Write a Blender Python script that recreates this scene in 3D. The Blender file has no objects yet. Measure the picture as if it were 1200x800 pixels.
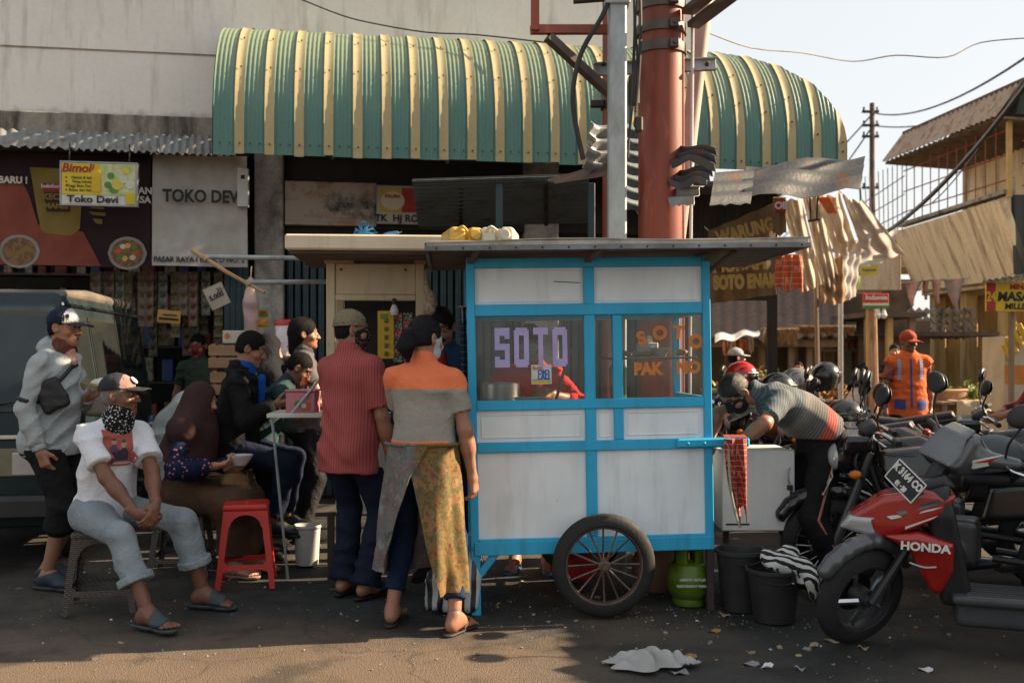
import bpy, bmesh, math, random
import numpy as np
from mathutils import Vector, Matrix
random.seed(7); RNG = np.random.RandomState(11)
R = math.radians
scene = bpy.context.scene
COL = scene.collection
# ------------------------------------------------------------------ camera, sky, sun, exposure
CAM_H, FPX, HOR = 1.38, 1167.0, 420.0
cam_d = bpy.data.cameras.new('camera'); cam = bpy.data.objects.new('camera', cam_d); COL.objects.link(cam)
cam.location = (0, 0, CAM_H); cam.rotation_euler = (R(90), 0, 0)
cam_d.sensor_width = 36.0; cam_d.lens = 36.0 * FPX / 1200.0
cam_d.shift_y = (HOR - 400.0) / 1200.0
cam_d.clip_start = 0.05; cam_d.clip_end = 3000
cam_d.dof.use_dof = True; cam_d.dof.focus_distance = 5.35; cam_d.dof.aperture_fstop = 2.8
scene.camera = cam
SUN_EL, SUN_AZ = 29.0, 10.0          # azimuth: degrees behind the picture plane, from the right
sdir = Vector((math.cos(R(SUN_AZ)) * math.cos(R(SUN_EL)), math.sin(R(SUN_AZ)) * math.cos(R(SUN_EL)), math.sin(R(SUN_EL))))
world = bpy.data.worlds.new('World'); scene.world = world; world.use_nodes = True
wn = world.node_tree; wn.nodes.clear()
wo = wn.nodes.new('ShaderNodeOutputWorld'); wb = wn.nodes.new('ShaderNodeBackground'); sk = wn.nodes.new('ShaderNodeTexSky')
sk.sky_type = 'NISHITA'; sk.sun_disc = False; sk.sun_elevation = R(SUN_EL)
sk.sun_rotation = math.atan2(sdir.x, sdir.y)
sk.air_density = 1.3; sk.dust_density = 2.0; sk.ozone_density = 1.0; sk.altitude = 200
hs = wn.nodes.new('ShaderNodeHueSaturation'); hs.inputs['Saturation'].default_value = 0.75
gm = wn.nodes.new('ShaderNodeGamma'); gm.inputs[1].default_value = 0.2       # thin haze evens the sky out
wn.links.new(sk.outputs[0], gm.inputs[0]); wn.links.new(gm.outputs[0], hs.inputs['Color']); wn.links.new(hs.outputs[0], wb.inputs[0])
wb.inputs[1].default_value = 0.15
wn.links.new(wb.outputs[0], wo.inputs[0])
sun_d = bpy.data.lights.new('sun', 'SUN'); sun_d.energy = 3.5; sun_d.angle = R(0.6); sun_d.color = (1.0, 0.77, 0.52)
sun = bpy.data.objects.new('sun', sun_d); COL.objects.link(sun)
sun.rotation_euler = sdir.to_track_quat('Z', 'Y').to_euler(); sun.location = (12, 6, 12)
scene.view_settings.view_transform = 'Standard'; scene.view_settings.look = 'None'
scene.view_settings.exposure = 2.2; scene.view_settings.gamma = 1.0
scene.cycles.use_denoising = True
scene.cycles.max_bounces = 6; scene.cycles.transparent_max_bounces = 12
scene.cycles.caustics_reflective = False; scene.cycles.caustics_refractive = False
# ------------------------------------------------------------------ pixels to places
def P(px, py, d): return Vector(((px - 600.0) / FPX * d, d, CAM_H - (py - HOR) / FPX * d))
def G(px, py, z=0.0):
    d = (CAM_H - z) * FPX / (py - HOR); return Vector(((px - 600.0) / FPX * d, d, z))
class Frame:
    """a vertical plane turned by rz about its origin; hit() turns a pixel into local (x, y, z)"""
    def __init__(s, o, rz): s.o = Vector(o); s.rz = rz; s.c, s.s = math.cos(rz), math.sin(rz)
    def hit(s, px, py, off=0.0):            # point on the local plane y = -off
        dx, dz = (px - 600.0) / FPX, -(py - HOR) / FPX
        # local y of (t*dx, t): -(X-ox)*sin + (Y-oy)*cos = -off
        t = (-off - s.s * s.o.x + s.c * s.o.y) / (-s.s * dx + s.c)
        X, Y = t * dx - s.o.x, t - s.o.y
        return (s.c * X + s.s * Y, -off, CAM_H + t * dz - s.o.z)
# ------------------------------------------------------------------ materials
MATS = {}
def srgb(h):
    v = [int(h[i:i + 2], 16) / 255 for i in (0, 2, 4)]
    return tuple((c / 12.92 if c <= .04045 else ((c + .055) / 1.055) ** 2.4) for c in v)
def C(c):
    if isinstance(c, str): c = srgb(c)
    elif isinstance(c, (int, float)): c = (c, c, c)
    return (c[0], c[1], c[2], 1.0)
class NT:
    def __init__(s, name):
        s.m = bpy.data.materials.new(name); s.m.use_nodes = True; s.t = s.m.node_tree
        s.b = s.t.nodes['Principled BSDF']; s.out = s.t.nodes['Material Output']; s._co = None
    def n(s, typ, **kw):
        nd = s.t.nodes.new('ShaderNode' + typ)
        for k, v in kw.items(): setattr(nd, k, v)
        return nd
    def l(s, a, b): s.t.links.new(a, b)
    def co(s, stretch=(1, 1, 1), loc=(0, 0, 0), kind='Object'):
        tc = s.n('TexCoord'); mp = s.n('Mapping'); mp.inputs['Scale'].default_value = stretch; mp.inputs['Location'].default_value = loc
        s.l(tc.outputs[kind], mp.inputs[0]); return mp.outputs[0]
    def noise(s, co, scale, detail=4, rough=.55):
        n = s.n('TexNoise'); n.inputs['Scale'].default_value = scale; n.inputs['Detail'].default_value = detail
        n.inputs['Roughness'].default_value = rough; s.l(co, n.inputs['Vector']); return n.outputs['Fac']
    def ramp(s, fac, stops, interp='LINEAR'):
        r = s.n('ValToRGB'); r.color_ramp.interpolation = interp
        e = r.color_ramp.elements
        while len(e) < len(stops): e.new(.5)
        for el, (p, c) in zip(e, stops): el.position = p; el.color = C(c)
        s.l(fac, r.inputs[0]); return r.outputs[0]
    def mix(s, fac, a, b, mode='MIX'):
        m = s.n('Mix', data_type='RGBA', blend_type=mode)
        for i, v in ((0, fac), (6, a), (7, b)):
            if hasattr(v, 'is_output'): s.l(v, m.inputs[i])
            elif i == 0: m.inputs[0].default_value = v
            else: m.inputs[i].default_value = C(v)
        return m.outputs[2]
    def math(s, op, a, b=0.0):
        m = s.n('Math', operation=op)
        for i, v in enumerate((a, b)):
            if hasattr(v, 'is_output'): s.l(v, m.inputs[i])
            else: m.inputs[i].default_value = v
        return m.outputs[0]
    def xyz(s, co):
        x = s.n('SeparateXYZ'); s.l(co, x.inputs[0]); return x.outputs
    def bump(s, h, strength=.3, dist=.01):
        b = s.n('Bump'); b.inputs['Strength'].default_value = strength; b.inputs['Distance'].default_value = dist
        s.l(h, b.inputs['Height']); s.l(b.outputs[0], s.b.inputs['Normal'])
    def col(s, c):
        if hasattr(c, 'is_output'): s.l(c, s.b.inputs['Base Color'])
        else: s.b.inputs['Base Color'].default_value = C(c)
    def pr(s, r=.6, m=0.0, spec=.5, **kw):
        s.b.inputs['Roughness'].default_value = r; s.b.inputs['Metallic'].default_value = m
        s.b.inputs['Specular IOR Level'].default_value = spec
        for k, v in kw.items(): s.b.inputs[k].default_value = v
def mat(name, c, r=.6, m=0.0, c2=None, ns=5.0, lo=.35, hi=.7, dirt=None, ds=2.0, dlo=.55, dhi=.75, fine=.12, fs=60.0, bs=0.0, bn=40.0, bd=.006, st=(1, 1, 1), spec=.4, rv=.1, **kw):
    if name in MATS: return MATS[name]
    t = NT(name); co = t.co(st)
    col = C(c)
    n1 = t.noise(co, ns, 5)
    if c2 is None:
        a = C(c); c2 = tuple(min(1, v * .78) for v in a[:3])
    cc = t.mix(t.ramp(n1, [(lo, 0.0), (hi, 1.0)]), col, c2)
    if fine:
        f = t.noise(co, fs, 2)
        cc = t.mix(1.0, cc, t.ramp(f, [(.3, 1 - fine), (.7, min(1, 1.0))]), 'MULTIPLY')
    if dirt is not None:
        n2 = t.noise(co, ds, 6, .65); cc = t.mix(t.ramp(n2, [(dlo, 0.0), (dhi, 1.0)]), cc, dirt)
    t.col(cc); t.pr(r, m, spec, **kw)
    if rv:
        rr = t.ramp(n1, [(.3, max(0, r - rv)), (.7, min(1, r + rv))]); t.l(rr, t.b.inputs['Roughness'])
    if bs: t.bump(t.noise(co, bn, 4), bs, bd)
    MATS[name] = t.m; return t.m
def cloth(name, c, c2=None, bs=.5, bn=14.0, r=.85, fine=.1, **kw):
    return mat(name, c, r, c2=c2, ns=7, bs=min(1, bs * 1.5), bn=bn * .9, bd=.035, fine=fine, fs=220.0, spec=.15, rv=0, **kw)
# ------------------------------------------------------------------ objects
TM = {}
def link(o): COL.objects.link(o); return o
def tag(o, label=None, cat=None, group=None, kind=None):
    if label: o['label'] = label
    if cat: o['category'] = cat
    if group: o['group'] = group
    if kind: o['kind'] = kind
    return o
def thing(name, label, cat, loc=(0, 0, 0), rz=0.0, group=None, rx=0.0, ry=0.0):
    o = bpy.data.objects.new(name, None); link(o); o.empty_display_size = .1
    o.location = loc; o.rotation_euler = (rx, ry, rz)
    TM[o.name] = Matrix.Translation(Vector(loc)) @ o.rotation_euler.to_matrix().to_4x4()
    return tag(o, label, cat, group)
def newobj(name, me, parent=None):
    o = bpy.data.objects.new(name, me); link(o)
    if parent is not None: o.parent = parent
    return o
def copy_tree(o, parent=None):
    c = o.copy(); COL.objects.link(c); c.parent = parent
    if parent is None and o.name in TM: TM[c.name] = TM[o.name]
    for ch in list(o.children): copy_tree(ch, c)
    return c
def RX(a): return Matrix.Rotation(a, 3, 'X')
def RY(a): return Matrix.Rotation(a, 3, 'Y')
def RZ(a): return Matrix.Rotation(a, 3, 'Z')
def V(*a): return Vector(a[0] if len(a) == 1 else a)
def frame_z(d, up=(0, 0, 1)):
    d = V(d).normalized(); u = V(up)
    if abs(d.dot(u)) > .98: u = V(0, 1, 0)
    x = u.cross(d).normalized(); y = d.cross(x)
    return Matrix((x, y, d)).transposed()
class MB:
    def __init__(s, M=None): s.v = []; s.f = []; s.mi = []; s.M = M; s.cur = 0
    def add(s, vs, fs):
        b = len(s.v)
        for p in vs:
            p = Vector(p); s.v.append(s.M @ p if s.M is not None else p)
        for f in fs: s.f.append([i + b for i in f]); s.mi.append(s.cur)
        return s
    def box(s, c, size, rot=None, b=0.0):
        h = V(size) / 2; c = V(c); vs = []
        b = min(b, min(h) * .8)
        if b <= 0:
            for i in range(8): vs.append(V(h.x if i & 1 else -h.x, h.y if i & 2 else -h.y, h.z if i & 4 else -h.z))
            fs = [(0, 2, 3, 1), (4, 5, 7, 6), (0, 1, 5, 4), (2, 6, 7, 3), (0, 4, 6, 2), (1, 3, 7, 5)]
        else:
            for i in range(8):
                sg = V(1 if i & 1 else -1, 1 if i & 2 else -1, 1 if i & 4 else -1)
                for a in range(3):
                    vs.append(V(*[sg[k] * (h[k] - (0 if k == a else b)) for k in range(3)]))
            fs = []
            for a in range(3):
                o1, o2 = 1 << ((a + 1) % 3), 1 << ((a + 2) % 3)
                for sg in (0, 1):
                    k = (1 << a) if sg else 0
                    q = [k, k | o1, k | o1 | o2, k | o2]
                    if not sg: q.reverse()
                    fs.append([3 * i + a for i in q])
            for c_ in range(3):
                a, d = (c_ + 1) % 3, (c_ + 2) % 3
                for sa in (0, 1):
                    for sd in (0, 1):
                        i0 = (sa << a) | (sd << d); i1 = i0 | (1 << c_)
                        q = [3 * i0 + a, 3 * i1 + a, 3 * i1 + d, 3 * i0 + d]
                        if sa ^ sd: q.reverse()
                        q.reverse(); fs.append(q)
            for i in range(8):
                q = [3 * i, 3 * i + 1, 3 * i + 2]
                if bin(i).count('1') % 2 == 0: q.reverse()
                fs.append(q)
        if rot is not None: vs = [rot @ p for p in vs]
        return s.add([c + p for p in vs], fs)
    def b2(s, lo, hi, b=0.0):
        lo, hi = V(lo), V(hi); return s.box((lo + hi) / 2, [abs(hi[i] - lo[i]) for i in range(3)], None, b)
    def tube(s, pts, r, n=8, cap=True):
        pts = [V(p) for p in pts]; m = len(pts)
        rs = r if isinstance(r, (list, tuple)) else [r] * m
        vs = []; up = None
        for i, p in enumerate(pts):
            d = (pts[min(i + 1, m - 1)] - pts[max(i - 1, 0)])
            d = d.normalized() if d.length > 1e-9 else V(0, 0, 1)
            if up is None:
                up = V(0, 0, 1) if abs(d.z) < .9 else V(1, 0, 0)
            x = up.cross(d)
            x = x.normalized() if x.length > 1e-6 else V(1, 0, 0)
            y = d.cross(x).normalized(); up = y
            for k in range(n):
                a = 2 * math.pi * k / n; vs.append(p + (x * math.cos(a) + y * math.sin(a)) * rs[i])
        fs = []
        for i in range(m - 1):
            for k in range(n):
                k2 = (k + 1) % n; fs.append((i * n + k, i * n + k2, (i + 1) * n + k2, (i + 1) * n + k))
        if cap: fs.append(tuple(reversed(range(n)))); fs.append(tuple((m - 1) * n + k for k in range(n)))
        return s.add(vs, fs)
    def bar(s, a, b, w, h, bev=0.0, up=(0, 0, 1)):
        a, b = V(a), V(b); d = b - a; F = frame_z(d, up)
        return s.box((a + b) / 2, (w, h, d.length), F, bev)
    def lathe(s, prof, n=24, c=(0, 0, 0), rot=None, cap=True):
        vs = []; c = V(c)
        for r_, z in prof:
            for k in range(n):
                a = 2 * math.pi * k / n; p = V(r_ * math.cos(a), r_ * math.sin(a), z)
                vs.append(c + (rot @ p if rot is not None else p))
        fs = []; m = len(prof)
        for i in range(m - 1):
            for k in range(n):
                k2 = (k + 1) % n; fs.append((i * n + k, i * n + k2, (i + 1) * n + k2, (i + 1) * n + k))
        if cap:
            if prof[0][0] > 1e-6: fs.append(tuple(reversed(range(n))))
            if prof[-1][0] > 1e-6: fs.append(tuple((m - 1) * n + k for k in range(n)))
        return s.add(vs, fs)
    def prism(s, poly, depth, fn):
        """poly of 2-D points, extruded; fn(u, v, w) -> 3-D with w in 0..depth"""
        n = len(poly); vs = [fn(u, v, 0) for u, v in poly] + [fn(u, v, depth) for u, v in poly]
        fs = [tuple(reversed(range(n))), tuple(range(n, 2 * n))]
        for i in range(n): j = (i + 1) % n; fs.append((i, j, n + j, n + i))
        return s.add(vs, fs)
    def sheet(s, fn, nu, nv, th=0.0):
        """fn(u,v) over the unit square; th: thickness along the normal"""
        g = [[V(fn(i / nu, j / nv)) for j in range(nv + 1)] for i in range(nu + 1)]
        vs = []; W = nv + 1
        def nrm(i, j):
            a = g[min(i + 1, nu)][j] - g[max(i - 1, 0)][j]; b = g[i][min(j + 1, nv)] - g[i][max(j - 1, 0)]
            n_ = a.cross(b); return n_.normalized() if n_.length > 1e-12 else V(0, 0, 1)
        for i in range(nu + 1):
            for j in range(nv + 1): vs.append(g[i][j] + (nrm(i, j) * th / 2 if th else V(0, 0, 0)))
        fs = [(i * W + j, (i + 1) * W + j, (i + 1) * W + j + 1, i * W + j + 1) for i in range(nu) for j in range(nv)]
        if th:
            N = len(vs)
            for i in range(nu + 1):
                for j in range(nv + 1): vs.append(g[i][j] - nrm(i, j) * th / 2)
            fs += [tuple(reversed([q + N for q in f])) for f in fs[:nu * nv]]
            ring = [(i, 0) for i in range(nu)] + [(nu, j) for j in range(nv)] + [(i, nv) for i in range(nu, 0, -1)] + [(0, j) for j in range(nv, 0, -1)]
            for k in range(len(ring)):
                a, b = ring[k], ring[(k + 1) % len(ring)]; ia, ib = a[0] * W + a[1], b[0] * W + b[1]
                fs.append((ib, ia, ia + N, ib + N))
        return s.add(vs, fs)
    def build(s, name, mats, parent=None, smooth=35, world=False, fix=True):
        if world and parent is not None:
            Mi = TM[parent.name].inverted(); vs = [Mi @ p for p in s.v]
        else: vs = s.v
        me = bpy.data.meshes.new(name); me.from_pydata([tuple(p) for p in vs], [], s.f)
        if not isinstance(mats, (list, tuple)): mats = [mats]
        for m_ in mats: me.materials.append(m_)
        if len(mats) > 1: me.polygons.foreach_set('material_index', s.mi)
        if fix:
            bm = bmesh.new(); bm.from_mesh(me); bmesh.ops.recalc_face_normals(bm, faces=bm.faces); bm.to_mesh(me); bm.free()
        if smooth:
            me.polygons.foreach_set('use_smooth', [True] * len(me.polygons)); me.set_sharp_from_angle(angle=R(smooth))
        me.update()
        return newobj(name, me, parent)
def cat_path(pts, n=6):
    """Catmull-Rom through points"""
    pts = [V(p) for p in pts]; out = []
    for i in range(len(pts) - 1):
        p0, p1, p2, p3 = pts[max(i - 1, 0)], pts[i], pts[i + 1], pts[min(i + 2, len(pts) - 1)]
        for k in range(n):
            t = k / n
            out.append(.5 * ((2 * p1) + (p2 - p0) * t + (2 * p0 - 5 * p1 + 4 * p2 - p3) * t * t + (3 * p1 - p0 - 3 * p2 + p3) * t ** 3))
    out.append(pts[-1]); return out
def sag(a, b, drop, n=16): return [V(a).lerp(V(b), i / n) - V(0, 0, drop * 4 * (i / n) * (1 - i / n)) for i in range(n + 1)]
FONTS = []
def text(s, size, parent, material, loc, rot, name='lettering', sx=1.0, bold=0.0, ext=.002, align='CENTER', shear=0.0, label=None):
    cu = bpy.data.curves.new('lettering', 'FONT'); cu.body = s; cu.size = size; cu.align_x = align; cu.align_y = 'CENTER'
    cu.offset = bold; cu.extrude = ext; cu.resolution_u = 3; cu.shear = shear
    ob = bpy.data.objects.new('lettering_source', cu); COL.objects.link(ob)
    FONTS.append((ob, name, parent, material, Vector(loc), rot, sx)); return ob
def finish_text():
    """turn every piece of lettering into a mesh"""
    bpy.context.view_layer.update(); dg = bpy.context.evaluated_depsgraph_get()
    for ob, name, parent, material, loc, rot, sx in FONTS:
        me = bpy.data.meshes.new_from_object(ob.evaluated_get(dg))
        me.name = name; me.materials.clear(); me.materials.append(material)
        M = Matrix.Translation(loc) @ rot.to_4x4() @ Matrix.Diagonal((sx, 1, 1, 1)); me.transform(M)
        newobj(name, me, parent)
    for t_ in FONTS:
        cu = t_[0].data; bpy.data.objects.remove(t_[0]); bpy.data.curves.remove(cu)
    FONTS.clear()
UPRIGHT = RX(R(90))     # lettering that faces the local -y direction
# ------------------------------------------------------------------ implicit surfaces: smooth, continuous bodies and clothes
def npv(a): return np.array([float(a[0]), float(a[1]), float(a[2])])
class SDF:
    def __init__(s): s.ops = []; s.clips = []; s.disp = None
    def _p(s, kind, fn, c, ext, k): s.ops.append((kind, fn, np.asarray(c, float), np.asarray(ext, float), k)); return s
    def cone(s, a, b, ra, rb, k=.02, flat=0, kind='u'):
        """round cone; flat: 1 cuts the b end flat, 2 both ends"""
        a, b = npv(a), npv(b); ba = b - a; L2 = max(ba.dot(ba), 1e-9); L = L2 ** .5; u = ba / L
        def fn(p):
            q = p - a; t = np.clip((q @ ba) / L2, 0, 1)
            d = np.sqrt(((q - t[..., None] * ba) ** 2).sum(-1)) - (ra + (rb - ra) * t)
            if flat:
                h = q @ u; d = np.maximum(d, h - L)
                if flat == 2: d = np.maximum(d, -h)
            return d
        m = max(ra, rb); lo, hi = np.minimum(a, b) - m, np.maximum(a, b) + m
        return s._p(kind, fn, (lo + hi) / 2, (hi - lo) / 2, k)
    def ell(s, c, r, rot=None, k=.02, kind='u'):
        c = npv(c); r = npv(r); Rm = None if rot is None else np.array(rot)
        def fn(p):
            q = p - c
            if Rm is not None: q = q @ Rm
            k0 = np.sqrt(((q / r) ** 2).sum(-1)); k1 = np.sqrt(((q / (r * r)) ** 2).sum(-1))
            return k0 * (k0 - 1) / np.maximum(k1, 1e-6)
        e = np.full(3, r.max()) if rot is not None else r
        return s._p(kind, fn, c, e, k)
    def econe(s, a, b, ra, rb, rot, sc, k=.03, flat=0, kind='u'):
        """round cone in a stretched local frame (rot columns = axes, sc = scale per axis)"""
        a, b = npv(a), npv(b); Rm = np.array(rot); sc = np.asarray(sc, float); ms = sc.min()
        a2 = ((a - a) @ Rm) / sc; b2 = ((b - a) @ Rm) / sc; ba = b2 - a2; L2 = max(ba.dot(ba), 1e-9); L = L2 ** .5; u = ba / L
        def fn(p):
            q = ((p - a) @ Rm) / sc; t = np.clip((q @ ba) / L2, 0, 1)
            d = np.sqrt(((q - t[..., None] * ba) ** 2).sum(-1)) - (ra + (rb - ra) * t)
            if flat: d = np.maximum(d, q @ u - L)
            if flat == 2: d = np.maximum(d, -(q @ u))
            return d * ms
        m = max(ra, rb) * sc.max(); lo, hi = np.minimum(a, b) - m, np.maximum(a, b) + m
        return s._p(kind, fn, (lo + hi) / 2, (hi - lo) / 2, k)
    def box(s, c, h, rot=None, r=.01, k=.01, kind='u'):
        c = npv(c); h = npv(h); Rm = None if rot is None else np.array(rot)
        def fn(p):
            q = p - c
            if Rm is not None: q = q @ Rm
            q = np.abs(q) - (h - r)
            return np.sqrt((np.maximum(q, 0) ** 2).sum(-1)) + np.minimum(q.max(-1), 0) - r
        e = np.full(3, np.sqrt((h * h).sum())) if rot is not None else h
        return s._p(kind, fn, c, e, k)
    def poly(s, pts, w, c=(0, 0, 0), rot=None, r=.015, k=.01, kind='u', wfn=None):
        """side-view polygon (x, z), half width w along y (or wfn(x, z)), rounded by r; placed by c, rot"""
        pts = np.array(pts, float); c = npv(c); Rm = np.eye(3) if rot is None else np.array(rot)
        def fn(p):
            q = (p - c) @ Rm; x, y, z = q[..., 0], q[..., 1], q[..., 2]
            d2 = np.full(x.shape, 1e9); sg = np.ones(x.shape)
            n = len(pts)
            for i in range(n):
                a = pts[i]; b = pts[i - 1]; e = b - a; wx, wz = x - a[0], z - a[1]
                t = np.clip((wx * e[0] + wz * e[1]) / max(e.dot(e), 1e-9), 0, 1)
                d2 = np.minimum(d2, (wx - e[0] * t) ** 2 + (wz - e[1] * t) ** 2)
                c1 = z >= a[1]; c2 = z < b[1]; c3 = e[0] * wz > e[1] * wx
                sg = np.where((c1 & c2 & c3) | (~c1 & ~c2 & ~c3), -sg, sg)
            d = sg * np.sqrt(d2) + r
            ww = (wfn(x, z) if wfn else w)
            dy = np.abs(y) - ww + r
            return np.minimum(np.maximum(d, dy), 0) + np.sqrt(np.maximum(d, 0) ** 2 + np.maximum(dy, 0) ** 2) - r
        mx = max(w, .01); lo = np.array([pts[:, 0].min(), -mx, pts[:, 1].min()]); hi = np.array([pts[:, 0].max(), mx, pts[:, 1].max()])
        cc = (lo + hi) / 2; e = (hi - lo) / 2
        if rot is not None: ew = np.abs(Rm) @ e
        else: ew = e
        return s._p(kind, fn, c + Rm @ cc, ew, k)
    def clip(s, pt, nrm): s.clips.append((npv(pt), npv(V(nrm).normalized()))); return s
    def ev(s, p):
        """the field at arbitrary points"""
        f = np.full(p.shape[:-1], 1.0)
        for kind, fn, c, e, k in s.ops: f = SDF.comb(f, fn(p), kind, k)
        if s.disp is not None: f = f + s.disp(p)
        for c, n in s.clips: f = np.maximum(f, (p - c) @ n)
        return f
    @staticmethod
    def comb(f, d, kind, k):
        if kind == 'u':
            h = np.maximum(k - np.abs(f - d), 0) / max(k, 1e-9); return np.minimum(f, d) - h * h * k * .25
        if kind == 'i': return np.maximum(f, d)
        h = np.maximum(k - np.abs(f + d), 0) / max(k, 1e-9); return np.maximum(f, -d) + h * h * k * .25
    def grid(s, res, lo=None, hi=None):
        L = np.min([c - e for kd, fn, c, e, k in s.ops if kd == 'u'], axis=0); H = np.max([c + e for kd, fn, c, e, k in s.ops if kd == 'u'], axis=0)
        if lo is not None: L = np.maximum(L, lo)
        if hi is not None: H = np.minimum(H, hi)
        L = L - 2.5 * res; H = H + 2.5 * res
        n = np.maximum(np.ceil((H - L) / res).astype(int) + 1, 4)
        ax = [L[i] + np.arange(n[i]) * res for i in range(3)]
        f = np.full(tuple(n), 1.0)
        for kind, fn, c, e, k in s.ops:
            mg = k + 3 * res
            i0 = [int(np.clip(np.searchsorted(ax[i], c[i] - e[i] - mg), 0, n[i])) for i in range(3)]
            i1 = [int(np.clip(np.searchsorted(ax[i], c[i] + e[i] + mg), 0, n[i])) for i in range(3)]
            if kind == 'i': i0, i1 = [0, 0, 0], list(n)
            if any(a >= b for a, b in zip(i0, i1)): continue
            sl = tuple(slice(a, b) for a, b in zip(i0, i1))
            g = np.stack(np.meshgrid(*[ax[i][sl[i]] for i in range(3)], indexing='ij'), -1)
            f[sl] = SDF.comb(f[sl], fn(g), kind, k)
        if s.disp is not None:
            m = np.abs(f) < .05; idx = np.argwhere(m)
            if len(idx):
                p = L + idx * res; f[m] = f[m] + s.disp(p)
        if s.clips:
            g = np.stack(np.meshgrid(*ax, indexing='ij'), -1)
            for c, nn in s.clips: f = np.maximum(f, (g - c) @ nn)
        if lo is not None or hi is not None:      # close the shell at the window
            f[0], f[-1], f[:, 0], f[:, -1], f[:, :, 0], f[:, :, -1] = [np.maximum(a, res * .5) for a in (f[0], f[-1], f[:, 0], f[:, -1], f[:, :, 0], f[:, :, -1])]
        return f, L, res
    def mesh(s, res, lo=None, hi=None): return surface_net(*s.grid(res, lo, hi))
    def project(s, p, d, steps=40):
        """march points p along direction d onto the surface"""
        p = p.copy(); d = npv(V(d).normalized())
        for _ in range(steps): p = p + d * np.clip(s.ev(p), -.02, .02)[..., None] * .8
        return p
def surface_net(f, L, res):
    ins = f < 0; n = f.shape
    cnt = np.zeros(tuple(k - 1 for k in n), np.int8)
    offs = [(a, b, c) for a in (0, 1) for b in (0, 1) for c in (0, 1)]
    for a, b, c in offs: cnt += ins[a:n[0] - 1 + a, b:n[1] - 1 + b, c:n[2] - 1 + c]
    act = (cnt > 0) & (cnt < 8); cells = np.argwhere(act)
    if not len(cells): return np.zeros((0, 3)), np.zeros((0, 4), int)
    acc = np.zeros((len(cells), 3)); num = np.zeros(len(cells))
    for o in offs:
        for ax in range(3):
            if o[ax]: continue
            o2 = list(o); o2[ax] = 1
            i0 = cells + np.array(o); i1 = cells + np.array(o2)
            f0 = f[i0[:, 0], i0[:, 1], i0[:, 2]]; f1 = f[i1[:, 0], i1[:, 1], i1[:, 2]]
            m = (f0 < 0) != (f1 < 0); t = np.where(m, f0 / np.where(m, f0 - f1, 1), 0)
            pt = np.array(o, float)[None].repeat(len(cells), 0); pt[:, ax] += t
            acc += np.where(m[:, None], pt, 0); num += m
    v = L + (cells + acc / num[:, None]) * res
    vid = np.full(act.shape, -1, np.int64); vid[act] = np.arange(len(cells))
    quads = []
    for ax in range(3):
        b, c = [k for k in range(3) if k != ax]
        sl0 = [slice(None)] * 3; sl1 = [slice(None)] * 3; sl0[ax] = slice(0, n[ax] - 1); sl1[ax] = slice(1, n[ax])
        s0, s1 = ins[tuple(sl0)], ins[tuple(sl1)]
        e = np.argwhere(s0 != s1)
        e = e[(e[:, b] > 0) & (e[:, c] > 0) & (e[:, b] < n[b] - 1) & (e[:, c] < n[c] - 1)]
        if not len(e): continue
        q = []
        for db, dc in ((-1, -1), (0, -1), (0, 0), (-1, 0)):
            k = e.copy(); k[:, b] += db; k[:, c] += dc; q.append(vid[k[:, 0], k[:, 1], k[:, 2]])
        q = np.stack(q, 1); fl = s0[e[:, 0], e[:, 1], e[:, 2]]
        if ax == 1: fl = ~fl
        q[~fl] = q[~fl][:, ::-1]
        quads.append(q)
    q = np.concatenate(quads); return v, q[(q >= 0).all(1)]
def np_mesh(name, v, q, mats, parent=None, mi=None, smooth=True, sharp=None):
    me = bpy.data.meshes.new(name); nv, nq = len(v), len(q)
    k = q.shape[1]
    me.vertices.add(nv); me.vertices.foreach_set('co', np.ascontiguousarray(v, np.float32).ravel())
    me.loops.add(nq * k); me.loops.foreach_set('vertex_index', np.ascontiguousarray(q, np.int32).ravel())
    me.polygons.add(nq); me.polygons.foreach_set('loop_start', np.arange(0, nq * k, k, dtype=np.int32))
    if not isinstance(mats, (list, tuple)): mats = [mats]
    for m in mats: me.materials.append(m)
    if mi is not None: me.polygons.foreach_set('material_index', np.ascontiguousarray(mi, np.int32))
    me.polygons.foreach_set('use_smooth', np.full(nq, smooth)); me.update(calc_edges=True); me.validate()
    if sharp: me.set_sharp_from_angle(angle=R(sharp))
    return newobj(name, me, parent)
def sdf_obj(name, sdf, res, mats, parent=None, mifn=None, sharp=None):
    v, q = sdf.mesh(res); mi = None
    if mifn is not None: mi = mifn(v[q].mean(1))
    return np_mesh(name, v, q, mats, parent, mi, sharp=sharp)
def folds(amp=.006, f=22.0, seed=0, d1=(.3, .2, 1), warp=.6):
    """cloth creases: warped sines at two scales"""
    rs = np.random.RandomState(seed); D = rs.normal(size=(5, 3)); D /= np.linalg.norm(D, axis=1)[:, None]; ph = rs.rand(5) * 6.3
    d1 = npv(V(d1).normalized())
    def fn(p):
        w = np.sin(p @ D[0] * 9 + ph[0]) + np.sin(p @ D[1] * 13 + ph[1])
        c = np.sin(p @ D[3] * 7 + ph[4]); c2 = np.sin(p @ D[4] * 9 + ph[0])
        a = np.abs(np.sin(p @ d1 * f + warp * 2.4 * w + ph[2])); b = np.abs(np.sin(p @ (d1 + 1.1 * D[2]) * f * .6 + warp * 2 * w + ph[3]))
        return amp * (a ** .6 * (.45 + .35 * c) + .8 * b ** .7 * (.5 + .4 * c2) - .35)
    return fn
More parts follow.
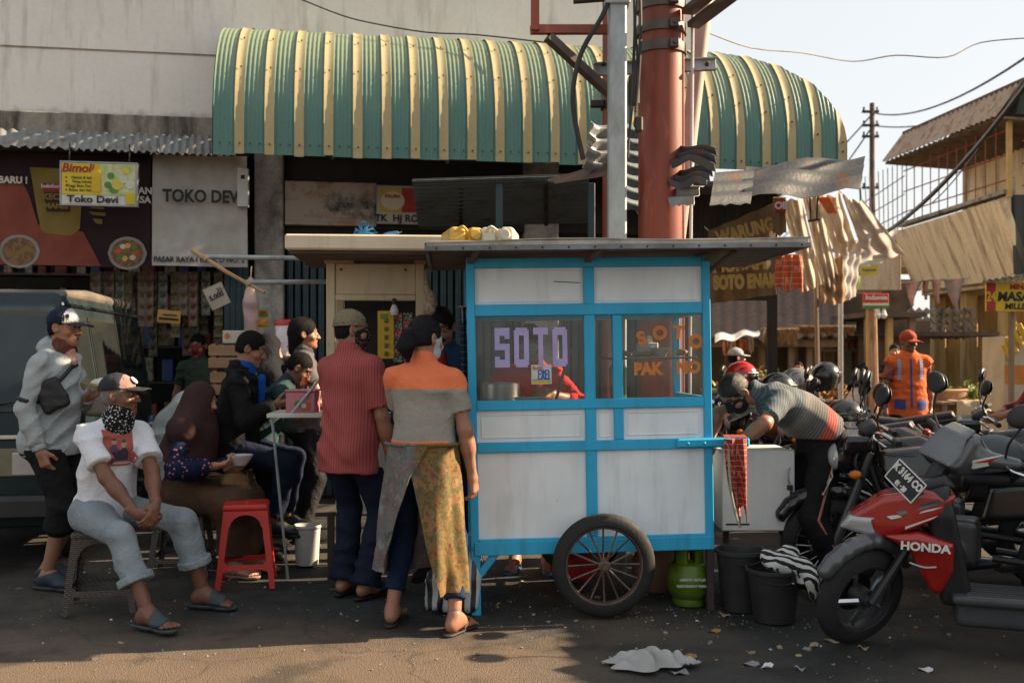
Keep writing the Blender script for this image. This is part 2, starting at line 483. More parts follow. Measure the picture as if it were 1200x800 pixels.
# ------------------------------------------------------------------ people
def ik(a, t, l1, l2, hint):
    a, t = V(a), V(t); d = t - a; L = min(max(d.length, abs(l1 - l2) + .01), (l1 + l2) * .995)
    u = d.normalized(); t = a + u * L
    x = (l1 * l1 - l2 * l2 + L * L) / (2 * L); h = math.sqrt(max(l1 * l1 - x * x, 0))
    hv = V(hint); hv = hv - u * hv.dot(u); hv = hv.normalized() if hv.length > 1e-6 else V(0, 1, 0)
    return a + u * x + hv * h, t
def basis(right, up):
    u = V(up).normalized(); r = V(right); r = (r - u * r.dot(u)).normalized(); f = u.cross(r)
    return Matrix((r, f, u)).transposed()
SKIN = {}
def skin_mats(tone):
    if tone not in SKIN:
        base = {'mid': (.30, .155, .095), 'dark': (.16, .075, .045), 'light': (.42, .24, .16), 'deep': (.085, .042, .028)}[tone]
        s = NT('skin_' + tone); co = s.co(); n = s.noise(co, 9, 4); n2 = s.noise(co, 90, 2)
        c = s.mix(s.ramp(n, [(.35, 0.0), (.7, 1.0)]), base, (base[0] * 1.12, base[1] * .86, base[2] * .8))
        c = s.mix(1.0, c, s.ramp(n2, [(.3, .86), (.7, 1.0)]), 'MULTIPLY')
        s.col(c); s.pr(.48, 0, .45); s.b.inputs['Subsurface Weight'].default_value = .0; s.bump(n2, .12, .003)
        SKIN[tone] = [s.m, mat('lips_' + tone, (base[0] * .85, base[1] * .55, base[2] * .6), .4), mat('brow_hair', (.012, .01, .01), .7),
                      mat('eye_white', (.45, .40, .36), .25, fine=0), mat('eye_iris', (.01, .007, .006), .15, fine=0)]
    return SKIN[tone]
class Fig:
    def __init__(s, name, label, loc, rz, H=1.68, pelvis=None, spine=(0, .03, 1), twist=0, head=(0, 0, 0), neck=(0, .12, 1), R_=None, L_=None,
                 Rf=None, Lf=None, Rk=(.15, 1, .1), Lk=(-.15, 1, .1), b=1.0, ptwist=0, toe=(8, 8), shoe=.0, group=None, hs=1.0):
        s.root = thing(name, label, 'person', loc, rz, group); k = s.k = H / 1.68; s.b = b; s.H = H
        s.pel = V(pelvis) if pelvis else V(0, 0, .9 * k)
        S = s.S = V(spine).normalized(); mid = (S + V(0, 0, 1) * .8).normalized()
        s.waist = s.pel + mid * .2 * k; s.nb = s.waist + S * .30 * k
        s.T = basis(RZ(R(twist)) @ V(1, 0, 0), S); s.PT = basis(RZ(R(ptwist)) @ V(1, 0, 0), mid)
        r = s.T.col[0]; s.hk = k ** .5 * hs * .94
        hd = (S + V(neck)).normalized(); s.hc = s.nb + hd * .158 * k
        s.Hm = RZ(R(head[0])) @ RX(R(head[1])) @ RY(R(head[2]))
        s.sh = {}; s.el = {}; s.wr = {}; s.hand = {}; s.hip = {}; s.kn = {}; s.an = {}; s.toe = {}
        for sd, sg, hd_, ft, kh, ty in (('R', 1, R_, Rf, Rk, toe[0]), ('L', -1, L_, Lf, Lk, toe[1])):
            s.sh[sd] = s.nb - S * .062 * k + r * sg * .162 * k * b
            hd_ = dict(hd_ or {}); t = hd_.get('t'); t = V(t) if t else s.sh[sd] + V(sg * .07, .05, -.5 * k)
            s.el[sd], s.wr[sd] = ik(s.sh[sd], t, .28 * k, .25 * k, hd_.get('hint', (sg * .45, -.7, -.35)))
            s.hand[sd] = hd_
            s.hip[sd] = s.pel + s.PT.col[0] * sg * .088 * k * b - V(0, 0, .02)
            t = V(ft) if ft else V(sg * .1, 0, 0)
            t = V(t.x, t.y, t.z + .085 * k + shoe)
            s.kn[sd], s.an[sd] = ik(s.hip[sd], t, .42 * k, .405 * k, kh)
            s.toe[sd] = RZ(R(-sg * ty)) @ V(0, 1, 0)
    # --- local head point to figure space
    def h(s, x, y, z): return s.hc + s.Hm @ (V(x, y, z) * s.hk)
    def head_prims(s, D, g=0.0, face=True):
        H, m, k = s.h, s.Hm, s.hk
        def e(c, r, kk=.02, kind='u'): D.ell(H(*c), [(q + g) * k for q in r], m, kk, kind)
        e((0, -.012, .032), (.076, .094, .088)); e((0, .022, -.03), (.064, .07, .092), .03); e((0, .04, -.083), (.048, .048, .036), .03)
        if not face: return
        D.cone(H(0, .088, .014), H(0, .113, -.03), .008 * k, .0135 * k, .012)
        for q in (-1, 1):
            D.ell(H(q * .014, .1, -.032), [.010 * k] * 3, m, .008)
            D.cone(H(q * .012, .084, .034), H(q * .046, .066, .034), .012 * k, .010 * k, .012)
            D.ell(H(q * .03, .106, .010), [.017 * k, .02 * k, .012 * k], m, .014, 's')
            D.ell(H(q * .03, .079, .009), [.0135 * k] * 3, m, .003)
            D.ell(H(q * .043, .06, -.03), [.025 * k, .026 * k, .022 * k], m, .02)
            D.ell(H(q * .079, -.008, -.004), [.010 * k, .024 * k, .034 * k], s.Hm @ RZ(q * .45), .006)
            D.ell(H(q * .089, -.002, .0), [.007 * k, .013 * k, .02 * k], s.Hm @ RZ(q * .45), .006, 's')
            D.cone(H(0, .094, -.054), H(q * .022, .084, -.058), .0075 * k, .005 * k, .006)
        D.cone(H(-.017, .088, -.068), H(.017, .088, -.068), .0085 * k, .0085 * k, .006)
        D.ell(H(0, .078, -.1), [.021 * k, .018 * k, .018 * k], m, .02)
    def neck_prims(s, D, g=0.0):
        k = s.k; D.cone(s.nb - s.S * .04, s.h(0, -.02, -.06), (.06 + g) * k, (.052 + g) * k, .03)
        for q in 'RL': D.cone(s.nb + s.S * .015 * k, s.sh[q].lerp(s.nb, .2), (.040 + g) * k, (.040 + g) * k, .03)
    def torso_prims(s, D, g=0.0, belly=0.0, bust=0.0):
        k, b = s.k, s.b
        D.econe(s.waist - s.S * .02, s.nb - s.S * .14 * k, (.132 * b + g) * k, (.152 * b + g) * k, s.T, (1, .7 + belly, 1), .02)
        D.ell(s.pel + V(0, 0, .02), [(.155 * b + g) * k, (.112 + g) * k, (.12 + g) * k], s.PT, .03)
        D.cone(s.sh['R'], s.sh['L'], (.050 + g * .6) * k, (.050 + g * .6) * k, .035)
        for q in (-1, 1):
            D.ell(s.pel + s.PT @ V(q * .07 * b, -.05, -.04) * k, [(.080 + g) * k] * 3, None, .025)
            if bust: D.ell(s.nb + s.T @ V(q * .075, .09, -.17) * k, [(bust + g) * k] * 3, None, .05)
        if belly: D.ell(s.waist + s.T @ V(0, .05, .0) * k, [(.12 * b + g) * k, (.09 + belly * .3 + g) * k, (.13 + g) * k], s.T, .06)
    def arm(s, D, q, a0=0.0, to=2.0, g=0.0, k=.03, flat=1, end=0.0):
        kk = s.k; b = (s.b + 1) / 2
        A, E, W = s.sh[q], s.el[q], s.wr[q]; r0, r1, r2 = .046 * kk * b + g, .037 * kk * b + g, .027 * kk + g + end
        if to <= 1: D.cone(A, A.lerp(E, to), r0, r0 + (r1 - r0) * to + end, k, flat)
        else:
            D.cone(A, E, r0, r1, k); t = to - 1
            D.cone(E, E.lerp(W, .4), r1, r1 * 1.0 + .001, k); D.cone(E.lerp(W, .3), E.lerp(W, t), r1, r1 + (r2 - r1) * t, k, flat)
    def leg(s, D, q, to=2.0, g=0.0, k=.03, flat=1, end=0.0):
        kk = s.k; b = (s.b + 1) / 2; A, E, W = s.hip[q], s.kn[q], s.an[q]; r0, r1, r2 = .080 * kk * b + g, .053 * kk + g, .036 * kk + g + end
        if to <= 1: D.cone(A, A.lerp(E, to), r0, r0 + (r1 - r0) * to + end, k, flat); return
        t = to - 1; D.cone(A, E, r0, r1, k)
        if t > .3: D.ell(E.lerp(W, .3) - s.T.col[1] * .008, [(.05 * kk + g)] * 3, None, .06)
        D.cone(E, E.lerp(W, t), r1, r1 + (r2 - r1) * t, k, flat)
    def hand_prims(s, D, q):
        hd = s.hand[q]; sg = 1 if q == 'R' else -1; k = s.k; W = s.wr[q]
        fw = V(hd['dir']).normalized() if 'dir' in hd else (W - s.el[q]).normalized()
        pn = V(hd.get('pn', (-sg, .2, 0))); pn = (pn - fw * pn.dot(fw)).normalized()      # where the palm looks
        ax = fw.cross(pn) * sg                                                              # thumb side = -ax or +ax
        th = V(hd.get('thumb', (0, 1, 0))); ax = ax if ax.dot(th) < 0 else -ax              # ax points to the little finger
        cu = hd.get('curl', .45)
        pc = W + fw * .05 * k
        D.cone(W - fw * .03, W + fw * .02, .027 * k, .028 * k, .02)
        for i, o in enumerate((-.026, -.009, .009, .024)):
            D.cone(W + fw * .015 + ax * o * .6, W + fw * .088 * k + ax * o, .015 * k, .0125 * k, .016)
            L = (.040, .045, .042, .034)[i] * k; p = W + fw * .09 * k + ax * o; a = .15 + cu * .75 + .05 * i
            for j, (m, rr) in enumerate(((1, .0098), (.72, .0088), (.58, .0078))):
                d = fw * math.cos(a) + pn * math.sin(a) + ax * o * 1.2; p2 = p + d.normalized() * L * m
                D.cone(p, p2, rr * k, (rr - .0008) * k, .004); p = p2; a += cu * 1.0 + .05
        t0 = W + fw * .025 * k - ax * .024 * k + pn * .008; t1 = t0 + (fw * .75 - ax * .62 + pn * (.25 + cu * .5)).normalized() * .042 * k
        t2 = t1 + (fw * .9 - ax * (.35 - cu * .5) + pn * (.2 + cu * .7)).normalized() * .032 * k
        D.cone(t0, t1, .016 * k, .0115 * k, .012); D.cone(t1, t2, .0112 * k, .009 * k, .005)
        s.hand[q]['grip'] = W + fw * .075 * k + pn * .035 * k
    def foot_frame(s, q): 
        t = s.toe[q]; return Matrix((t.cross(V(0, 0, 1)), t, V(0, 0, 1))).transposed()
    def foot_prims(s, D, q, g=0.0, toes=True):
        F = s.foot_frame(q); k = s.k; A = V(s.an[q].x, s.an[q].y, s.an[q].z - .085 * k); sg = 1 if q == 'R' else -1
        def f(x, y, z): return A + F @ (V(x, y, z) * k)
        D.ell(f(0, -.03, .036), [(.034 + g) * k, (.04 + g) * k, (.038 + g) * k], F, .03)
        D.cone(f(0, 0, .085), f(0, .05, .05), (.038 + g) * k, (.038 + g) * k, .03)
        D.cone(f(0, .0, .045), f(0, .12, .026), (.036 + g) * k, (.027 + g) * k, .03)
        D.ell(f(0, .11, .022), [(.047 + g) * k, (.06 + g) * k, (.022 + g) * k], F, .02)
        if toes:
            for i in range(5):
                x = sg * (-.036 + .018 * i); r = (.0145, .0115, .011, .0105, .01)[i]
                D.cone(f(x * .9, .135 - .006 * i, .016), f(x * 1.08, (.192, .188, .18, .17, .158)[i], .012), r * k, r * .9 * k, .006)
        D.clip(A, (0, 0, -1))
    # --- the body: one mesh
    def body(s, tone='mid', feet=True, hands='RL', face=True, name='body'):
        vs, qs, ms = [], [], []; n = 0; mats = skin_mats(tone)
        def put(v, q, mi):
            nonlocal n
            vs.append(v); qs.append(q + n); ms.append(mi); n += len(v)
        D = SDF(); s.torso_prims(D, -.012); s.neck_prims(D, -.004)
        for q in 'RL': s.arm(D, q, g=0); s.leg(D, q)
        if not face: s.head_prims(D, 0, False)
        v, q = D.mesh(.013); put(v, q, np.zeros(len(q)))
        if face:
            D = SDF(); s.head_prims(D); s.neck_prims(D); hc = npv(s.hc); up = npv(s.Hm.col[2])
            D.clip(s.nb - s.S * .02, -s.S)
            v, q = D.mesh(.0044, hc - .2, hc + .2)
            c = ((v[q].mean(1) - hc) @ np.array(s.Hm)) / s.hk; x, y, z = np.abs(c[:, 0]), c[:, 1], c[:, 2]
            mi = np.zeros(len(q))
            mi[(y > .07) & (x < .021) & (np.abs(z + .062) < .0075)] = 1
            mi[(y > .05) & (x > .013) & (x < .05) & (np.abs(z - .036 - .004 * np.sin(x * 60)) < .0042)] = 2
            ee = ((x - .030) / .0125) ** 2 + ((z - .009) / .0048) ** 2; mi[(ee < 1) & (y > .05)] = 3
            mi[(((x - .030) / .0066) ** 2 + ((z - .009) / .0064) ** 2 < 1) & (y > .05)] = 4
            mi[(ee < 1.6) & (y > .05) & (z > .0125)] = 2
            put(v, q, mi)
        for q_ in hands:
            D = SDF(); s.hand_prims(D, q_); v, q = D.mesh(.0042); put(v, q, np.zeros(len(q)))
        if feet:
            for q_ in 'RL':
                D = SDF(); s.foot_prims(D, q_, 0, feet == 'bare'); v, q = D.mesh(.0055); put(v, q, np.zeros(len(q)))
        return np_mesh(name, np.concatenate(vs), np.concatenate(qs), mats, s.root, np.concatenate(ms))
    def wrap(s, D, pts, r, nm, m, par, lift=.004, n=6):
        """band laid on the cloth: points pulled in along the horizontal towards the spine"""
        out = []
        for p in cat_path(pts, n):
            t = max(0, min(1, (p - s.waist).dot(s.S) / .3)); c = s.waist.lerp(s.nb, t); d = p - c; d = d - s.S * d.dot(s.S); d.normalize()
            q = D.project(npv(c + s.S * (p - c).dot(s.S) + d * .34)[None], -d)[0]; out.append(V(q) + d * lift)
        b = MB(); b.tube(out, r, 6); return b.build(nm, m, par)
    def part(s, name, D, res, mats, mifn=None, parent=None): return sdf_obj(name, D, res, mats, parent or s.root, mifn)
    # --- clothes
    def shirt(s, m, sleeve=.6, hem=.06, g=.018, belly=0.0, bust=0.0, cuff=.012, amp=.015, seed=1, name='shirt', res=.0105, neck=.072, flare=0.0, mifn=None, f=25, d1=(.35, .1, 1), build=True):
        D = SDF(); s.torso_prims(D, g, belly, bust); k = s.k
        D.cone(s.nb + s.S * .05, s.nb - s.S * .1, .060 * k + g * .5, .08 * k + g * .5, .02)
        for q in 'RL': D.cone(s.nb + s.S * .008 * k, s.sh[q].lerp(s.nb, .12), .042 * k + g * .45, .044 * k + g * .6, .03)
        bot = s.pel + V(0, 0, -hem) 
        D.econe(s.waist, bot, (.14 * s.b + g) * k, (.165 * s.b + g + flare) * k, s.PT, (1, .80 + belly * .7, 1), .025, 1); s.hem = hem
        for q in 'RL': s.arm(D, q, 0, sleeve, g * .8, .025, 1, cuff)
        D.disp = folds(amp * 1.25, f, seed, d1)
        D.clip(bot, (0, 0, -1)); D.clip(s.nb + s.S * neck * k + s.T.col[1] * .01, s.S * 1.0 - s.T.col[1] * -.35)
        s.shirt_sdf = D
        return s.part(name, D, res, m, mifn) if build else D
    def trousers(s, m, to=1.93, g=.016, end=.012, amp=.014, seed=3, name='trousers', top=.1, res=.0115, mifn=None):
        D = SDF(); k = s.k; D.ell(s.pel + V(0, 0, .0), [(.155 * s.b + g) * k, (.112 + g) * k, (.14 + g) * k], s.PT, .03)
        for q in (-1, 1): D.ell(s.pel + s.PT @ V(q * .07 * s.b, -.05, -.04) * k, [(.080 + g) * k] * 3, None, .03)
        for q in 'RL': s.leg(D, q, to, g, .035, 1, end)
        D.disp = folds(amp, 18, seed, (.15, .25, 1)); D.clip(s.pel + V(0, 0, min(top, -getattr(s, 'hem', -.2) + .03) if s.kn['R'].z < s.pel.z - .25 else top), (0, 0, 1)); s.tr_sdf = D
        return s.part(name, D, res, m, mifn)
    def hair(s, m=None, t=.010, face=.05, nape=-.075, name='hair', amp=.004, extra=None, res=.0048, side=.03):
        D = SDF(); H, k = s.h, s.hk
        D.ell(H(0, -.014, .035), [(.077 + t * .45) * k, (.092 + t) * k, (.088 + t) * k], s.Hm, .01)
        D.ell(H(0, -.045, -.02), [(.066 + t * .4) * k, (.055 + t * .7) * k, .075 * k], s.Hm, .02)
        D.ell(H(0, .115, face - .10), [.070 * k, (.115 - side + .01) * k, .115 * k], s.Hm, .012, 's')
        D.box(H(0, .12, -.16), (.12 * k, (.12 - side - .012) * k, .15 * k), s.Hm, .02, .02, 's')
        D.box(H(0, .0, nape - .1), (.15 * k, .2 * k, .1 * k), s.Hm, .01, .02, 's')
        for q in (-1, 1): D.ell(H(q * .092, .004, -.008), [.022 * k, .022 * k, .032 * k], s.Hm, .008, 's')
        if extra: extra(D)
        D.disp = folds(amp * 1.7, 75, 5, s.Hm @ V(.9, .2, .3), .35)
        hm = m or mat('black_hair', (.007, .0065, .007), .7, spec=.08, c2=(.02, .018, .018), bs=.6, bn=160, bd=.004, st=(1, 1, .25)); o = s.part(name, D, res, hm)
        n = len(o.data.vertices); co = np.empty(n * 3, np.float32); no = np.empty(n * 3, np.float32); o.data.vertices.foreach_get('co', co); o.data.vertex_normals.foreach_get('vector', no); co = co.reshape(-1, 3); no = no.reshape(-1, 3)
        i = RNG.randint(0, n, 1500); p, nn = co[i], no[i]; g = npv(s.Hm @ V(0, -.55, -.8)) + RNG.normal(size=(1500, 3)) * .35; g -= nn * (g * nn).sum(1)[:, None]; g /= np.linalg.norm(g, axis=1)[:, None] + 1e-6
        L = RNG.uniform(.015, .032, (1500, 1)); sd = np.cross(nn, g) * .0011; q = np.stack([p - sd, p + sd, p + g * L + nn * RNG.uniform(.001, .007, (1500, 1))], 1).reshape(-1, 3)
        np_mesh('strands', q, np.arange(4500).reshape(-1, 3), hm, o)['kind'] = 'stuff'; return o
    def mask(s, m, low=-.128, high=-.012, g=.007):
        D = SDF(); H = s.h; s.head_prims(D, g, False); D.cone(H(0, .085, 0.0), H(0, .112, -.035), .014 * s.hk, .02 * s.hk, .03)
        D.clip(H(0, 0, high), s.Hm @ V(0, -.45, 1)); D.clip(H(0, 0, low), s.Hm @ V(0, -.3, -1)); D.clip(H(0, .012, 0), s.Hm @ V(0, -1, 0))
        o = s.part('face_mask', D, .0052, m)
        for q in (-1, 1): b = MB(); b.tube([H(q * .066, .04, -.035), H(q * .084, -.0, -.015), H(q * .086, -.028, .008)], .0025, 5); b.build('ear_loop', m, o)
        return o
    def cap(s, mc, mb, tilt=0.0, z=.028, name='cap', front=None):
        H, k = s.h, s.hk; D = SDF(); m = s.Hm @ RX(tilt)
        D.ell(H(0, -.012, .045), [.087 * k, .106 * k, .088 * k], s.Hm, .01); D.cone(H(0, -.012, .04), H(0, -.012, .02), .085 * k, .086 * k, .02)
        D.clip(H(0, 0, z), m @ V(0, 0, -1)); D.disp = folds(.0025, 40, 2, (1, 0, 0))
        mi = None
        if front is not None:
            hm = np.array(s.Hm); hc = npv(s.hc)
            mi = lambda c: (((c - hc) @ hm)[:, 1] / k > .035).astype(int)
        o = s.part(name, D, .005, [mc, front] if front else mc, mi)
        b = MB()
        def br(u, v):
            a = (u - .5) * 2.0; r0, r1 = .084, .158 + .012 * math.cos(a * 1.6)
            rr = r0 + (r1 - r0) * v; x = math.sin(a) * (rr if v < .01 else rr * .62 + .025); x = max(-.078, min(.078, x * 1.0))
            y = .1 * math.cos(a * .95) * (1 - v) + v * (.178 - .05 * abs(a) ** 2.2)
            return H(x, y, z + .012 - .012 * v - .16 * x * x / .03 * .35)
        b.sheet(br, 16, 6, .005); b.build('brim', mb, o); bt = MB(); bt.lathe([(0, .006), (.006, .004), (.008, 0)], 8, H(0, -.012, .132), s.Hm); bt.build('button', mc, o)
        return o
    def sandals(s, m, strap=True, kind='slide', g=.006):
        for q in 'RL':
            F = s.foot_frame(q); k = s.k; A = V(s.an[q].x, s.an[q].y, s.an[q].z - .085 * k)
            D = SDF(); 
            for y0, r in ((-.045, .036), (.03, .04), (.125, .047), (.165, .043)):
                D.ell(A + F @ V(0, y0, 0) * k, [r * k, .055 * k, .03 * k], F, .03)
            D.clip(A + V(0, 0, .002), (0, 0, 1)); D.clip(A - V(0, 0, .02), (0, 0, -1))
            o = s.part('sandal', D, .006, m)
            if kind == 'slide':
                D = SDF(); s.foot_prims(D, q, g, False); t = s.toe[q]; D.clips = [(npv(A + V(0, 0, -.005)), np.array([0, 0, -1.]))]
                D.clip(A + t * .155 * k, t); D.clip(A + t * .07 * k, t * -1); s.part('strap', D, .0055, m, None, o)
            elif kind == 'thong':
                b = MB(); pt = A + F @ V((-.012 if q == 'R' else .012), .14, .012) * k
                for sg in (-1, 1): b.tube(cat_path([pt, A + F @ V(sg * .03, .1, .048) * k, A + F @ V(sg * .043, .03, .012) * k], 5), .006, 6)
                b.build('strap', m, o)
    def shoes(s, m, sole=None, g=.008):
        for q in 'RL':
            D = SDF(); s.foot_prims(D, q, g, False); A = V(s.an[q].x, s.an[q].y, s.an[q].z - .085 * s.k); F = s.foot_frame(q)
            D.ell(A + F @ V(0, .15, .018) * s.k, [.042 * s.k, .06 * s.k, .03 * s.k], F, .02)
            D.clips = []; D.clip(A - V(0, 0, .008), (0, 0, -1)); D.clip(A + V(0, 0, .075), (0, -.3, 1))
            o = s.part('shoe', D, .0065, m)
            D = SDF(); 
            for y0, r in ((-.045, .042), (.03, .044), (.125, .05), (.17, .045)): D.ell(A + F @ V(0, y0, -.004) * s.k, [r * s.k, .055 * s.k, .03 * s.k], F, .03)
            D.clip(A + V(0, 0, .006), (0, 0, 1)); D.clip(A - V(0, 0, .02), (0, 0, -1)); s.part('sole', D, .007, sole or m, None, o)
    def patch(s, D, o, U, Vv, w, h, d, mfn, mats, name, parent, nu=24, nv=24, lift=.003):
        """flat print wrapped on the cloth: grid centre o, axes U, Vv, pushed along d onto the field D"""
        o, U, Vv = npv(o), npv(U), npv(Vv)
        a = np.linspace(-.5, .5, nu + 1); b_ = np.linspace(-.5, .5, nv + 1)
        g = o + a[:, None, None] * w * U + b_[None, :, None] * h * Vv
        p = D.project(g.reshape(-1, 3), d) - npv(V(d).normalized()) * lift
        q = []; mi = []
        for i in range(nu):
            for j in range(nv):
                m_ = mfn((i + .5) / nu, (j + .5) / nv)
                if m_ is None: continue
                q.append((i * (nv + 1) + j, (i + 1) * (nv + 1) + j, (i + 1) * (nv + 1) + j + 1, i * (nv + 1) + j + 1)); mi.append(m_)
        return np_mesh(name, p, np.array(q), mats, parent, np.array(mi))
# ------------------------------------------------------------------ ground
def m_ground():
    t = NT('asphalt_dust_sun_tint'); co = t.co(); n1 = t.noise(co, .55, 6, .6); n2 = t.noise(co, 5, 6, .65); n3 = t.noise(co, 190, 3, .75)
    c = t.mix(t.ramp(n2, [(.35, 0.0), (.7, 1.0)]), (.030, .033, .034), (.058, .058, .055))
    c = t.mix(t.ramp(n1, [(.46, 0.0), (.64, 1.0)]), c, (.125, .100, .078))
    vo = t.n('TexVoronoi'); vo.inputs['Scale'].default_value = 130; t.l(co, vo.inputs['Vector'])
    st = t.ramp(vo.outputs['Distance'], [(.0, 1.0), (.22, .0)])
    c = t.mix(t.math('MULTIPLY', st, t.ramp(n2, [(.4, .0), (.62, .5)])), c, (.26, .23, .20))
    yy = t.math('ADD', t.xyz(co)[1], t.math('MULTIPLY', t.math('SUBTRACT', n2, .5), 1.6)); c = t.mix(t.math('MULTIPLY', t.ramp(t.math('SUBTRACT', 5.35, yy), [(.0, 0.0), (.75, .85)]), t.ramp(t.math('ADD', t.xyz(co)[0], t.math('MULTIPLY', n2, .8)), [(.35, 1.0), (1.0, .12)])), c, (.19, .138, .094))  # dust tone laid near left, raising the sunlit patch in the colour itself
    ve = t.n('TexVoronoi', feature='DISTANCE_TO_EDGE'); ve.inputs['Scale'].default_value = 1.3; nz = t.n('TexNoise'); nz.inputs['Scale'].default_value = 3; t.l(co, nz.inputs['Vector']); t.l(t.mix(.25, co, nz.outputs['Color']), ve.inputs['Vector']); c = t.mix(t.ramp(ve.outputs['Distance'], [(.0, .4), (.010, 0.0)]), c, (.012, .012, .012)); n6 = t.noise(t.co(loc=(3, 8, 0)), 1.7, 5, .6); c = t.mix(t.ramp(n6, [(.52, 0.0), (.62, .55)]), c, (.018, .019, .02))
    c = t.mix(1.0, c, t.ramp(n3, [(.25, .45), (.75, 1.0)]), 'MULTIPLY')
    wet = t.noise(co, .9, 4, .5)
    t.col(c); t.pr(.9, 0, .35); t.l(t.ramp(wet, [(.40, .55), (.55, .95)]), t.b.inputs['Roughness'])
    h = t.math('ADD', t.math('MULTIPLY', n3, .9), t.math('MULTIPLY', vo.outputs['Distance'], -.9))
    t.bump(h, .8, .006); return t.m
g = MB(); N = 60
xs = [-600, -60, -20, -10] + [-7 + i * .35 for i in range(46)] + [10, 20, 60, 600]
ys = [-40, -5, 1] + [2.5 + i * .35 for i in range(36)] + [16, 20, 30, 60, 200, 1500]
def gz(x, y):
    if y > 16 or y < 2 or abs(x) > 9: return 0.0
    return .010 * math.sin(x * 2.1 + .6 * y) * math.sin(y * 1.7 + .4 * x) + .004 * math.sin(x * 6 + y * 3.1) - .008
vs = [(x, y, gz(x, y)) for x in xs for y in ys]; W = len(ys)
g.add(vs, [(i * W + j, (i + 1) * W + j, (i + 1) * W + j + 1, i * W + j + 1) for i in range(len(xs) - 1) for j in range(W - 1)])
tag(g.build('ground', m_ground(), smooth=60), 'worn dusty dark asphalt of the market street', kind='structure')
# loose grit, peel and litter too small to count
gm = MB()
for i in range(900):
    if i < 520: x, y = random.uniform(-3.2, 3.2), random.uniform(4.2, 7.5)
    else: x, y = random.gauss(.9, .75), random.gauss(5.45, .35)
    s_ = random.uniform(.003, .009) if random.random() < .93 else random.uniform(.012, .022)
    gm.cur = random.choice((0, 0, 0, 1, 1, 2, 3))
    gm.box((x, y, gz(x, y) + .004), (s_ * random.uniform(.7, 1.8), s_, s_ * .5), RZ(random.uniform(0, 6)) @ RX(random.uniform(-.5, .5)))
for i in range(12):
    x, y = random.gauss(1.35, .45), random.gauss(4.75, .25); gm.cur = random.choice((0, 1, 1, 3, 2)); w = random.uniform(.015, .045); a = random.uniform(0, 6)
    gm.sheet(lambda u, v: (x + (u - .5) * w * 1.8 * math.cos(a) - (v - .5) * w * math.sin(a), y + (u - .5) * w * 1.8 * math.sin(a) + (v - .5) * w * math.cos(a), gz(x, y) + .008 + .008 * math.sin(u * 5 + v * 3)), 3, 3, .002)
tag(gm.build('litter', [mat('grit_grey', .22), mat('grit_tan', (.33, .25, .16)), mat('grit_white', .6), mat('grit_leaf', (.3, .17, .04))], smooth=0), 'grit, rice grains and scraps scattered over the asphalt', kind='stuff')
# ------------------------------------------------------------------ market building, its face turned 9 degrees
FB = Frame((-2.88, 9.6, 0), R(9))
def m_wall():
    t = NT('old_white_render'); co = t.co(); n = t.noise(co, 1.3, 6, .6); n2 = t.noise(t.co((3, 3, .35)), 2.2, 5, .65); n3 = t.noise(co, 24, 3)
    c = t.mix(t.ramp(n, [(.3, 0.0), (.75, 1.0)]), (.78, .745, .685), (.68, .64, .57))
    c = t.mix(t.ramp(n2, [(.54, 0.0), (.78, .75)]), c, (.40, .34, .28)); c = t.mix(1, c, t.ramp(n3, [(.3, .93), (.7, 1.0)]), 'MULTIPLY')
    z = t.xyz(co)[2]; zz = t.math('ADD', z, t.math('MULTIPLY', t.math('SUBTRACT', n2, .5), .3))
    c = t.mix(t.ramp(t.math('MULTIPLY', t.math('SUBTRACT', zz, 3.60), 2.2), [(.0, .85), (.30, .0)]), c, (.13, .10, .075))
    t.col(c); t.pr(.9, 0, .2); t.bump(n3, .15, .01); return t.m
def m_stain(name, c, d, s=(2.5, 2.5, .4), lo=.45, hi=.65, r=.85):
    if name in MATS: return MATS[name]
    t = NT(name); n = t.noise(t.co(s), 2.0, 6, .65); n3 = t.noise(t.co(), 30, 3)
    k = t.mix(t.ramp(n, [(lo, 0.0), (hi, 1.0)]), c, d); k = t.mix(1, k, t.ramp(n3, [(.3, .75), (.7, 1.0)]), 'MULTIPLY'); t.col(k); t.pr(r, 0, .25); t.bump(n3, .35, .01); MATS[name] = t.m; return t.m
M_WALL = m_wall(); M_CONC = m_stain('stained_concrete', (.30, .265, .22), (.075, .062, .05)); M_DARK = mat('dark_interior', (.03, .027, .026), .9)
M_PILLAR = m_stain('pillar_plaster', (.44, .40, .36), (.17, .15, .13), (2, 2, 1.2))
bld = thing('market_building', 'long white rendered market building with dark stained ledge above the shops', 'building', FB.o, FB.rz)
xr = FB.hit(822, 100, 0)[0]; zl0 = FB.hit(125, 160, .1)[2]; zl1 = FB.hit(125, 135, .06)[2]; zs = FB.hit(125, 60, 0)[2]
m = MB(); m.b2((-6, 0, zl1 - .3), (xr, .25, zs - .01)); m.build('wall', M_WALL, bld)
m = MB(); m.b2((-6, -.015, zs + .01), (xr, .25, 6.4)); m.b2((-6, .02, zs - .02), (xr - .01, .2, zs + .02)); m.build('upper_wall', M_WALL, bld)
m = MB(); m.b2((-6, -.12, zl0), (xr + .02, .02, zl1), .01); m.build('ledge', M_CONC, bld)
m = MB(); m.b2((xr - .25, .26, 0), (xr, 9, 6.4)); m.build('side_wall', M_WALL, bld)
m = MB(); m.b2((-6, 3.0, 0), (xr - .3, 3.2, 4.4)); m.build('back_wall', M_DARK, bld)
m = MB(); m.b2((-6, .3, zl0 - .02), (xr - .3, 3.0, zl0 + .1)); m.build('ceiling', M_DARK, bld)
m = MB(); m.b2((-6, 8, 6.2), (xr, 8.2, 6.4)); m.b2((-6, .25, 6.38), (xr, 8, 6.5)); m.build('roof', M_CONC, bld)
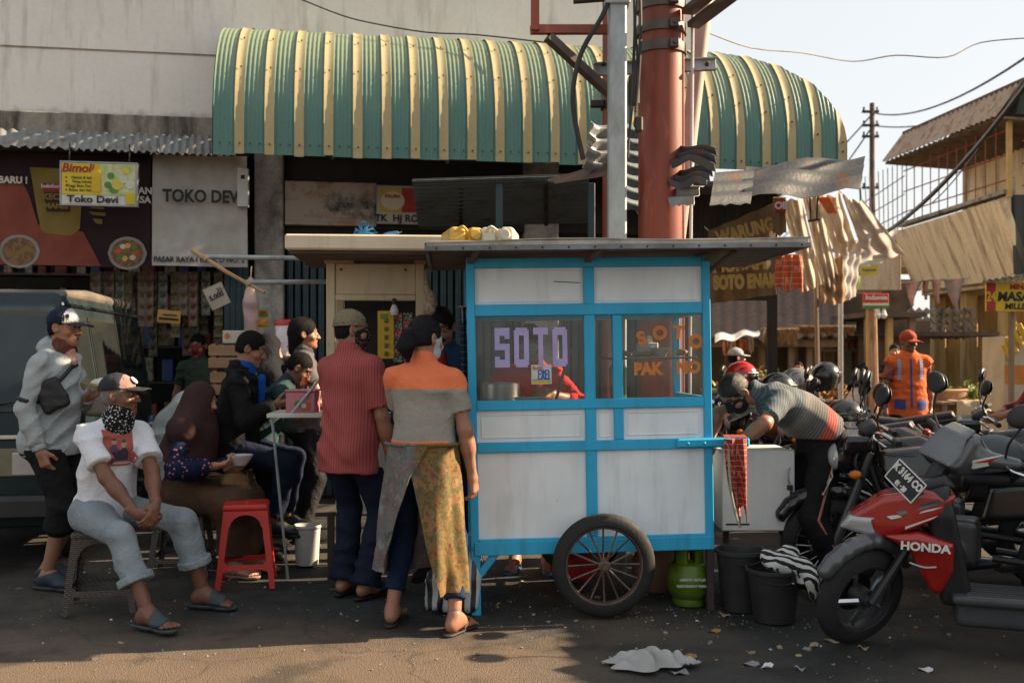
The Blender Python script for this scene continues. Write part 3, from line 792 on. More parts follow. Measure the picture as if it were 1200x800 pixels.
for a, b, off in ((298, 332, .03), (615, 655, .03)):
    x0, x1 = FB.hit(a, 250, off)[0], FB.hit(b, 250, off)[0]
    m = MB(); m.b2((x0, -off, 0), (x1, .3, zl0 + .05), .012); m.build('pillar', M_PILLAR, bld)
# folding steel shutters: every leaf a piece
sh_m = mat('teal_shutter', (.045, .085, .095), .55, c2=(.03, .055, .06), dirt=(.02, .02, .02), ds=4)
sm = MB(); sm.b2((-.030, -.012, 0), (.030, .012, 2.5), .008); sm.b2((-.008, -.026, 0), (.008, -.010, 2.5), .004)
first = None
xa, xb = FB.hit(334, 300, 0)[0], xr - .3
n = int((xb - xa) / .075)
for i in range(n):
    x = xa + .04 + i * (xb - xa) / n
    if abs(x - FB.hit(635, 250, 0)[0]) < .2: continue
    if first is None: first = sm.build('shutter_slat', sh_m, bld); o = first
    else: o = first.copy(); link(o)
    o.location = (x, .12 + .015 * (i % 2), .02); o.rotation_euler = (0, 0, .35 if i % 2 else -.35)
for a in (266, 273, 280, 287): 
    o = first.copy(); link(o); o.location = (FB.hit(a, 340, .0)[0], 0.05, .02); o.rotation_euler = (0, 0, .3); o.data = first.data
    o.active_material_index = 0
# peeling panel over the shutters
a, b = FB.hit(334, 212, .02), FB.hit(441, 262, .02)
def m_peel():
    t = NT('peeling_paint'); n = t.noise(t.co(), 3.2, 7, .7); n2 = t.noise(t.co(loc=(3, 1, 2)), 2.0, 5, .7)
    c = t.mix(t.ramp(n, [(.42, 0.0), (.5, 1.0)]), (.30, .20, .15), (.36, .30, .25)); c = t.mix(t.ramp(n2, [(.5, 0.0), (.6, 1.0)]), c, (.05, .055, .05)); t.col(c); t.pr(.9, 0, .2); t.bump(n, .6, .02); return t.m
M_PEEL = m_peel()
m = MB(); m.b2((a[0], -.03, b[2]), (b[0], .08, a[2]), .006); m.b2((a[0], -.045, b[2] - .03), (b[0], .05, b[2]), .004); m.build('peeling_panel', M_PEEL, bld)
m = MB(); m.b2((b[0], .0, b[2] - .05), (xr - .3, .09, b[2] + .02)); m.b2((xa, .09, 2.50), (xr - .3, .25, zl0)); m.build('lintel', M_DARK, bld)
# ------------------------------------------------------------------ striped barrel awning
def m_aw(name, c, c2, top):
    t = NT(name); co = t.co(); n = t.noise(t.co((4, 4, .6)), 2.0, 5, .6); n3 = t.noise(co, 40, 3)
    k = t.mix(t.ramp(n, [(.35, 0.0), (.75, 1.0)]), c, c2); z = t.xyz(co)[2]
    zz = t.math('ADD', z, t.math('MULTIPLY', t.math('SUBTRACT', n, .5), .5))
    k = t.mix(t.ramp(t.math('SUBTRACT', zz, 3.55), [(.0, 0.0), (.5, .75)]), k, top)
    k = t.mix(1, k, t.ramp(n3, [(.3, .85), (.7, 1.0)]), 'MULTIPLY'); n5 = t.noise(t.co(loc=(5, 2, 1)), 7, 5, .7)
    k = t.mix(t.ramp(n5, [(.66, 0.0), (.74, .8)]), k, (.20, .10, .05))
    t.col(k); t.pr(.5, .0, .4); return t.m
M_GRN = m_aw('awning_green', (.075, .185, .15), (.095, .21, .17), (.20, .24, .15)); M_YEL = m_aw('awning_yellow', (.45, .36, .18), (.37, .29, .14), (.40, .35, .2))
aw = thing('barrel_awning', 'green and yellow striped corrugated barrel awning over the shop fronts', 'awning', FB.o, FB.rz)
AR = 1.15; HX = 1.6; zb = FB.hit(400, 184, AR)[2]; zt = FB.hit(300, 37, .45)[2] + .10; ax0 = FB.hit(250, 150, AR)[0]; ax1 = FB.hit(990, 150, AR)[0]
zc = zb + .28; ah = zt - zc
def aw_pt(x, t, tmax=1.0):
    # t 0 bottom edge .. 1 wall; straight skirt then quarter ellipse
    t *= tmax
    if t < .18: return (-AR, zb + (zc - zb) * t / .18)
    th = (t - .18) / .82 * math.pi / 2; return (-AR * math.cos(th), zc + ah * math.sin(th))
def aw_tmax(x):
    lim = x - (ax1 - HX)
    if lim <= 0: return 1.0
    lim = min(lim / HX, .9999); th = math.acos(lim); return .18 + .82 * th / (math.pi / 2)
per = (ax1 - ax0) / 23.0; yw = per * .25
def aw_panel(x0, x1, mt, nm, nc, lift, side=False):
    m = MB(); nu = nc * 4
    rag = random.uniform(-.012, .012)
    def fn(u, v):
        x = x0 + (x1 - x0) * u; tm = aw_tmax(x); y, z = aw_pt(x, v, tm)
        c = .0045 * math.cos(u * nc * 2 * math.pi) + lift; th = 0 if y <= -AR + 1e-6 else math.acos(max(-1, min(1, -y / AR)))
        z += (rag if v < .01 else 0)
        yy, zz = y - c * math.cos(th), z + c * math.sin(th)
        if side: return (ax1 - HX - yy * HX / AR, (ax1 - HX - x) * AR / HX, zz)      # the return along the side street
        return (x, yy, zz)
    m.sheet(fn, nu, 16); return m.build(nm, mt, aw, smooth=60)
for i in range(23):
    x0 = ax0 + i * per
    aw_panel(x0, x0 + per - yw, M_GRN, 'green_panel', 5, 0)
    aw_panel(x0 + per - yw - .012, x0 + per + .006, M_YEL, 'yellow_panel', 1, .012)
for i in range(17, 23):
    x0 = ax0 + i * per
    aw_panel(x0, x0 + per - yw, M_GRN, 'green_panel', 3, 0, True); aw_panel(x0 + per - yw - .012, x0 + per + .006, M_YEL, 'yellow_panel', 1, .012, True)
sc = MB()
for i in range(23):
    for tt in (.05, .42, .62):
        for dx in ((.0,) if tt > .3 else (0., -.08, -.16)):
            x = ax0 + (i + 1) * per - yw / 2 + dx; y, z = aw_pt(x, tt, aw_tmax(x)); sc.box((x, y - .024, z + .008), (.012, .014, .012))
sc.build('screws', mat('rusty_screw', (.05, .03, .02), .7), aw)['kind'] = 'stuff'
fr = MB()
for i in range(0, 24, 4):
    x = min(ax0 + i * per, ax1 - HX); pts = [(x, aw_pt(x, t / 8)[0] + .03, aw_pt(x, t / 8)[1] - .02) for t in range(9)]
    b_ = MB(); b_.tube(pts, .016, 6); b_.build('rib', mat('dark_steel', (.05, .045, .04), .6, .5), aw)
# ------------------------------------------------------------------ corrugated sheets
M_ZINC = m_stain('weathered_zinc', (.30, .31, .31), (.17, .13, .10), (2, 2, 2), .5, .75, .45)
M_ZINC.node_tree.nodes['Principled BSDF'].inputs['Metallic'].default_value = .35
M_RUST = m_stain('rusting_zinc', (.06, .064, .068), (.12, .05, .024), (2.5, 2.5, .8), .56, .68, .5)
M_BLUEZ = m_stain('dark_blue_zinc', (.15, .20, .23), (.07, .07, .07), (2, 2, 2), .5, .75, .5)
def corr(name, label, cat, q, n, amp, mt, axis=0, rag=0.0, th=.004, bend=None, group=None, parent=None, seed=0):
    """corrugated sheet over the world quad q = [p00, p10, p11, p01] (u along the first edge)"""
    q = [V(p) for p in q]; rs = random.Random(seed)
    nrm = (q[1] - q[0]).cross(q[3] - q[0]).normalized()
    base = sum(q, V(0, 0, 0)) / 4
    nu, nv = (n * 6, 8) if axis == 0 else (8, n * 6)
    rg = [rs.uniform(-rag, rag) for _ in range(nu + 1)]
    def fn(u, v):
        if rag and v > .99: v = 1 + rg[int(round(u * nu))]
        p = q[0].lerp(q[1], u).lerp(q[3].lerp(q[2], u), v)
        w = (u if axis == 0 else v); p = p + nrm * amp * math.cos(w * n * 2 * math.pi)
        if bend: p = p + nrm * bend(u, v)
        return p
    m = MB(); m.sheet(fn, nu, nv, th)
    if parent is None:
        z0 = min(p.z for p in q); t = thing(name, label, cat, (base.x, base.y, z0), 0, group); m.build('sheet', mt, t, 60, True); return t
    return m.build(name, mt, parent, 60, True)
def BW(px, py, off): # facade-frame pixel to world
    l = FB.hit(px, py, off); c, s_ = FB.c, FB.s; return V(FB.o.x + c * l[0] - s_ * l[1], FB.o.y + s_ * l[0] + c * l[1], l[2])
e = [(-40, 150, -25, 176), (84, 152, 92, 178), (176, 156, 182, 181)]
xsE = [(-60, 88), (80, 186), (178, 274)]
for i, (a, b) in enumerate(xsE):
    ya, yb = 151 + a * .035, 151 + b * .035
    corr('corrugated_eave', 'grey corrugated eave sheet with torn lip under the stained ledge', 'eave', [BW(a, ya, .1), BW(b, yb, .1), BW(b + 2, yb + 20 + i, .62), BW(a - 2, ya + 20 + i, .62)], 11, .012, M_ZINC, 0, .035, .005, None, 'eave sheets over the provision shop', None, i)
# lean-to behind the cart
lt = thing('lean_to', 'dark blue corrugated lean-to roof on steel posts behind the cart', 'lean-to', BW(590, 430, 1.2) * 1)
lt.location.z = 0; TM[lt.name] = Matrix.Translation(lt.location)
corr('roof_sheet', None, None, [BW(483, 213, 1.75), BW(690, 207, 1.75), BW(690, 262, .35), BW(490, 266, .35)], 12, .012, M_BLUEZ, 1, .0, .004, None, None, lt)
m = MB(); m.bar(BW(483, 213, 1.7), BW(700, 206, 1.7), .05, .04, .005); m.build('front_beam', mat('dark_steel', 0), lt, 35, True)
for px in (585, 693):
    m = MB(); p = BW(px, 215, 1.66); m.bar(V(p.x, p.y, 0), p, .06, .06, .006); m.build('post', mat('teal_post', (.03, .06, .07), .6), lt, 35, True)
for px in (540, 640):
    m = MB(); m.bar(BW(px, 214, 1.6), BW(px, 262, .4), .04, .05, .004); m.build('rafter', mat('dark_steel', 0), lt, 35, True)
# twisted sheets round the poles
corr('corrugated_sheet', 'buckled grey corrugated sheet hanging behind the grey pole', 'metal sheet', [P(722, 140, 7.1), P(748, 148, 7.15), P(752, 250, 7.1), P(722, 240, 7.0)], 7, .016, M_BLUEZ, 1, .02, .004, None, 'buckled roofing sheets', None, 3)
corr('corrugated_sheet', 'curled grey corrugated sheet left of the grey pole', 'metal sheet', [P(694, 140, 7.0), P(722, 142, 7.1), P(722, 202, 7.0), P(684, 196, 6.8)], 4, .02, M_ZINC, 1, .02, .004, lambda u, v: .05 * math.sin(u * 3), 'buckled roofing sheets', None, 4)
corr('corrugated_sheet', 'flat rusty sheet edge sloping down to the lean-to', 'metal sheet', [P(640, 212, 7.3), P(722, 186, 7.0), P(722, 203, 6.7), P(650, 214, 6.9)], 3, .008, mat('rust_brown', (.13, .065, .04), .75, c2=(.06, .04, .03)), 1, .0, .004, None, 'buckled roofing sheets', None, 5)
corr('corrugated_sheet', 'crumpled rusty sheet sticking out beside the red column', 'metal sheet', [P(784, 160, 6.9), P(843, 178, 6.5), P(836, 196, 6.4), P(784, 190, 6.7)], 3, .02, M_RUST, 1, .06, .004, lambda u, v: .04 * math.sin(u * 5 + v * 2), 'buckled roofing sheets', None, 6)
corr('corrugated_sheet', 'second crumpled sheet under the rusty one beside the red column', 'metal sheet', [P(784, 193, 6.9), P(838, 200, 6.55), P(828, 217, 6.4), P(784, 216, 6.7)], 3, .02, M_RUST, 1, .06, .004, lambda u, v: .03 * math.sin(u * 6), 'buckled roofing sheets', None, 7)
corr('corrugated_sheet', 'drooping sheet end below the crumpled sheets at the column', 'metal sheet', [P(784, 216, 6.9), P(824, 216, 6.6), P(812, 238, 6.5), P(784, 240, 6.7)], 2, .016, M_ZINC, 1, .06, .004, None, 'buckled roofing sheets', None, 8)
corr('corrugated_eave', 'short dented grey eave sheet right of the column', 'eave', [P(838, 200, 8.4), P(884, 196, 8.6), P(880, 236, 7.9), P(832, 238, 7.7)], 3, .022, M_RUST, 1, .03, .004, None, 'dented eave sheets below the awning', None, 9)
corr('corrugated_eave', 'long dented rust-streaked eave sheet below the end of the awning', 'eave', [P(874, 192, 8.6), P(1014, 180, 9.0), P(1008, 221, 8.3), P(872, 229, 8.0)], 3, .024, M_RUST, 1, .03, .004, lambda u, v: .03 * math.sin(u * 9 + 3 * v), 'dented eave sheets below the awning', None, 10)
# ------------------------------------------------------------------ poles
M_STEEL = mat('dark_steel', 0); M_GALV = mat('galvanised', (.36, .39, .40), .55, .25, c2=(.25, .27, .28), ns=8, dirt=(.12, .11, .10), ds=3, st=(1, 1, .4), bs=.2)
def m_redcol():
    t = NT('red_oxide_steel'); n = t.noise(t.co((3, 3, .8)), 1.6, 6, .65); n2 = t.noise(t.co((5, 5, 1.2), (2, 2, 2)), 2.3, 6, .7)
    c = t.mix(t.ramp(n, [(.38, 0.0), (.7, 1.0)]), (.24, .042, .017), (.12, .026, .013)); c = t.mix(t.ramp(n2, [(.56, 0.0), (.68, .8)]), c, (.30, .095, .036)); c = t.mix(t.ramp(n, [(.68, 0.0), (.76, .7)]), c, (.04, .03, .026))
    t.col(c); t.pr(.5, .0, .5); t.bump(n2, .15, .01); return t.m
M_RED = m_redcol()
t = thing('utility_pole', 'square grey galvanised utility pole in front of the red column', 'pole', P(723, 0, 6.5).xy.to_3d())
m = MB(); w = 21 / FPX * 6.5; m.b2((-w / 2, -w / 2, -.02), (w / 2, w / 2, 4.6), .012); m.build('pole', M_GALV, t)
m = MB(); m.b2((-w / 2 - .02, -w / 2 - .02, P(0, 8, 6.5).z), (w / 2 + .02, w / 2 + .02, P(0, -2, 6.5).z), .004); m.build('clamp', M_GALV, t)
m = MB(); z0 = P(0, 22, 6.5).z; m.tube(cat_path([(0, -.02, z0 + .25), (-.1, -.06, z0), (-.24, -.05, z0 - .25), (-.29, -.03, z0 - .55), (-.22, 0, z0 - .92)], 6), .016, 8); m.build('cable_hose', mat('black_rubber', (.018, .018, .02), .5), t)
for i in range(5):
    m = MB(); x = .08 + .014 * i; m.tube(cat_path([(x, .05, 4.5), (x + random.uniform(-.03, .04), .03, 3.7), (x + random.uniform(-.04, .04), .04, 3.3), (x + random.uniform(-.02, .06), .05, 2.7 + .1 * i)], 6), random.choice((.005, .008, .011)), 6); m.build('cable', mat('black_rubber', 0), t)
m = MB(); m.box((.12, .08, 3.15), (.07, .07, .2), None, .01); m.box((.15, .06, 2.92), (.05, .06, .1), None, .01); m.build('junction_box', M_STEEL, t)
t = thing('steel_column', 'thick red rust-streaked round steel column behind the cart', 'column', P(775, 0, 6.9).xy.to_3d())
rc = 27.0 / FPX * 6.9
m = MB(); m.lathe([(rc, -.02), (rc, 2.1), (rc * .985, 4.9)], 40); m.build('shaft', M_RED, t)
for y, h in ((8, 14), (37, 11), (60, 11)):
    m = MB(); z = P(0, y, 6.9).z; hh = h / FPX * 6.9; m.lathe([(rc + .012, z - hh / 2), (rc + .014, z), (rc + .012, z + hh / 2)], 40, cap=True); m.box((.06, -rc - .02, z), (.06, .05, hh * .9), None, .004); m.tube([(.06, -rc - .06, z), (.06, -rc - .01, z)], .012, 6)
    m.build('clamp_band', mat('dark_band', (.12, .095, .085), .5, .6), t)
m = MB(); m.tube([(rc + .02, -.07, 0), (rc + .03, -.07, 2.0), (rc + .055, -.07, 4.8)], .012, 8); m.build('conduit', mat('white_conduit', (.55, .56, .56), .45), t)
t = thing('leaning_pipe', 'slim pale pink pipe leaning beside the red column', 'pipe', P(800, 0, 7.3).xy.to_3d())
a, b = P(806, 175, 7.3), P(830, -30, 7.3); d = (b - a); m = MB(); m.tube([a - d * 1.3, b], 9.5 / FPX * 7.3, 14); m.build('pipe', mat('pink_pipe', (.48, .36, .30), .5, c2=(.36, .26, .21)), t, 35, True)
t = thing('steel_bracket', 'grey channel bracket bolted across the poles', 'bracket', P(770, 70, 6.75)); m = MB(); a, b = P(698, 74, 6.72), P(842, 71, 6.95)
a.y += .17; b.y += .1; m.bar(a, b, .02, .085, .003); m.bar(a + V(0, -.02, .04), b + V(0, -.02, .04), .05, .008); m.bar(a + V(0, -.02, -.04), b + V(0, -.02, -.04), .05, .008); m.build('channel', M_GALV, t, 35, True)
for x in (708, 830): m = MB(); p = P(x, 73, 6.8); m.lathe([(.018, 0), (.018, .02), (.008, .035)], 6, p + V(0, .05, 0), RX(R(90))); m.build('bolt', M_STEEL, t, 35, True)
t = thing('steel_post', 'slim rusty red post behind the grey pole', 'post', P(719, 0, 7.6).xy.to_3d()); m = MB(); m.tube([(0, 0, 0), (0, 0, 4.8)], .085, 16); m.build('shaft', M_RED, t)
m = MB(); zq = P(0, 124, 7.6).z; m.lathe([(.1, zq - .03), (.1, zq + .03)], 16); m.box((-.13, -.05, zq), (.1, .06, .05), None, .005); m.build('collar', M_STEEL, t)
t = thing('rusty_gantry', 'rusted angle iron sign frame with brace fixed to the poles', 'frame', P(670, 40, 6.6))
m = MB(); m.bar(P(627, -60, 6.5), P(627, 36, 6.5), .055, .05); m.build('upright', M_RED, t, 35, True)
m = MB(); m.bar(P(622, 35, 6.52), P(716, 35, 6.62), .05, .055); m.build('rail', M_RED, t, 35, True)
m = MB(); m.bar(P(642, 43, 6.55), P(717, 112, 6.75), .07, .05); m.build('brace', mat('dark_band', 0), t, 35, True)
m = MB(); m.bar(P(672, 1, 6.6), P(712, -2, 6.6), .05, .03); m.build('rail', M_STEEL, t, 35, True)
for q in (((812, 30), (870, -14)), ((806, 14), (838, -12))):
    m = MB(); m.bar(P(*q[0], 6.8), P(*q[1], 6.3), .09, .04); m.build('stay', mat('dark_band', 0), t, 35, True)
# ------------------------------------------------------------------ wires
def wire(pts, r, label, grp='overhead wires'):
    m = MB(); m.tube(pts, r, 5); return tag(m.build('overhead_wire', mat('black_rubber', 0)), label, 'wire', grp)
wire(cat_path([P(347, -3, 9.3), P(400, 18, 9.3), P(440, 28, 9.25), P(500, 38, 9.2), P(560, 41, 9.2), P(640, 50, 9.1)], 4), .007, 'thin wire drooping across the white wall', None)
wire(cat_path([P(824, 36, 7.6), P(880, 56, 8), P(940, 62, 8.4), P(1000, 72, 8.8), P(1050, 65, 9), P(1110, 67, 9.2), P(1150, 50, 9.4), P(1215, 44, 9.6)], 5), .006, 'wavy loose wire crossing the sky', None)
wire(sag(P(1021, 132, 30), P(1260, 25, 14), .5), .022, 'wire rising from the far pole over the balcony roof')
wire(sag(P(1021, 147, 30), P(1180, 118, 22), .25), .02, 'wire from the far pole to the balcony roof')
wire(sag(P(1021, 135, 30), P(900, 235, 60), .5), .025, 'upper wire running back from the far pole')
wire(sag(P(1021, 150, 30), P(900, 290, 60), .5), .025, 'lower wire running back from the far pole')
wire(sag(P(1000, 292, 16), P(1260, 20, 9), .35), .028, 'thick bundled cable slanting up past the balcony', None)
wire(sag(P(1090, 240, 17), P(1260, -10, 9), .2), .010, 'thin wire slanting up in front of the balcony', None)
t = thing('telegraph_pole', 'thin dark far pole carrying wires beyond the tarpaulins', 'pole', P(1022, 0, 30).xy.to_3d()); m = MB(); m.tube([(0, 0, 0), (0, 0, P(0, 121, 30).z)], [.11, .07], 10); m.build('pole', mat('rust_brown', 0), t)
for y in (131, 147, 160, 220):
    m = MB(); z = P(0, y, 30).z; m.box((-.05, 0, z), (.5, .07, .07)); m.tube([(-.25, 0, z), (-.25, 0, z + .14)], .03, 6); m.tube([(.15, 0, z), (.15, 0, z + .14)], .03, 6); m.build('crossarm', M_STEEL, t)
m = MB(); z = P(0, 230, 30).z; m.tube(cat_path([(0, 0, z - .6), (-.3, 0, z - .5), (-.4, 0, z + .4), (-.75, 0, z + .7)], 5), .03, 6); m.build('lamp_arm', M_STEEL, t)
# ------------------------------------------------------------------ banners, signs and goods of the provision shop
def lx(px, py, off): return FB.hit(px, py, off)
def board(name, label, cat, x0, y0, x1, y1, off, th, mt, frame=None, fm=None):
    """flat sign given by its pixel corners on the facade plane, as a thing with its own frame"""
    a, b = lx(x0, y0, off), lx(x1, y1, off); w, h = b[0] - a[0], a[2] - b[2]
    base = BW((x0 + x1) / 2, y1, off); t = thing(name, label, cat, base, FB.rz)
    m = MB(); m.b2((-w / 2, 0, 0), (w / 2, th, h), min(.004, th * .3)); m.build('panel', mt, t)
    if frame:
        for lo, hi in (((-w / 2 - frame, -.006, -frame), (w / 2 + frame, th, 0)), ((-w / 2 - frame, -.006, h), (w / 2 + frame, th, h + frame)), ((-w / 2 - frame, -.0055, 0), (-w / 2, th, h)), ((w / 2, -.0055, 0), (w / 2 + frame, th, h))):
            f = MB(); f.b2(lo, hi, .002); f.build('frame', fm, t)
    return t, w, h
def disc(t, nm, mt, x, z, r, y=-.004, n=20, sx=1.0, th=.004):
    m = MB(); m.prism([(r * sx * math.cos(2 * math.pi * i / n), r * math.sin(2 * math.pi * i / n)) for i in range(n)], th, lambda u, v, w: (x + u, y - w, z + v)); return m.build(nm, mt, t)
def rect(t, nm, mt, x0, z0, x1, z1, y=-.004, th=.003):
    m = MB(); m.b2((x0, y - th, z0), (x1, y, z1)); return m.build(nm, mt, t)
def poly2(t, nm, mt, pts, y=-.004, th=.003):
    m = MB(); m.prism(pts, th, lambda u, v, w: (u, y - w, v)); return m.build(nm, mt, t)
flat = lambda n, c, **k: mat(n, c, .7, fine=.06, **k)
# dark food banner (hung cloth, so it is a wavy sheet)
def banner(name, label, x0, y0, x1, y1, off, mt, wav=.012):
    a, b = lx(x0, y0, off), lx(x1, y1, off); w, h = b[0] - a[0], a[2] - b[2]
    t = thing(name, label, 'banner', BW((x0 + x1) / 2, y1, off), FB.rz); m = MB()
    wf = lambda x, z: wav * (math.sin(x * 5 + z * 2.2) + .6 * math.sin(x * 9 - z * 6) + .8 * math.sin((x + z) * 3.3))
    m.sheet(lambda u, v: (-w / 2 + w * u, wf(-w / 2 + w * u, h * v) + .004, h * v), 40, 16, .003); m.build('cloth', mt, t); return t, w, h, wf
def wavy(t, nm, mt, pts, wf, lift):
    """flat print lying on the waving cloth: fan polygon cut into strips"""
    xs_ = [p[0] for p in pts]; x0, x1 = min(xs_), max(xs_); m = MB(); n = 14; cols = []
    for i in range(n + 1):
        x = x0 + (x1 - x0) * min(max(i / n, .001), .999); zs_ = []
        for k in range(len(pts)):
            (ax, az), (bx, bz) = pts[k], pts[(k + 1) % len(pts)]
            if (ax - x) * (bx - x) <= 0 and ax != bx: zs_.append(az + (bz - az) * (x - ax) / (bx - ax))
        cols.append((x, min(zs_), max(zs_)))
    vs = []
    for x, a, b in cols:
        for j in range(7): z = a + (b - a) * j / 6; vs.append((x, wf(x, z) - lift, z))
    m.add(vs, [(i * 7 + j, (i + 1) * 7 + j, (i + 1) * 7 + j + 1, i * 7 + j + 1) for i in range(n) for j in range(6)]); return m.build(nm, mt, t, 60)
M_BAN = cloth('banner_plum', (.032, .018, .022), bs=.1); t, w, h, wf = banner('food_banner', 'dark plum shop banner with pouch and noodle bowls printed on it', -30, 176, 178, 312, .32, M_BAN)
X = lambda px: (px - 74) / 208 * w
Z = lambda py: (312 - py) / 136 * h
PZ = lambda *a: [(X(x), Z(y)) for x, y in a]
M_ORG = flat('print_orange', (.20, .04, .02)); M_PYEL = flat('print_yellow', (.19, .13, .02))
wavy(t, 'printed_table', M_ORG, PZ((-29, 205), (28, 205), (44, 262), (96, 268), (118, 311), (-29, 311)), wf, .004)
wavy(t, 'printed_pouch', M_PYEL, PZ((35, 193), (98, 193), (97, 262), (84, 275), (50, 272), (46, 262)), wf, .007)
wavy(t, 'pouch_label', flat('print_brown', (.06, .02, .015)), PZ((49, 212), (84, 212), (82, 246), (54, 246)), wf, .010); wavy(t, 'pouch_band', flat('print_red', (.35, .03, .02)), PZ((48, 214), (76, 211), (74, 222), (50, 222)), wf, .012)
for cx in (24, 150):
    for r, mt, l in ((24, flat('print_plate', (.24, .23, .21)), .009), (20, mat('print_stew', (.12, .055, .025), .7, c2=(.2, .11, .04), ns=26, lo=.45, hi=.55), .012)):
        wavy(t, 'printed_bowl', mt, [(X(cx) + r / 208 * w * math.cos(q * .3142), Z(295) + r / 208 * w * .86 * math.sin(q * .3142)) for q in range(20)], wf, l)
for i in range(8): wavy(t, 'printed_food', flat('print_food%d' % (i % 4), [(.5, .1, .03), (.06, .2, .04), (.6, .36, .06), (.6, .5, .35)][i % 4]), [(X(150 + 11 * math.cos(i * 2.4)) + .03 * math.cos(q), Z(294 + 8 * math.sin(i * 2.4)) + .026 * math.sin(q)) for q in range(6)], wf, .014)
for i, s_ in enumerate(((103, 238, 122, 242), (104, 245, 124, 250), (108, 253, 120, 260))): wavy(t, 'printed_slash', M_PYEL, PZ((s_[0], s_[1]), (s_[2], s_[1] + 1), (s_[2], s_[3]), (s_[0] + 4, s_[3] - 1)), wf, .006)
MW_T = flat('print_white', (.62, .60, .56))
text('BARU !', .085, t, MW_T, (X(17), -.03, Z(210)), UPRIGHT, sx=.95, bold=.003); text('Indofood', .05, t, MW_T, (X(62), -.034, Z(216)), UPRIGHT, bold=.001); text('KECAP', .075, t, M_PYEL, (X(67), -.036, Z(229)), UPRIGHT, bold=.003); text('MANIS', .07, t, M_PYEL, (X(67), -.036, Z(240)), UPRIGHT, bold=.003)
text('DAN', .085, t, MW_T, (X(168), -.03, Z(219)), UPRIGHT, bold=.003); text('RASA', .085, t, MW_T, (X(165), -.03, Z(230)), UPRIGHT, bold=.003)
M_GREYB = cloth('banner_grey', (.46, .44, .40), (.36, .34, .31), bs=.5, bn=4); t, w, h, wf = banner('name_banner', 'pale grey cloth banner with black shop name lettering', 179, 180, 290, 312, .33, M_GREYB, .018)
M_BLK = flat('print_black', (.02, .02, .022))
text('TOKO DEVI', .16, t, M_BLK, (.03, -.05, h * .62), UPRIGHT, sx=.84, bold=.005); text('PASAR RAYA I BLOK D NO. 2', .066, t, M_BLK, (0, -.045, .055), UPRIGHT, sx=.95, bold=.002)
# hanging sign
M_FRM = mat('sign_frame_grey', (.35, .36, .36), .4, .5); t, w, h = board('hanging_sign', 'small yellow cooking oil sign hanging in front of the dark food banner', 'sign', 72, 189, 160, 240, .75, .05, flat('sign_white', (.60, .60, .55)), .012, M_FRM)
rect(t, 'yellow_field', flat('sign_yellow', (.62, .48, .03)), -w * .49, h * .24, w * .03, h * .98); rect(t, 'green_field', mat('sign_leafy', (.35, .42, .12), .6, c2=(.62, .62, .45), ns=14), w * .03, h * .24, w * .49, h * .98)
rect(t, 'yellow_corner', flat('sign_yellow', 0), w * .36, h * .03, w * .49, h * .3, -.008)
m = MB(); m.lathe([(.0, .0), (.045, .0), (.05, .05), (.046, .16), (.05, .2), (.02, .25), (.018, .28), (0, .28)], 14, (0, 0, 0)); m.v = [V(p.x * .9 - .02, -.009 + p.y * .12, p.z * .85 + h * .30) for p in m.v]; m.build('printed_bottle', flat('print_oil', (.60, .40, .02)), t)
text('Bimoli', .105, t, flat('print_red', 0), (-w * .28, -.009, h * .86), UPRIGHT, bold=.003, shear=.2); text('Toko Devi', .085, t, M_BLK, (-w * .08, -.009, h * .12), UPRIGHT, sx=1.15, bold=.002)
for i, s_ in enumerate(('Hemat & baik', 'Tetap bening', 'Tinggi Beta Karoten', 'Bebas dari lemak')):
    disc(t, 'bullet', flat('print_red', 0), -w * .43, h * (.64 - .1 * i), .009); text(s_, .036, t, M_BLK, (-w * .22, -.009, h * (.64 - .1 * i)), UPRIGHT, sx=.9)
for i, (a, b, r) in enumerate(((.16, .7, .03), (.25, .5, .05), (.33, .62, .035), (.2, .38, .04), (.36, .82, .03), (.42, .5, .04), (.12, .48, .03))): disc(t, 'printed_fruit', flat('print_leaf%d' % (i % 3), [(.1, .25, .05), (.6, .5, .08), (.55, .6, .45)][i % 3]), w * a, h * b, r, -.007 - .001 * (i % 3), 12)
for q in (-.4, .4): m = MB(); m.tube([(w * q, .02, h), (w * q, .03, h + .18)], .006, 6); m.build('hanger', M_STEEL, t)
t, w, h = board('lamp_box', 'white rectangular meter box mounted beside the grey banner', 'box', 278, 197, 291, 242, .42, .08, mat('box_white', (.55, .55, .53), .5)); rect(t, 'sticker', M_BLK, -.018, h * .72, .018, h * .82)
t, w, h = board('shop_sign', 'yellow biscuit sign above white name strip beside the peeling panel', 'sign', 442, 217, 490, 262, .1, .04, flat('sign_tan', (.44, .40, .32)), .006, M_FRM)
rect(t, 'yellow_field', flat('sign_yellow2', (.48, .34, .05)), -w * .44, h * .3, w * .1, h * .95); rect(t, 'red_field', flat('print_red', 0), w * .1, h * .3, w * .48, h * .95); disc(t, 'printed_bowl', flat('print_cream', (.55, .48, .36)), -w * .12, h * .6, .09, -.008, 16, 1.3); text('PALMIA', .045, t, flat('print_red', 0), (-w * .12, -.014, h * .72), UPRIGHT, bold=.002)
text('TK  HJ RO', .095, t, M_BLK, (-w * .02, -.007, h * .13), UPRIGHT, bold=.003)
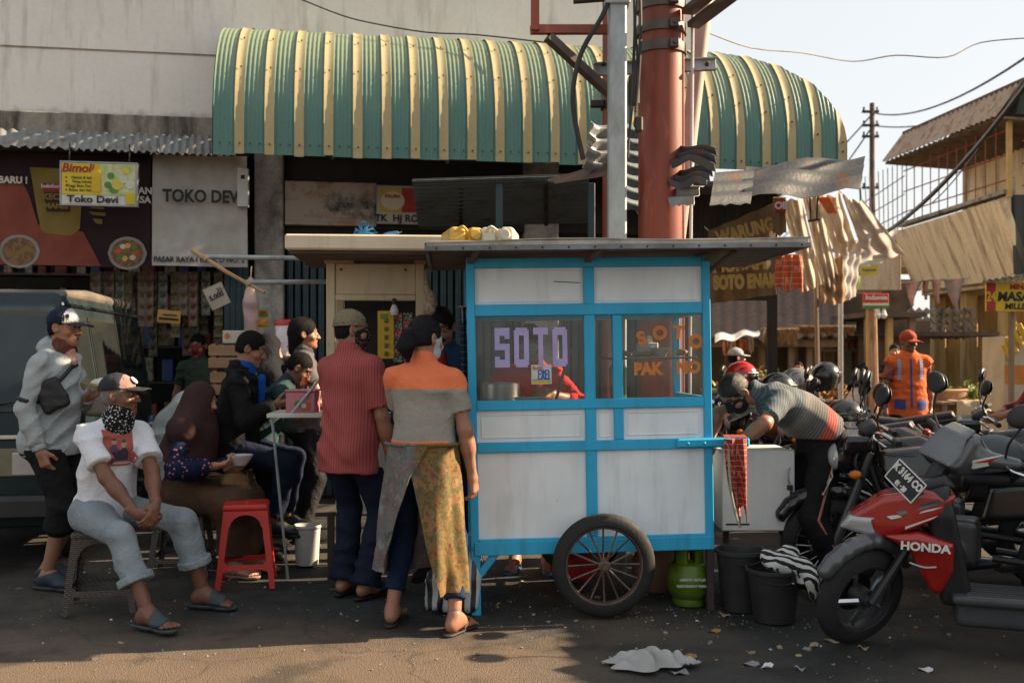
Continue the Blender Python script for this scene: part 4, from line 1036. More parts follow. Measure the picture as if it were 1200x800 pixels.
# hanging strips of sachets in the dark shop
sq = MB(); sq.sheet(lambda u, v: ((u - .5) * .085, .010 * math.sin(v * math.pi) * math.sin(u * math.pi), v * .105), 4, 4, .006); sachet = None
SM = [mat('sachet%d' % i, c, .35, c2=c2, ns=18, lo=.45, hi=.55) for i, (c, c2) in enumerate((((.12, .08, .05), (.22, .16, .10)), ((.10, .03, .02), (.25, .16, .08)), ((.05, .06, .04), (.2, .18, .12)), ((.16, .12, .03), (.05, .03, .02))))]
for i in range(26):
    px = 112 + (i % 13) * 13 + random.uniform(-3, 3); off = -.25 if i < 13 else -.7; p = BW(px, 318, off); nn = random.choice((4, 5, 5, 6)) + (2 if i >= 13 else 0)
    t = thing('sachet_strip', 'strip of foil sachets hanging in the dark shop front', 'sachets', p - V(0, 0, nn * .108), FB.rz + random.uniform(-.2, .2), 'hanging sachet strips')
    for k in range(nn):
        if sachet is None: o = sachet = sq.build('sachet', SM[0], t)
        else: o = newobj('sachet', sachet.data, t)
        o.location = (0, 0, k * .108); o.material_slots[0].link = 'OBJECT'; o.material_slots[0].material = SM[i % 4]
t = thing('shelf_rack', 'tall dark grocery shelf at the back of the provision shop', 'shelf', BW(170, 500, -1.9), FB.rz); t.location.z = 0; TM[t.name] = Matrix.Translation(t.location)
for k in range(6): m = MB(); m.b2((-1.6, -.2, .3 + k * .4), (1.3, .2, .32 + k * .4)); m.build('shelf_board', mat('shelf_wood', (.08, .055, .04)), t)
rs = random.Random(4); tin = MB(); tin.b2((-.06, -.06, 0), (.06, .06, .2), .01); td = None
for k in range(6):
    for j in range(14):
        g_ = thing('grocery_pack', 'grocery pack standing on the dark shop shelf', 'package', t.location + V(-1.5 + j * .2 + rs.uniform(-.03, .03), -.05, .32 + k * .4), 0, 'packs on the shop shelf')
        if td is None: o = tin.build('pack', SM[0], g_); td = o.data
        else: o = newobj('pack', td, g_)
        o.material_slots[0].link = 'OBJECT'; o.material_slots[0].material = rs.choice(SM + [mat('pack_red', (.2, .03, .03)), mat('pack_blue', (.03, .06, .2))]); o.scale = (rs.uniform(.7, 1.3), 1, rs.uniform(.7, 1.4))
# cards, cartons, crates, drum, cans, sack
CARD = mat('cardboard', (.40, .25, .14), .85, c2=(.33, .20, .11), ns=3, bs=.1); 
def card(label, px, py, w, h, d, rot, mt, nm='price_card'):
    t = thing(nm, label, 'card', P(px, py, d), R(5)); m = MB(); m.box((0, 0, 0), (w, .008, h), RY(rot)); m.build('panel', mt, t); return t
t = card('tilted grey cardboard price card hanging by the teal shutter', 254, 347, .175, .20, 8.8, -.45, mat('card_grey', (.42, .36, .29), .85)); text('5.000', .06, t, M_BLK, (0, -.007, 0), RY(-.45) @ UPRIGHT, bold=.002); text('35-', .05, t, M_BLK, (.03, -.007, .06), RY(-.45) @ UPRIGHT)
t = card('orange printed cardboard card in the dark shop front', 198, 371, .20, .115, 8.9, .08, mat('card_orange', (.50, .26, .07), .8), 'carton_flap'); 
m = MB(); m.box((0, -.006, -.02), (.17, .004, .02), RY(.08)); m.build('print', M_BLK, t); m = MB(); m.box((.01, -.006, .015), (.12, .004, .012), RY(.08)); m.build('print', M_BLK, t)
def crate(label, x, y, z, w, d, h, rz, n=2):
    t = thing('wooden_crate', label, 'crate', (x, y, z), rz, 'wooden crates by the pillar'); wm = mat('crate_wood', (.38, .215, .12), .8, c2=(.28, .15, .08), ns=3, st=(.4, 1, 4), bs=.2)
    for i in range(n):
        z0 = i * h / n + .004; z1 = (i + 1) * h / n - .012
        for lo, hi in (((-w / 2, -d / 2, z0), (w / 2, -d / 2 + .012, z1)), ((-w / 2, d / 2 - .012, z0), (w / 2, d / 2, z1)), ((-w / 2, -d / 2 + .013, z0), (-w / 2 + .012, d / 2 - .013, z1)), ((w / 2 - .012, -d / 2 + .013, z0), (w / 2, d / 2 - .013, z1))):
            m = MB(); m.b2(lo, hi, .002); m.build('slat', wm, t)
    for a in (-1, 1):
        for b in (-1, 1): m = MB(); m.b2((a * (w / 2 - .035) - .018, b * (d / 2 - .03) - .016, 0), (a * (w / 2 - .035) + .018, b * (d / 2 - .03) + .016, h), .002); m.build('corner_post', wm, t)
    m = MB(); m.b2((-w / 2 + .014, -d / 2 + .014, .004), (w / 2 - .014, d / 2 - .014, .012)); m.build('base', wm, t)
pc = P(283, 0, 8.3); pc.z = 0
for k, (zz, hh, lab) in enumerate(((.42, .2, 'bottom wooden crate of the stack, behind the black jacketed man'), (.64, .2, 'middle wooden crate of the stack by the pillar'), (.86, .2, 'wooden slat crate second from the top of the stack'), (1.08, .2, 'slatted wooden crate just under the white carton'), (1.30, .20, 'topmost wooden crate carrying the white carton'))):
    crate(lab, pc.x + .008 * (k % 2), pc.y, zz, .46, .36, hh, R(4 + 2 * (k % 2)), 2)
t = thing('pallet_stand', 'low rough wooden stand under the stacked crates', 'stand', (pc.x, pc.y, 0), R(4)); 
for a in (-.2, 0, .2): m = MB(); m.b2((a - .03, -.2, 0), (a + .03, .2, .38)); m.build('block', mat('shelf_wood', 0), t)
m = MB(); m.b2((-.26, -.22, .385), (.26, .22, .415)); m.build('deck', mat('shelf_wood', 0), t)
t = thing('carton', 'white carton with orange emblems on top of the wooden crates', 'carton', (pc.x + .0, pc.y, 1.505), R(4)); m = MB(); m.b2((-.13, -.12, 0), (.13, .12, .105), .004); m.build('body', mat('carton_white', (.60, .52, .42), .8), t)
for a in (-.09, .09): poly2(t, 'emblem', flat('print_orange2', (.55, .19, .04)), [(a - .025, .06), (a, .03), (a + .025, .06), (a, .09)], -.121)
m = MB(); m.b2((-.132, -.004, .1055), (.132, .03, .1065)); m.build('tape', mat('tape', (.4, .3, .2), .3), t)
pc2 = P(236, 0, 8.2)
t = thing('carton', 'brown printed carton standing below the shop counter edge', 'carton', (pc2.x, pc2.y, .80), R(3)); m = MB(); m.b2((-.125, -.1, 0), (.125, .1, .19), .004); m.build('body', CARD, t)
for i, (s_, z) in enumerate((('SAWIT', .165), ('PILIHAN', .03))): text(s_, .035, t, flat('print_red', 0), (0, -.102, z), UPRIGHT, bold=.001)
disc(t, 'emblem', flat('print_orange2', 0), -.07, .105, .026, -.101, 14); disc(t, 'emblem', M_BLK, .07, .09, .024, -.101, 14, 1.3); rect(t, 'print', flat('print_red', 0), -.03, .085, .03, .115, -.1005)
t = thing('carton', 'lower plain brown carton under the printed one', 'carton', (pc2.x + .02, pc2.y + .01, .59), R(3)); m = MB(); m.b2((-.14, -.1, 0), (.14, .1, .205), .004); m.build('body', CARD, t); m = MB(); m.b2((-.142, -.103, .08), (.142, -.1005, .12)); m.build('tape', mat('tape', 0), t)
t = thing('shop_counter', 'dark low counter of the provision shop', 'counter', BW(215, 500, .25), FB.rz); t.location.z = 0; TM[t.name] = Matrix.Translation(t.location) @ RZ(FB.rz).to_4x4()
m = MB(); m.b2((-.36, -.2, 0), (.35, .25, .54), .01); m.build('front', M_DARK, t); m = MB(); m.b2((-.38, -.23, .545), (.38, .28, .575), .006); m.build('top', mat('shelf_wood', 0), t)
for i in range(6):
    t2 = thing('drink_can', 'small blue drink can in the row beside the brown carton', 'can', (pc2.x - .42 + i * .062, pc2.y + .02, .80), 0, 'blue drink cans in the shop'); m = MB(); m.lathe([(.02, 0), (.026, .006), (.026, .1), (.02, .112), (0, .112)], 12); m.build('body', mat('can_blue', (.06, .12, .22), .35, .3), t2); m = MB(); m.lathe([(.0265, .04), (.0265, .06)], 12, cap=False); m.build('band', MW_T, t2)
t2 = thing('wooden_box', 'dark box carrying the blue drink cans', 'box', (pc2.x - .27, pc2.y + .03, .585), 0); m = MB(); m.b2((-.22, -.08, 0), (.20, .1, .21), .004); m.build('body', mat('shelf_wood', 0), t2); m = MB(); m.b2((-.223, -.083, .16), (.203, -.0805, .19)); m.build('rim', mat('crate_wood', 0), t2)
pd = P(335, 0, 8.35); zd = P(0, 418, 8.35).z
t = thing('plastic_drum', 'white patterned plastic drum with red lid beside the pillar', 'drum', (pd.x, pd.y, zd)); m = MB(); m.lathe([(0, 0), (.075, 0), (.083, .01), (.086, .26), (.08, .27)], 24)
tt = NT('drum_print'); vo = tt.n('TexVoronoi'); vo.inputs['Scale'].default_value = 16; tt.l(tt.co(), vo.inputs['Vector']); tt.col(tt.ramp(tt.math('FRACT', tt.math('MULTIPLY', vo.outputs['Distance'], 3.0)), [(.28, (.66, .60, .58)), (.34, (.55, .16, .18)), (.5, (.66, .60, .58))])); tt.pr(.4)
m.build('body', tt.m, t); m = MB(); m.lathe([(.09, .262), (.092, .29), (.085, .305), (.03, .315), (0, .315)], 24); m.build('lid', mat('lid_red', (.5, .03, .03), .35), t)
t = thing('drum_stand', 'dark stand holding the patterned drum against the pillar', 'stand', (pd.x, pd.y, 0)); m = MB(); m.b2((-.12, -.1, zd - .03), (.12, .12, zd - .002), .004); m.build('top', mat('shelf_wood', 0), t)
for a in (-.1, .1): m = MB(); m.b2((a - .015, -.015, 0), (a + .015, .015, zd - .03)); m.build('leg', mat('shelf_wood', 0), t)
D = SDF(); ps = G(205, 690) ; ps = P(203, 0, 7.4)
for a in ((0, 0, .25, .19), (.02, .0, .5, .2), (-.01, 0, .75, .19), (.02, 0, .93, .14), (.08, -.02, 1.02, .09), (.13, -.02, 1.04, .06)): D.ell(a[:3], (a[3], a[3] * .8, .2 if a[3] > .15 else .1), None, .08)
D.disp = folds(.03, 15, 9, (.6, .2, .8), .9); t = thing('plastic_sack', 'bulging pale grey plastic sack beside the van', 'sack', (ps.x, ps.y, 0)); sdf_obj('sack_body', D, .016, mat('sack_grey', (.40, .43, .44), .35, c2=(.30, .33, .34), bs=.6, bn=9, bd=.02), t); m = MB(); m.tube([(.06, -.05, 1.0), (.1, -.09, 1.03), (.13, -.06, 1.0)], .012, 6); m.build('tie', mat('twine', (.4, .33, .2)), t)
t = thing('snack_pack', 'small green and yellow snack pack pinned on the pillar', 'packet', P(308, 372, 9.1), FB.rz)
for i in range(2): m = MB(); m.sheet(lambda u, v: ((u - .5) * .095, -.015 * math.sin(v * 3.14) * math.sin(u * 3.14), (v - .5) * .085 + .045 - i * .09), 4, 4, .008); m.build('sachet', mat('noodle_green%d' % i, [(.10, .25, .04), (.45, .30, .03)][i], .35, c2=(.5, .1, .03), ns=20, lo=.5, hi=.55), t)
m = MB(); m.box((0, -.02, .05), (.05, .006, .03)); m.build('label_print', flat('print_red', 0), t)
t = thing('plastic_bag', 'pink translucent bag hanging by the pillar', 'bag', P(294, 395, 8.7)); D = SDF(); D.cone((0, 0, .5), (0, 0, .3), .03, .07, .03); D.cone((0, 0, .3), (0, 0, .0), .07, .06, .03); D.disp = folds(.012, 30, 3); sdf_obj('bag_body', D, .014, mat('bag_pink', (.42, .28, .30), .4, c2=(.55, .38, .2)), t); m = MB(); m.tube([(0, 0, .52), (0, .02, .62)], .006, 6); m.build('handle', mat('bag_pink', 0), t)
# ------------------------------------------------------------------ right side of the street
def gp(px, d): p = P(px, 0, d); return V(p.x, p.y, 0)
M_TILE = m_stain('old_roof_tile', (.115, .075, .058), (.06, .05, .045), (3, 3, 3), .4, .7, .85); M_TANW = m_stain('tan_render', (.75, .60, .40), (.17, .11, .065), (.5, 3, .35), .47, .72)
M_WOODP = mat('grey_wood', (.24, .17, .11), .85, c2=(.14, .10, .07), ns=4, st=(2, 2, .3)); M_YPOST = mat('ochre_post', (.46, .30, .11), .8, c2=(.35, .22, .08))
M_BAMB = mat('bamboo', (.42, .27, .14), .6, c2=(.30, .18, .09), ns=3)
# low stall row with a tiled roof
t = thing('stall_house', 'low old market stall house with dark tiled roof and timber posts', 'building', gp(925, 18.0))
ex0, ex1 = P(800, 0, 17).x, P(992, 0, 17).x; ez = P(0, 400, 17).z; rz_ = P(0, 312, 21.5).z; rx0, rx1 = P(800, 0, 21.5).x, P(985, 0, 21.5).x
m = MB(); rows = 15
def rf(u, v):
    k = v * rows; st = math.floor(min(k, rows - 1e-6)); fr_ = k - st
    x = (ex0 + (ex1 - ex0) * u) * (1 - v) + (rx0 + (rx1 - rx0) * u) * v; y = 17 + 4.5 * v; z = ez + (rz_ - ez) * v - .10 * math.sin(v * 3.14) + .05 * (1 - fr_) + .03 * math.cos(u * 84)
    return (x, y, z + .04 * math.sin(u * 9 + v * 3))
m.sheet(rf, 84, rows * 3, .03); m.build('roof', M_TILE, t, 40, True)
m = MB(); m.tube([(rx0, 21.5, rz_ + .05), (rx1, 21.5, rz_ + .04)], .14, 8); m.build('ridge', M_TILE, t, 35, True)
m = MB(); m.b2((ex0, 20.5, 0), (ex1 + .2, 20.7, 2.4)); m.build('back_wall', mat('stall_wall', (.16, .11, .07), .9, c2=(.07, .05, .035), ns=2), t, 35, True)
for i in range(14):
    x = ex0 + (ex1 - ex0) * (i + .3) / 14; m = MB(); m.b2((x, 18.6, 0), (x + .17, 18.63, ez + .1 + .2)); 
    if i not in (3, 4, 9, 10, 12): m.build('board', m_stain('stall_board', (.27, .18, .10), (.12, .08, .05)), t, 35, True)
for px in (893, 905, 927, 948, 985):
    m = MB(); p = gp(px, 17.3); m.bar(p, p + V(0, 0, ez + .05), .09, .09); m.build('post', M_WOODP, t, 35, True)
m = MB(); m.bar((ex0, 17.2, ez - .03), (ex1, 17.2, ez - .03), .1, .12); m.build('eave_beam', M_WOODP, t, 35, True)
def blind(label, x0, y0, x1, y1, d, mt, n=30):
    a, b = P(x0, y0, d), P(x1, y1, d); t = thing('bamboo_blind', label, 'blind', ((a.x + b.x) / 2, d, b.z), 0, 'roll blinds of the stalls'); m = MB(); w, h = b.x - a.x, a.z - b.z
    m.sheet(lambda u, v: (-w / 2 + w * u + .01 * math.sin(v * 9 + u * 40), .02 * math.cos(u * n * 6.28) + .1 * (1 - v), h * v + (0 if v > .1 else .03 * math.sin(u * 31))), n * 2, 4, .01); m.build('slats', mt, t)
    m = MB(); m.tube([(-w / 2 - .03, .1, h), (w / 2 + .03, .1, h)], .03, 6); m.build('roller', M_WOODP, t)
blind('pale reed blind hanging from the tiled eave', 896, 385, 936, 402, 16.6, m_stain('reed', (.50, .35, .22), (.30, .19, .12), (8, 8, .5))); blind('ragged brown reed fringe beyond the pale blind', 936, 382, 1003, 391, 16.7, m_stain('reed_dark', (.33, .21, .13), (.20, .12, .08), (8, 8, .5)))
t = thing('tarpaulin', 'pale grey tarpaulin flap sloping under the tiled roof', 'tarpaulin', P(866, 398, 16)); m = MB(); q = [P(838, 392, 16.6), P(890, 386, 17), P(890, 391, 16), P(838, 401, 15.4)]; m.sheet(lambda u, v: q[0].lerp(q[1], u).lerp(q[3].lerp(q[2], u), v) + V(0, 0, .03 * math.sin(u * 12)), 16, 5, .01); m.build('sheet', mat('tarp_grey', (.5, .5, .48), .6), t, 60, True)
def hung(name, label, cat, x0, y0, x1, y1, d, mt, wav=.02, grp=None, rz=0.0, part='cloth', st=0.0):
    a, b = P(x0, y0, d), P(x1, y1, d); w, h = b.x - a.x, a.z - b.z; t = thing(name, label, cat, ((a.x + b.x) / 2, d, b.z), rz, grp); m = MB()
    m.sheet(lambda u, v: (-w / 2 + w * u * (1 - st * (1 - v)) + w * st * (1 - v) / 2, wav * math.sin(u * 11 + v * 2) + wav * .6 * math.sin(u * 5 - v * 7), h * v + (.02 * math.sin(u * 9) if v < .05 else 0)), 24, 10, .006); m.build(part, mt, t)
    m = MB(); m.tube([(-w * .5, 0, h), (w * .5, 0, h)], .008, 5); m.build('cord', mat('twine', (.4, .33, .2)), t); return t
for i, (a, b, c_) in enumerate(((847, 854, (.42, .19, .11)), (855, 862, (.5, .38, .24)), (867, 875, (.55, .17, .08)), (877, 883, (.5, .4, .3)))):
    hung('hanging_cloth', ('reddish', 'cream', 'orange', 'small pale')[i] + ' cloth hanging under the tiled eave', 'cloth', a, 398, b, (416, 412, 412, 413)[i], 16.8, cloth('rag%d' % i, c_), .02, 'cloths under the tiled eave')
t = thing('lettered_shop', 'ochre shop front with a faded red lettered board', 'building', gp(985, 20))
for px in (957, 1014): m = MB(); p = gp(px, 19.0); m.bar(p, p + V(0, 0, 2.1), .14, .14); m.build('post', M_YPOST, t, 35, True)
a, b = P(952, 396, 19), P(1012, 412, 19); m = MB(); m.b2((a.x, 18.9, b.z), (b.x, 19, a.z)); m.build('board', mat('faded_board', (.36, .27, .2), .85), t, 35, True); text('LULYO', .25, t, mat('faded_red', (.25, .05, .04)), (P(986, 0, 19).x - t.location.x, 18.89 - t.location.y, (a.z + b.z) / 2), UPRIGHT, bold=.01)
m = MB(); m.b2((a.x, 20.4, 0), (b.x + 1.5, 20.6, 3.0)); m.build('wall', mat('stall_wall', 0), t, 35, True)
for x0, x1, c_ in ((985, 996, (.28, .38, .32)), (999, 1008, (.3, .12, .06)), (965, 976, (.4, .28, .12))): m = MB(); m.b2((P(x0, 0, 19.5).x, 19.4, 0), (P(x1, 0, 19.5).x, 19.5, P(0, 412, 19.5).z)); m.build('door_panel', flat('panel%d' % x0, c_), t, 35, True)
m = MB(); m.b2((a.x - .3, 18.2, a.z + .02), (b.x + 2.2, 20.6, a.z + .1)); m.build('canopy', M_TILE, t, 35, True)
# second stall at the foot of the right building
t = thing('market_stall', 'dark open stall beside the balcony building', 'stall', gp(1045, 17.5)); zt_ = P(0, 372, 17).z
for px in (1017, 1042, 1068): m = MB(); p = gp(px, 17.0); m.bar(p, p + V(0, 0, zt_), .1, .1); m.build('post', M_WOODP if px != 1042 else M_YPOST, t, 35, True)
m = MB(); m.b2((P(1006, 0, 17).x, 16.8, zt_), (P(1080, 0, 17).x, 19, zt_ + .08)); m.build('roof', M_TILE, t, 35, True); m = MB(); m.b2((P(1006, 0, 18.5).x, 18.5, 0), (P(1090, 0, 18.5).x, 18.6, zt_)); m.build('back_wall', mat('stall_wall', 0), t, 35, True)
for z_ in (.5, 1.0): m = MB(); m.b2((P(1010, 0, 18).x, 17.9, z_), (P(1075, 0, 18).x, 18.4, z_ + .04)); m.build('shelf', M_WOODP, t, 35, True)
# bamboo post with the red noodle sign
t = thing('sign_post', 'peeling timber post with a small red sign on top', 'sign', gp(1022, 14.2)); z_ = P(0, 362, 14.2).z
m = MB(); m.tube([(0, 0, 0), (.02, 0, 1), (0, 0, z_ + .05)], [.075, .07, .06], 10); m.build('post', m_stain('peeled_wood', (.36, .22, .14), (.15, .09, .06), (4, 4, 1)), t)
a, b = P(1011, 344, 14.1), P(1041, 362, 14.1); ox = t.location.x; m = MB(); m.b2((a.x - ox, -.12, b.z), (b.x - ox, -.08, a.z), .01); m.build('panel', mat('sign_red', (.42, .025, .02), .5), t)
rect(t, 'green_stripe', flat('sign_green', (.03, .2, .06)), a.x - ox, b.z + .005, b.x - ox, b.z + .045, -.121); rect(t, 'white_stripe', MW_T, a.x - ox, b.z + .05, b.x - ox, b.z + .075, -.121); rect(t, 'yellow_stripe', flat('sign_yellow', 0), a.x - ox, b.z + .078, b.x - ox, b.z + .09, -.121)
text('Indomie', .095, t, MW_T, ((a.x + b.x) / 2 - ox, -.123, (a.z + b.z) / 2 + .05), UPRIGHT, bold=.003, shear=.15)
for q in (1.0, 1.9): m = MB(); m.lathe([(.02, .1), (.03, .05), (.05, .0), (.03, -.04), (0, -.05)], 8, (q * .09 - .04, -.1, b.z - .09)); m.build('bulb', MW_T, t)
# balcony building: street face from the near corner back
nd, fd = 18.0, 21.9; NX = P(1170, 0, nd).x + .85; FX = P(1045, 0, fd).x + .85; dirv = V(FX - NX, fd - nd, 0).normalized(); nrm_ = V(-dirv.y, dirv.x, 0)
if nrm_.x > 0: nrm_ = -nrm_
Lb = (V(FX, fd, 0) - V(NX, nd, 0)).length; O = V(NX, nd, 0)
def bp(s_, out, z): return O + dirv * s_ + nrm_ * out + V(0, 0, z)
bal = thing('balcony_building', 'two storey building with overhanging stained balcony and rusty sloped roof skirt', 'building', O)
def quadbox(nm, mt, pts, th, par=bal):
    m = MB(); q = [V(p) for p in pts]; n_ = (q[1] - q[0]).cross(q[3] - q[0]).normalized() * th
    m.add(q + [p - n_ for p in q], [(0, 1, 2, 3), (7, 6, 5, 4), (0, 4, 5, 1), (1, 5, 6, 2), (2, 6, 7, 3), (3, 7, 4, 0)]); return m.build(nm, mt, par, 35, True)
zA, zB = P(0, 232, nd).z, P(0, 322, nd).z
quadbox('balcony_parapet', M_TANW, [bp(0, .25, zB), bp(Lb, .25, zB), bp(Lb, .75, zA - .1), bp(0, .75, zA)], .12)
quadbox('balcony_floor', M_TANW, [bp(0, .2, zB - .01), bp(Lb, .2, zB - .01), bp(Lb, -1.4, zB - .01), bp(0, -1.4, zB - .01)], -.12)
quadbox('parapet_coping', M_CONC, [bp(0, .80, zA + .07), bp(Lb, .80, zA - .03), bp(Lb, .58, zA - .03), bp(0, .58, zA + .07)], .07)
zr1, zr0 = P(0, 98, nd).z, P(0, 140, nd).z
t2 = [bp(-.2, .55, zr1), bp(Lb + .1, .55, zr1), bp(Lb + .1, 1.05, zr0), bp(-.2, 1.05, zr0)]
corr('roof_skirt', None, None, t2, 26, .02, m_stain('rust_skirt', (.36, .27, .20), (.17, .08, .05), (3, 3, .5), .5, .68, .7), 0, .0, .01, None, None, bal)
corr('soffit', None, None, [bp(-.2, 1.0, zr0 - .02), bp(Lb + .1, 1.0, zr0 - .02), bp(Lb + .1, -.9, zr0 - .12), bp(-.2, -.9, zr0 - .12)], 22, .03, m_stain('soffit_slats', (.22, .16, .11), (.12, .085, .06)), 0, .0, .01, None, None, bal)
quadbox('roof', M_TILE, [bp(-.25, .6, zr1 + .02), bp(Lb + .1, .6, zr1 + .02), bp(Lb + .1, -5, zr1 + .3), bp(-.25, -5, zr1 + .3)], -.1)
quadbox('upper_wall', M_TANW, [bp(0, -.9, zB), bp(Lb, -.9, zB), bp(Lb, -.9, zr0), bp(0, -.9, zr0)], .15)
wb_ = mat('shutter_ochre', (.50, .34, .16), .7, st=(1, 1, .2)); wd = mat('window_dark', (.02, .022, .025), .2)
for i, (s0, s1, mt) in enumerate(((.15, .75, wd), (.95, 1.6, m_stain('stall_board', 0, 0)), (1.7, 2.3, wb_), (2.4, 3.0, wb_), (3.1, 3.7, wb_))):
    quadbox('window', mt, [bp(s0, -.86, zA - .1), bp(s1, -.86, zA - .1), bp(s1, -.86, zr0 - .25), bp(s0, -.86, zr0 - .25)], .03)
for i in range(12): s_ = .2 + i * Lb / 12; m = MB(); m.tube([bp(s_, .62, zA), bp(s_, .62, zr0)], .012, 5); m.build('grille_bar', M_RED, bal, 35, True)
for k in range(3): m = MB(); m.tube([bp(0, .62, zA + .35 + .45 * k), bp(Lb, .62, zA + .3 + .45 * k)], .014, 5); m.build('grille_rail', M_RED, bal, 35, True)
m = MB(); m.bar(bp(0, .7, zA), bp(0, .7, zr0), .08, .08); m.build('corner_post', M_YPOST, bal, 35, True)
quadbox('end_wall', m_stain('shaded_wall', (.06, .065, .06), (.03, .03, .03)), [bp(0, .55, 2.9), bp(0, -6, 2.9), bp(0, -6, zA + .05), bp(0, .6, zA + .05)], .1)  # end wall and gable coloured dark for the shade on their near side
quadbox('gable', m_stain('shaded_wall', 0, 0), [bp(-.1, .62, zr0 + .05), bp(-.1, -6, zr0 + .05), bp(-.1, -6, zr1 + .25), bp(-.1, .5, zr1 - .05)], .1)
quadbox('end_window', mat('window_glass_grey', (.16, .18, .19), .2), [bp(-.02, .3, zA + .1), bp(-.02, -5, zA + .1), bp(-.02, -5, zr0), bp(-.02, .3, zr0)], .03)
for i in range(7): m = MB(); m.tube([bp(-.08, .3 - i * .35, zA + .05), bp(-.08, .3 - i * .35, zr0)], .014, 5); m.build('grille_bar', M_RED, bal, 35, True)
for k in range(3): m = MB(); m.tube([bp(-.08, .5, zA + .2 + .4 * k), bp(-.08, -4, zA + .2 + .4 * k)], .014, 5); m.build('grille_rail', M_RED, bal, 35, True)
for s_ in (.05, 1.3, 2.6, 3.8): m = MB(); m.bar(bp(s_, -.1, 0), bp(s_, -.1, zB), .26, .26, .02); m.build('pillar', m_stain('ochre_wall', (.46, .32, .13), (.25, .17, .08)), bal, 35, True)
quadbox('shop_back', m_stain('ochre_wall', 0, 0), [bp(-.2, -2.6, 0), bp(Lb + 3, -2.6, 0), bp(Lb + 3, -2.6, zB), bp(-.2, -2.6, zB)], .1)
quadbox('shop_side', m_stain('ochre_wall', 0, 0), [bp(Lb, -.1, 0), bp(Lb, -2.6, 0), bp(Lb, -2.6, zB), bp(Lb, -.1, zB)], .1)
p = P(1108, 375, 19.6); m = MB(); 
for i in range(9):
    for j in range(4): m.box((p.x - .55 + .15 * i, 19.9, p.z - .3 + .16 * j), (.12, .05, .12), RY(.785))
m.build('vent_blocks', M_CONC, bal, 35, True)['kind'] = 'stuff'
# lattice balcony net at the far end
t = thing('wire_fence', 'rusty wire mesh fence hanging with leaves beyond the balcony', 'fence', bp(Lb + .4, .6, zA - .6)); 
for i in range(9): m = MB(); m.tube([bp(Lb + .1 + i * .2, .6, zA - .7), bp(Lb + .1 + i * .22, .6, zr0 + .0)], .012, 5); m.build('wire', M_STEEL, t, 35, True)
for k in range(5): m = MB(); m.tube([bp(Lb, .6, zA - .5 + .4 * k), bp(Lb + 2, .6, zA - .6 + .35 * k)], .012, 5); m.build('wire', M_STEEL, t, 35, True)
t = thing('brick_wall', 'low weathered wall at the end of the balcony', 'wall', bp(Lb + 1, .3, 0)); m = MB(); m.b2(bp(Lb + 2.2, 1.2, 3.4), bp(Lb + .1, -.4, zA - .35)); m.build('body', M_TANW, t, 35, True); m = MB(); m.b2(bp(Lb + 2.3, 1.25, zA - .34), bp(Lb + .05, -.45, zA - .26)); m.build('coping', M_CONC, t, 35, True)
# flags under the balcony
for i, (x0, x1, y1, sh) in enumerate(((1062, 1080, 360, -2), (1082, 1088, 352, 0), (1092, 1103, 357, 2), (1106, 1130, 366, 4))):
    a, b, c_ = P(x0, 331 - i, 17.6), P(x1, 329 - i, 17.6), P((x0 + x1) / 2 + sh, y1, 17.6); t = thing('cloth_pennant', ('faded pink', 'small brown', 'narrow rosy', 'large grey patterned')[i] + ' pennant hanging under the balcony', 'pennant', c_, 0, 'pennants under the balcony'); m = MB()
    m.sheet(lambda u, v: a.lerp(b, u).lerp(c_, v * .96) + V(0, .06 * math.sin(u * 6 + v * 3), 0), 10, 8, .01); m.build('cloth', cloth('pennant%d' % i, [(.36, .22, .18), (.25, .14, .1), (.38, .22, .18), (.20, .19, .19)][i], [(.25, .14, .12), (.2, .1, .08), (.3, .17, .13), (.38, .2, .16)][i]), t, 60, True); m = MB(); m.tube([a - V(.1, 0, 0), b + V(.1, 0, 0)], .012, 5); m.build('cord', mat('twine', 0), t, 35, True)
# food stall sign and cabinet at the right edge
t = thing('stall_sign', 'yellow lettered food stall sign under a small tin roof', 'sign', gp(1190, 12.0)); a, b = P(1155, 331, 12), P(1240, 365, 12); ox, oy = t.location.x, t.location.y
m = MB(); m.b2((a.x - ox, -.02, b.z), (b.x - ox, .02, a.z), .006); m.build('panel', flat('stall_yellow', (.62, .42, .03)), t); rect(t, 'red_field', flat('print_red', 0), a.x - ox, b.z, a.x - ox + .11, a.z, -.021); text('24', .16, t, flat('stall_yellow', 0), (a.x - ox + .055, -.027, (a.z + b.z) / 2), UPRIGHT, sx=.7, bold=.004)
text('MASAKAN', .15, t, M_BLK, (a.x - ox + .13, -.024, (a.z + b.z) / 2 - .0), UPRIGHT, bold=.006, align='LEFT', shear=.1); text('MINANG', .09, t, flat('print_red', 0), (a.x - ox + .28, -.024, a.z - .055), UPRIGHT, bold=.004, align='LEFT'); text('MILLE G', .10, t, M_BLK, (a.x - ox + .22, -.024, b.z + .06), UPRIGHT, bold=.003, align='LEFT', shear=.1)
corr('tin_roof', None, None, [P(1152, 329, 11.8), P(1245, 315, 11.8), P(1245, 322, 12.6), P(1152, 334, 12.6)], 12, .012, mat('tin_blue', (.30, .36, .42), .45, .3), 0, 0, .004, None, None, t)
m = MB(); p = P(1185, 0, 12.1); m.bar((p.x - ox, .1, 0), (p.x - ox, .1, P(0, 330, 12).z), .05, .05); m.build('post', M_WOODP, t)
t = thing('food_cabinet', 'yellow and orange food cabinet under the stall sign', 'cabinet', gp(1205, 12.4)); ox = t.location.x; a, b = P(1182, 375, 12.3), P(1250, 540, 12.3)
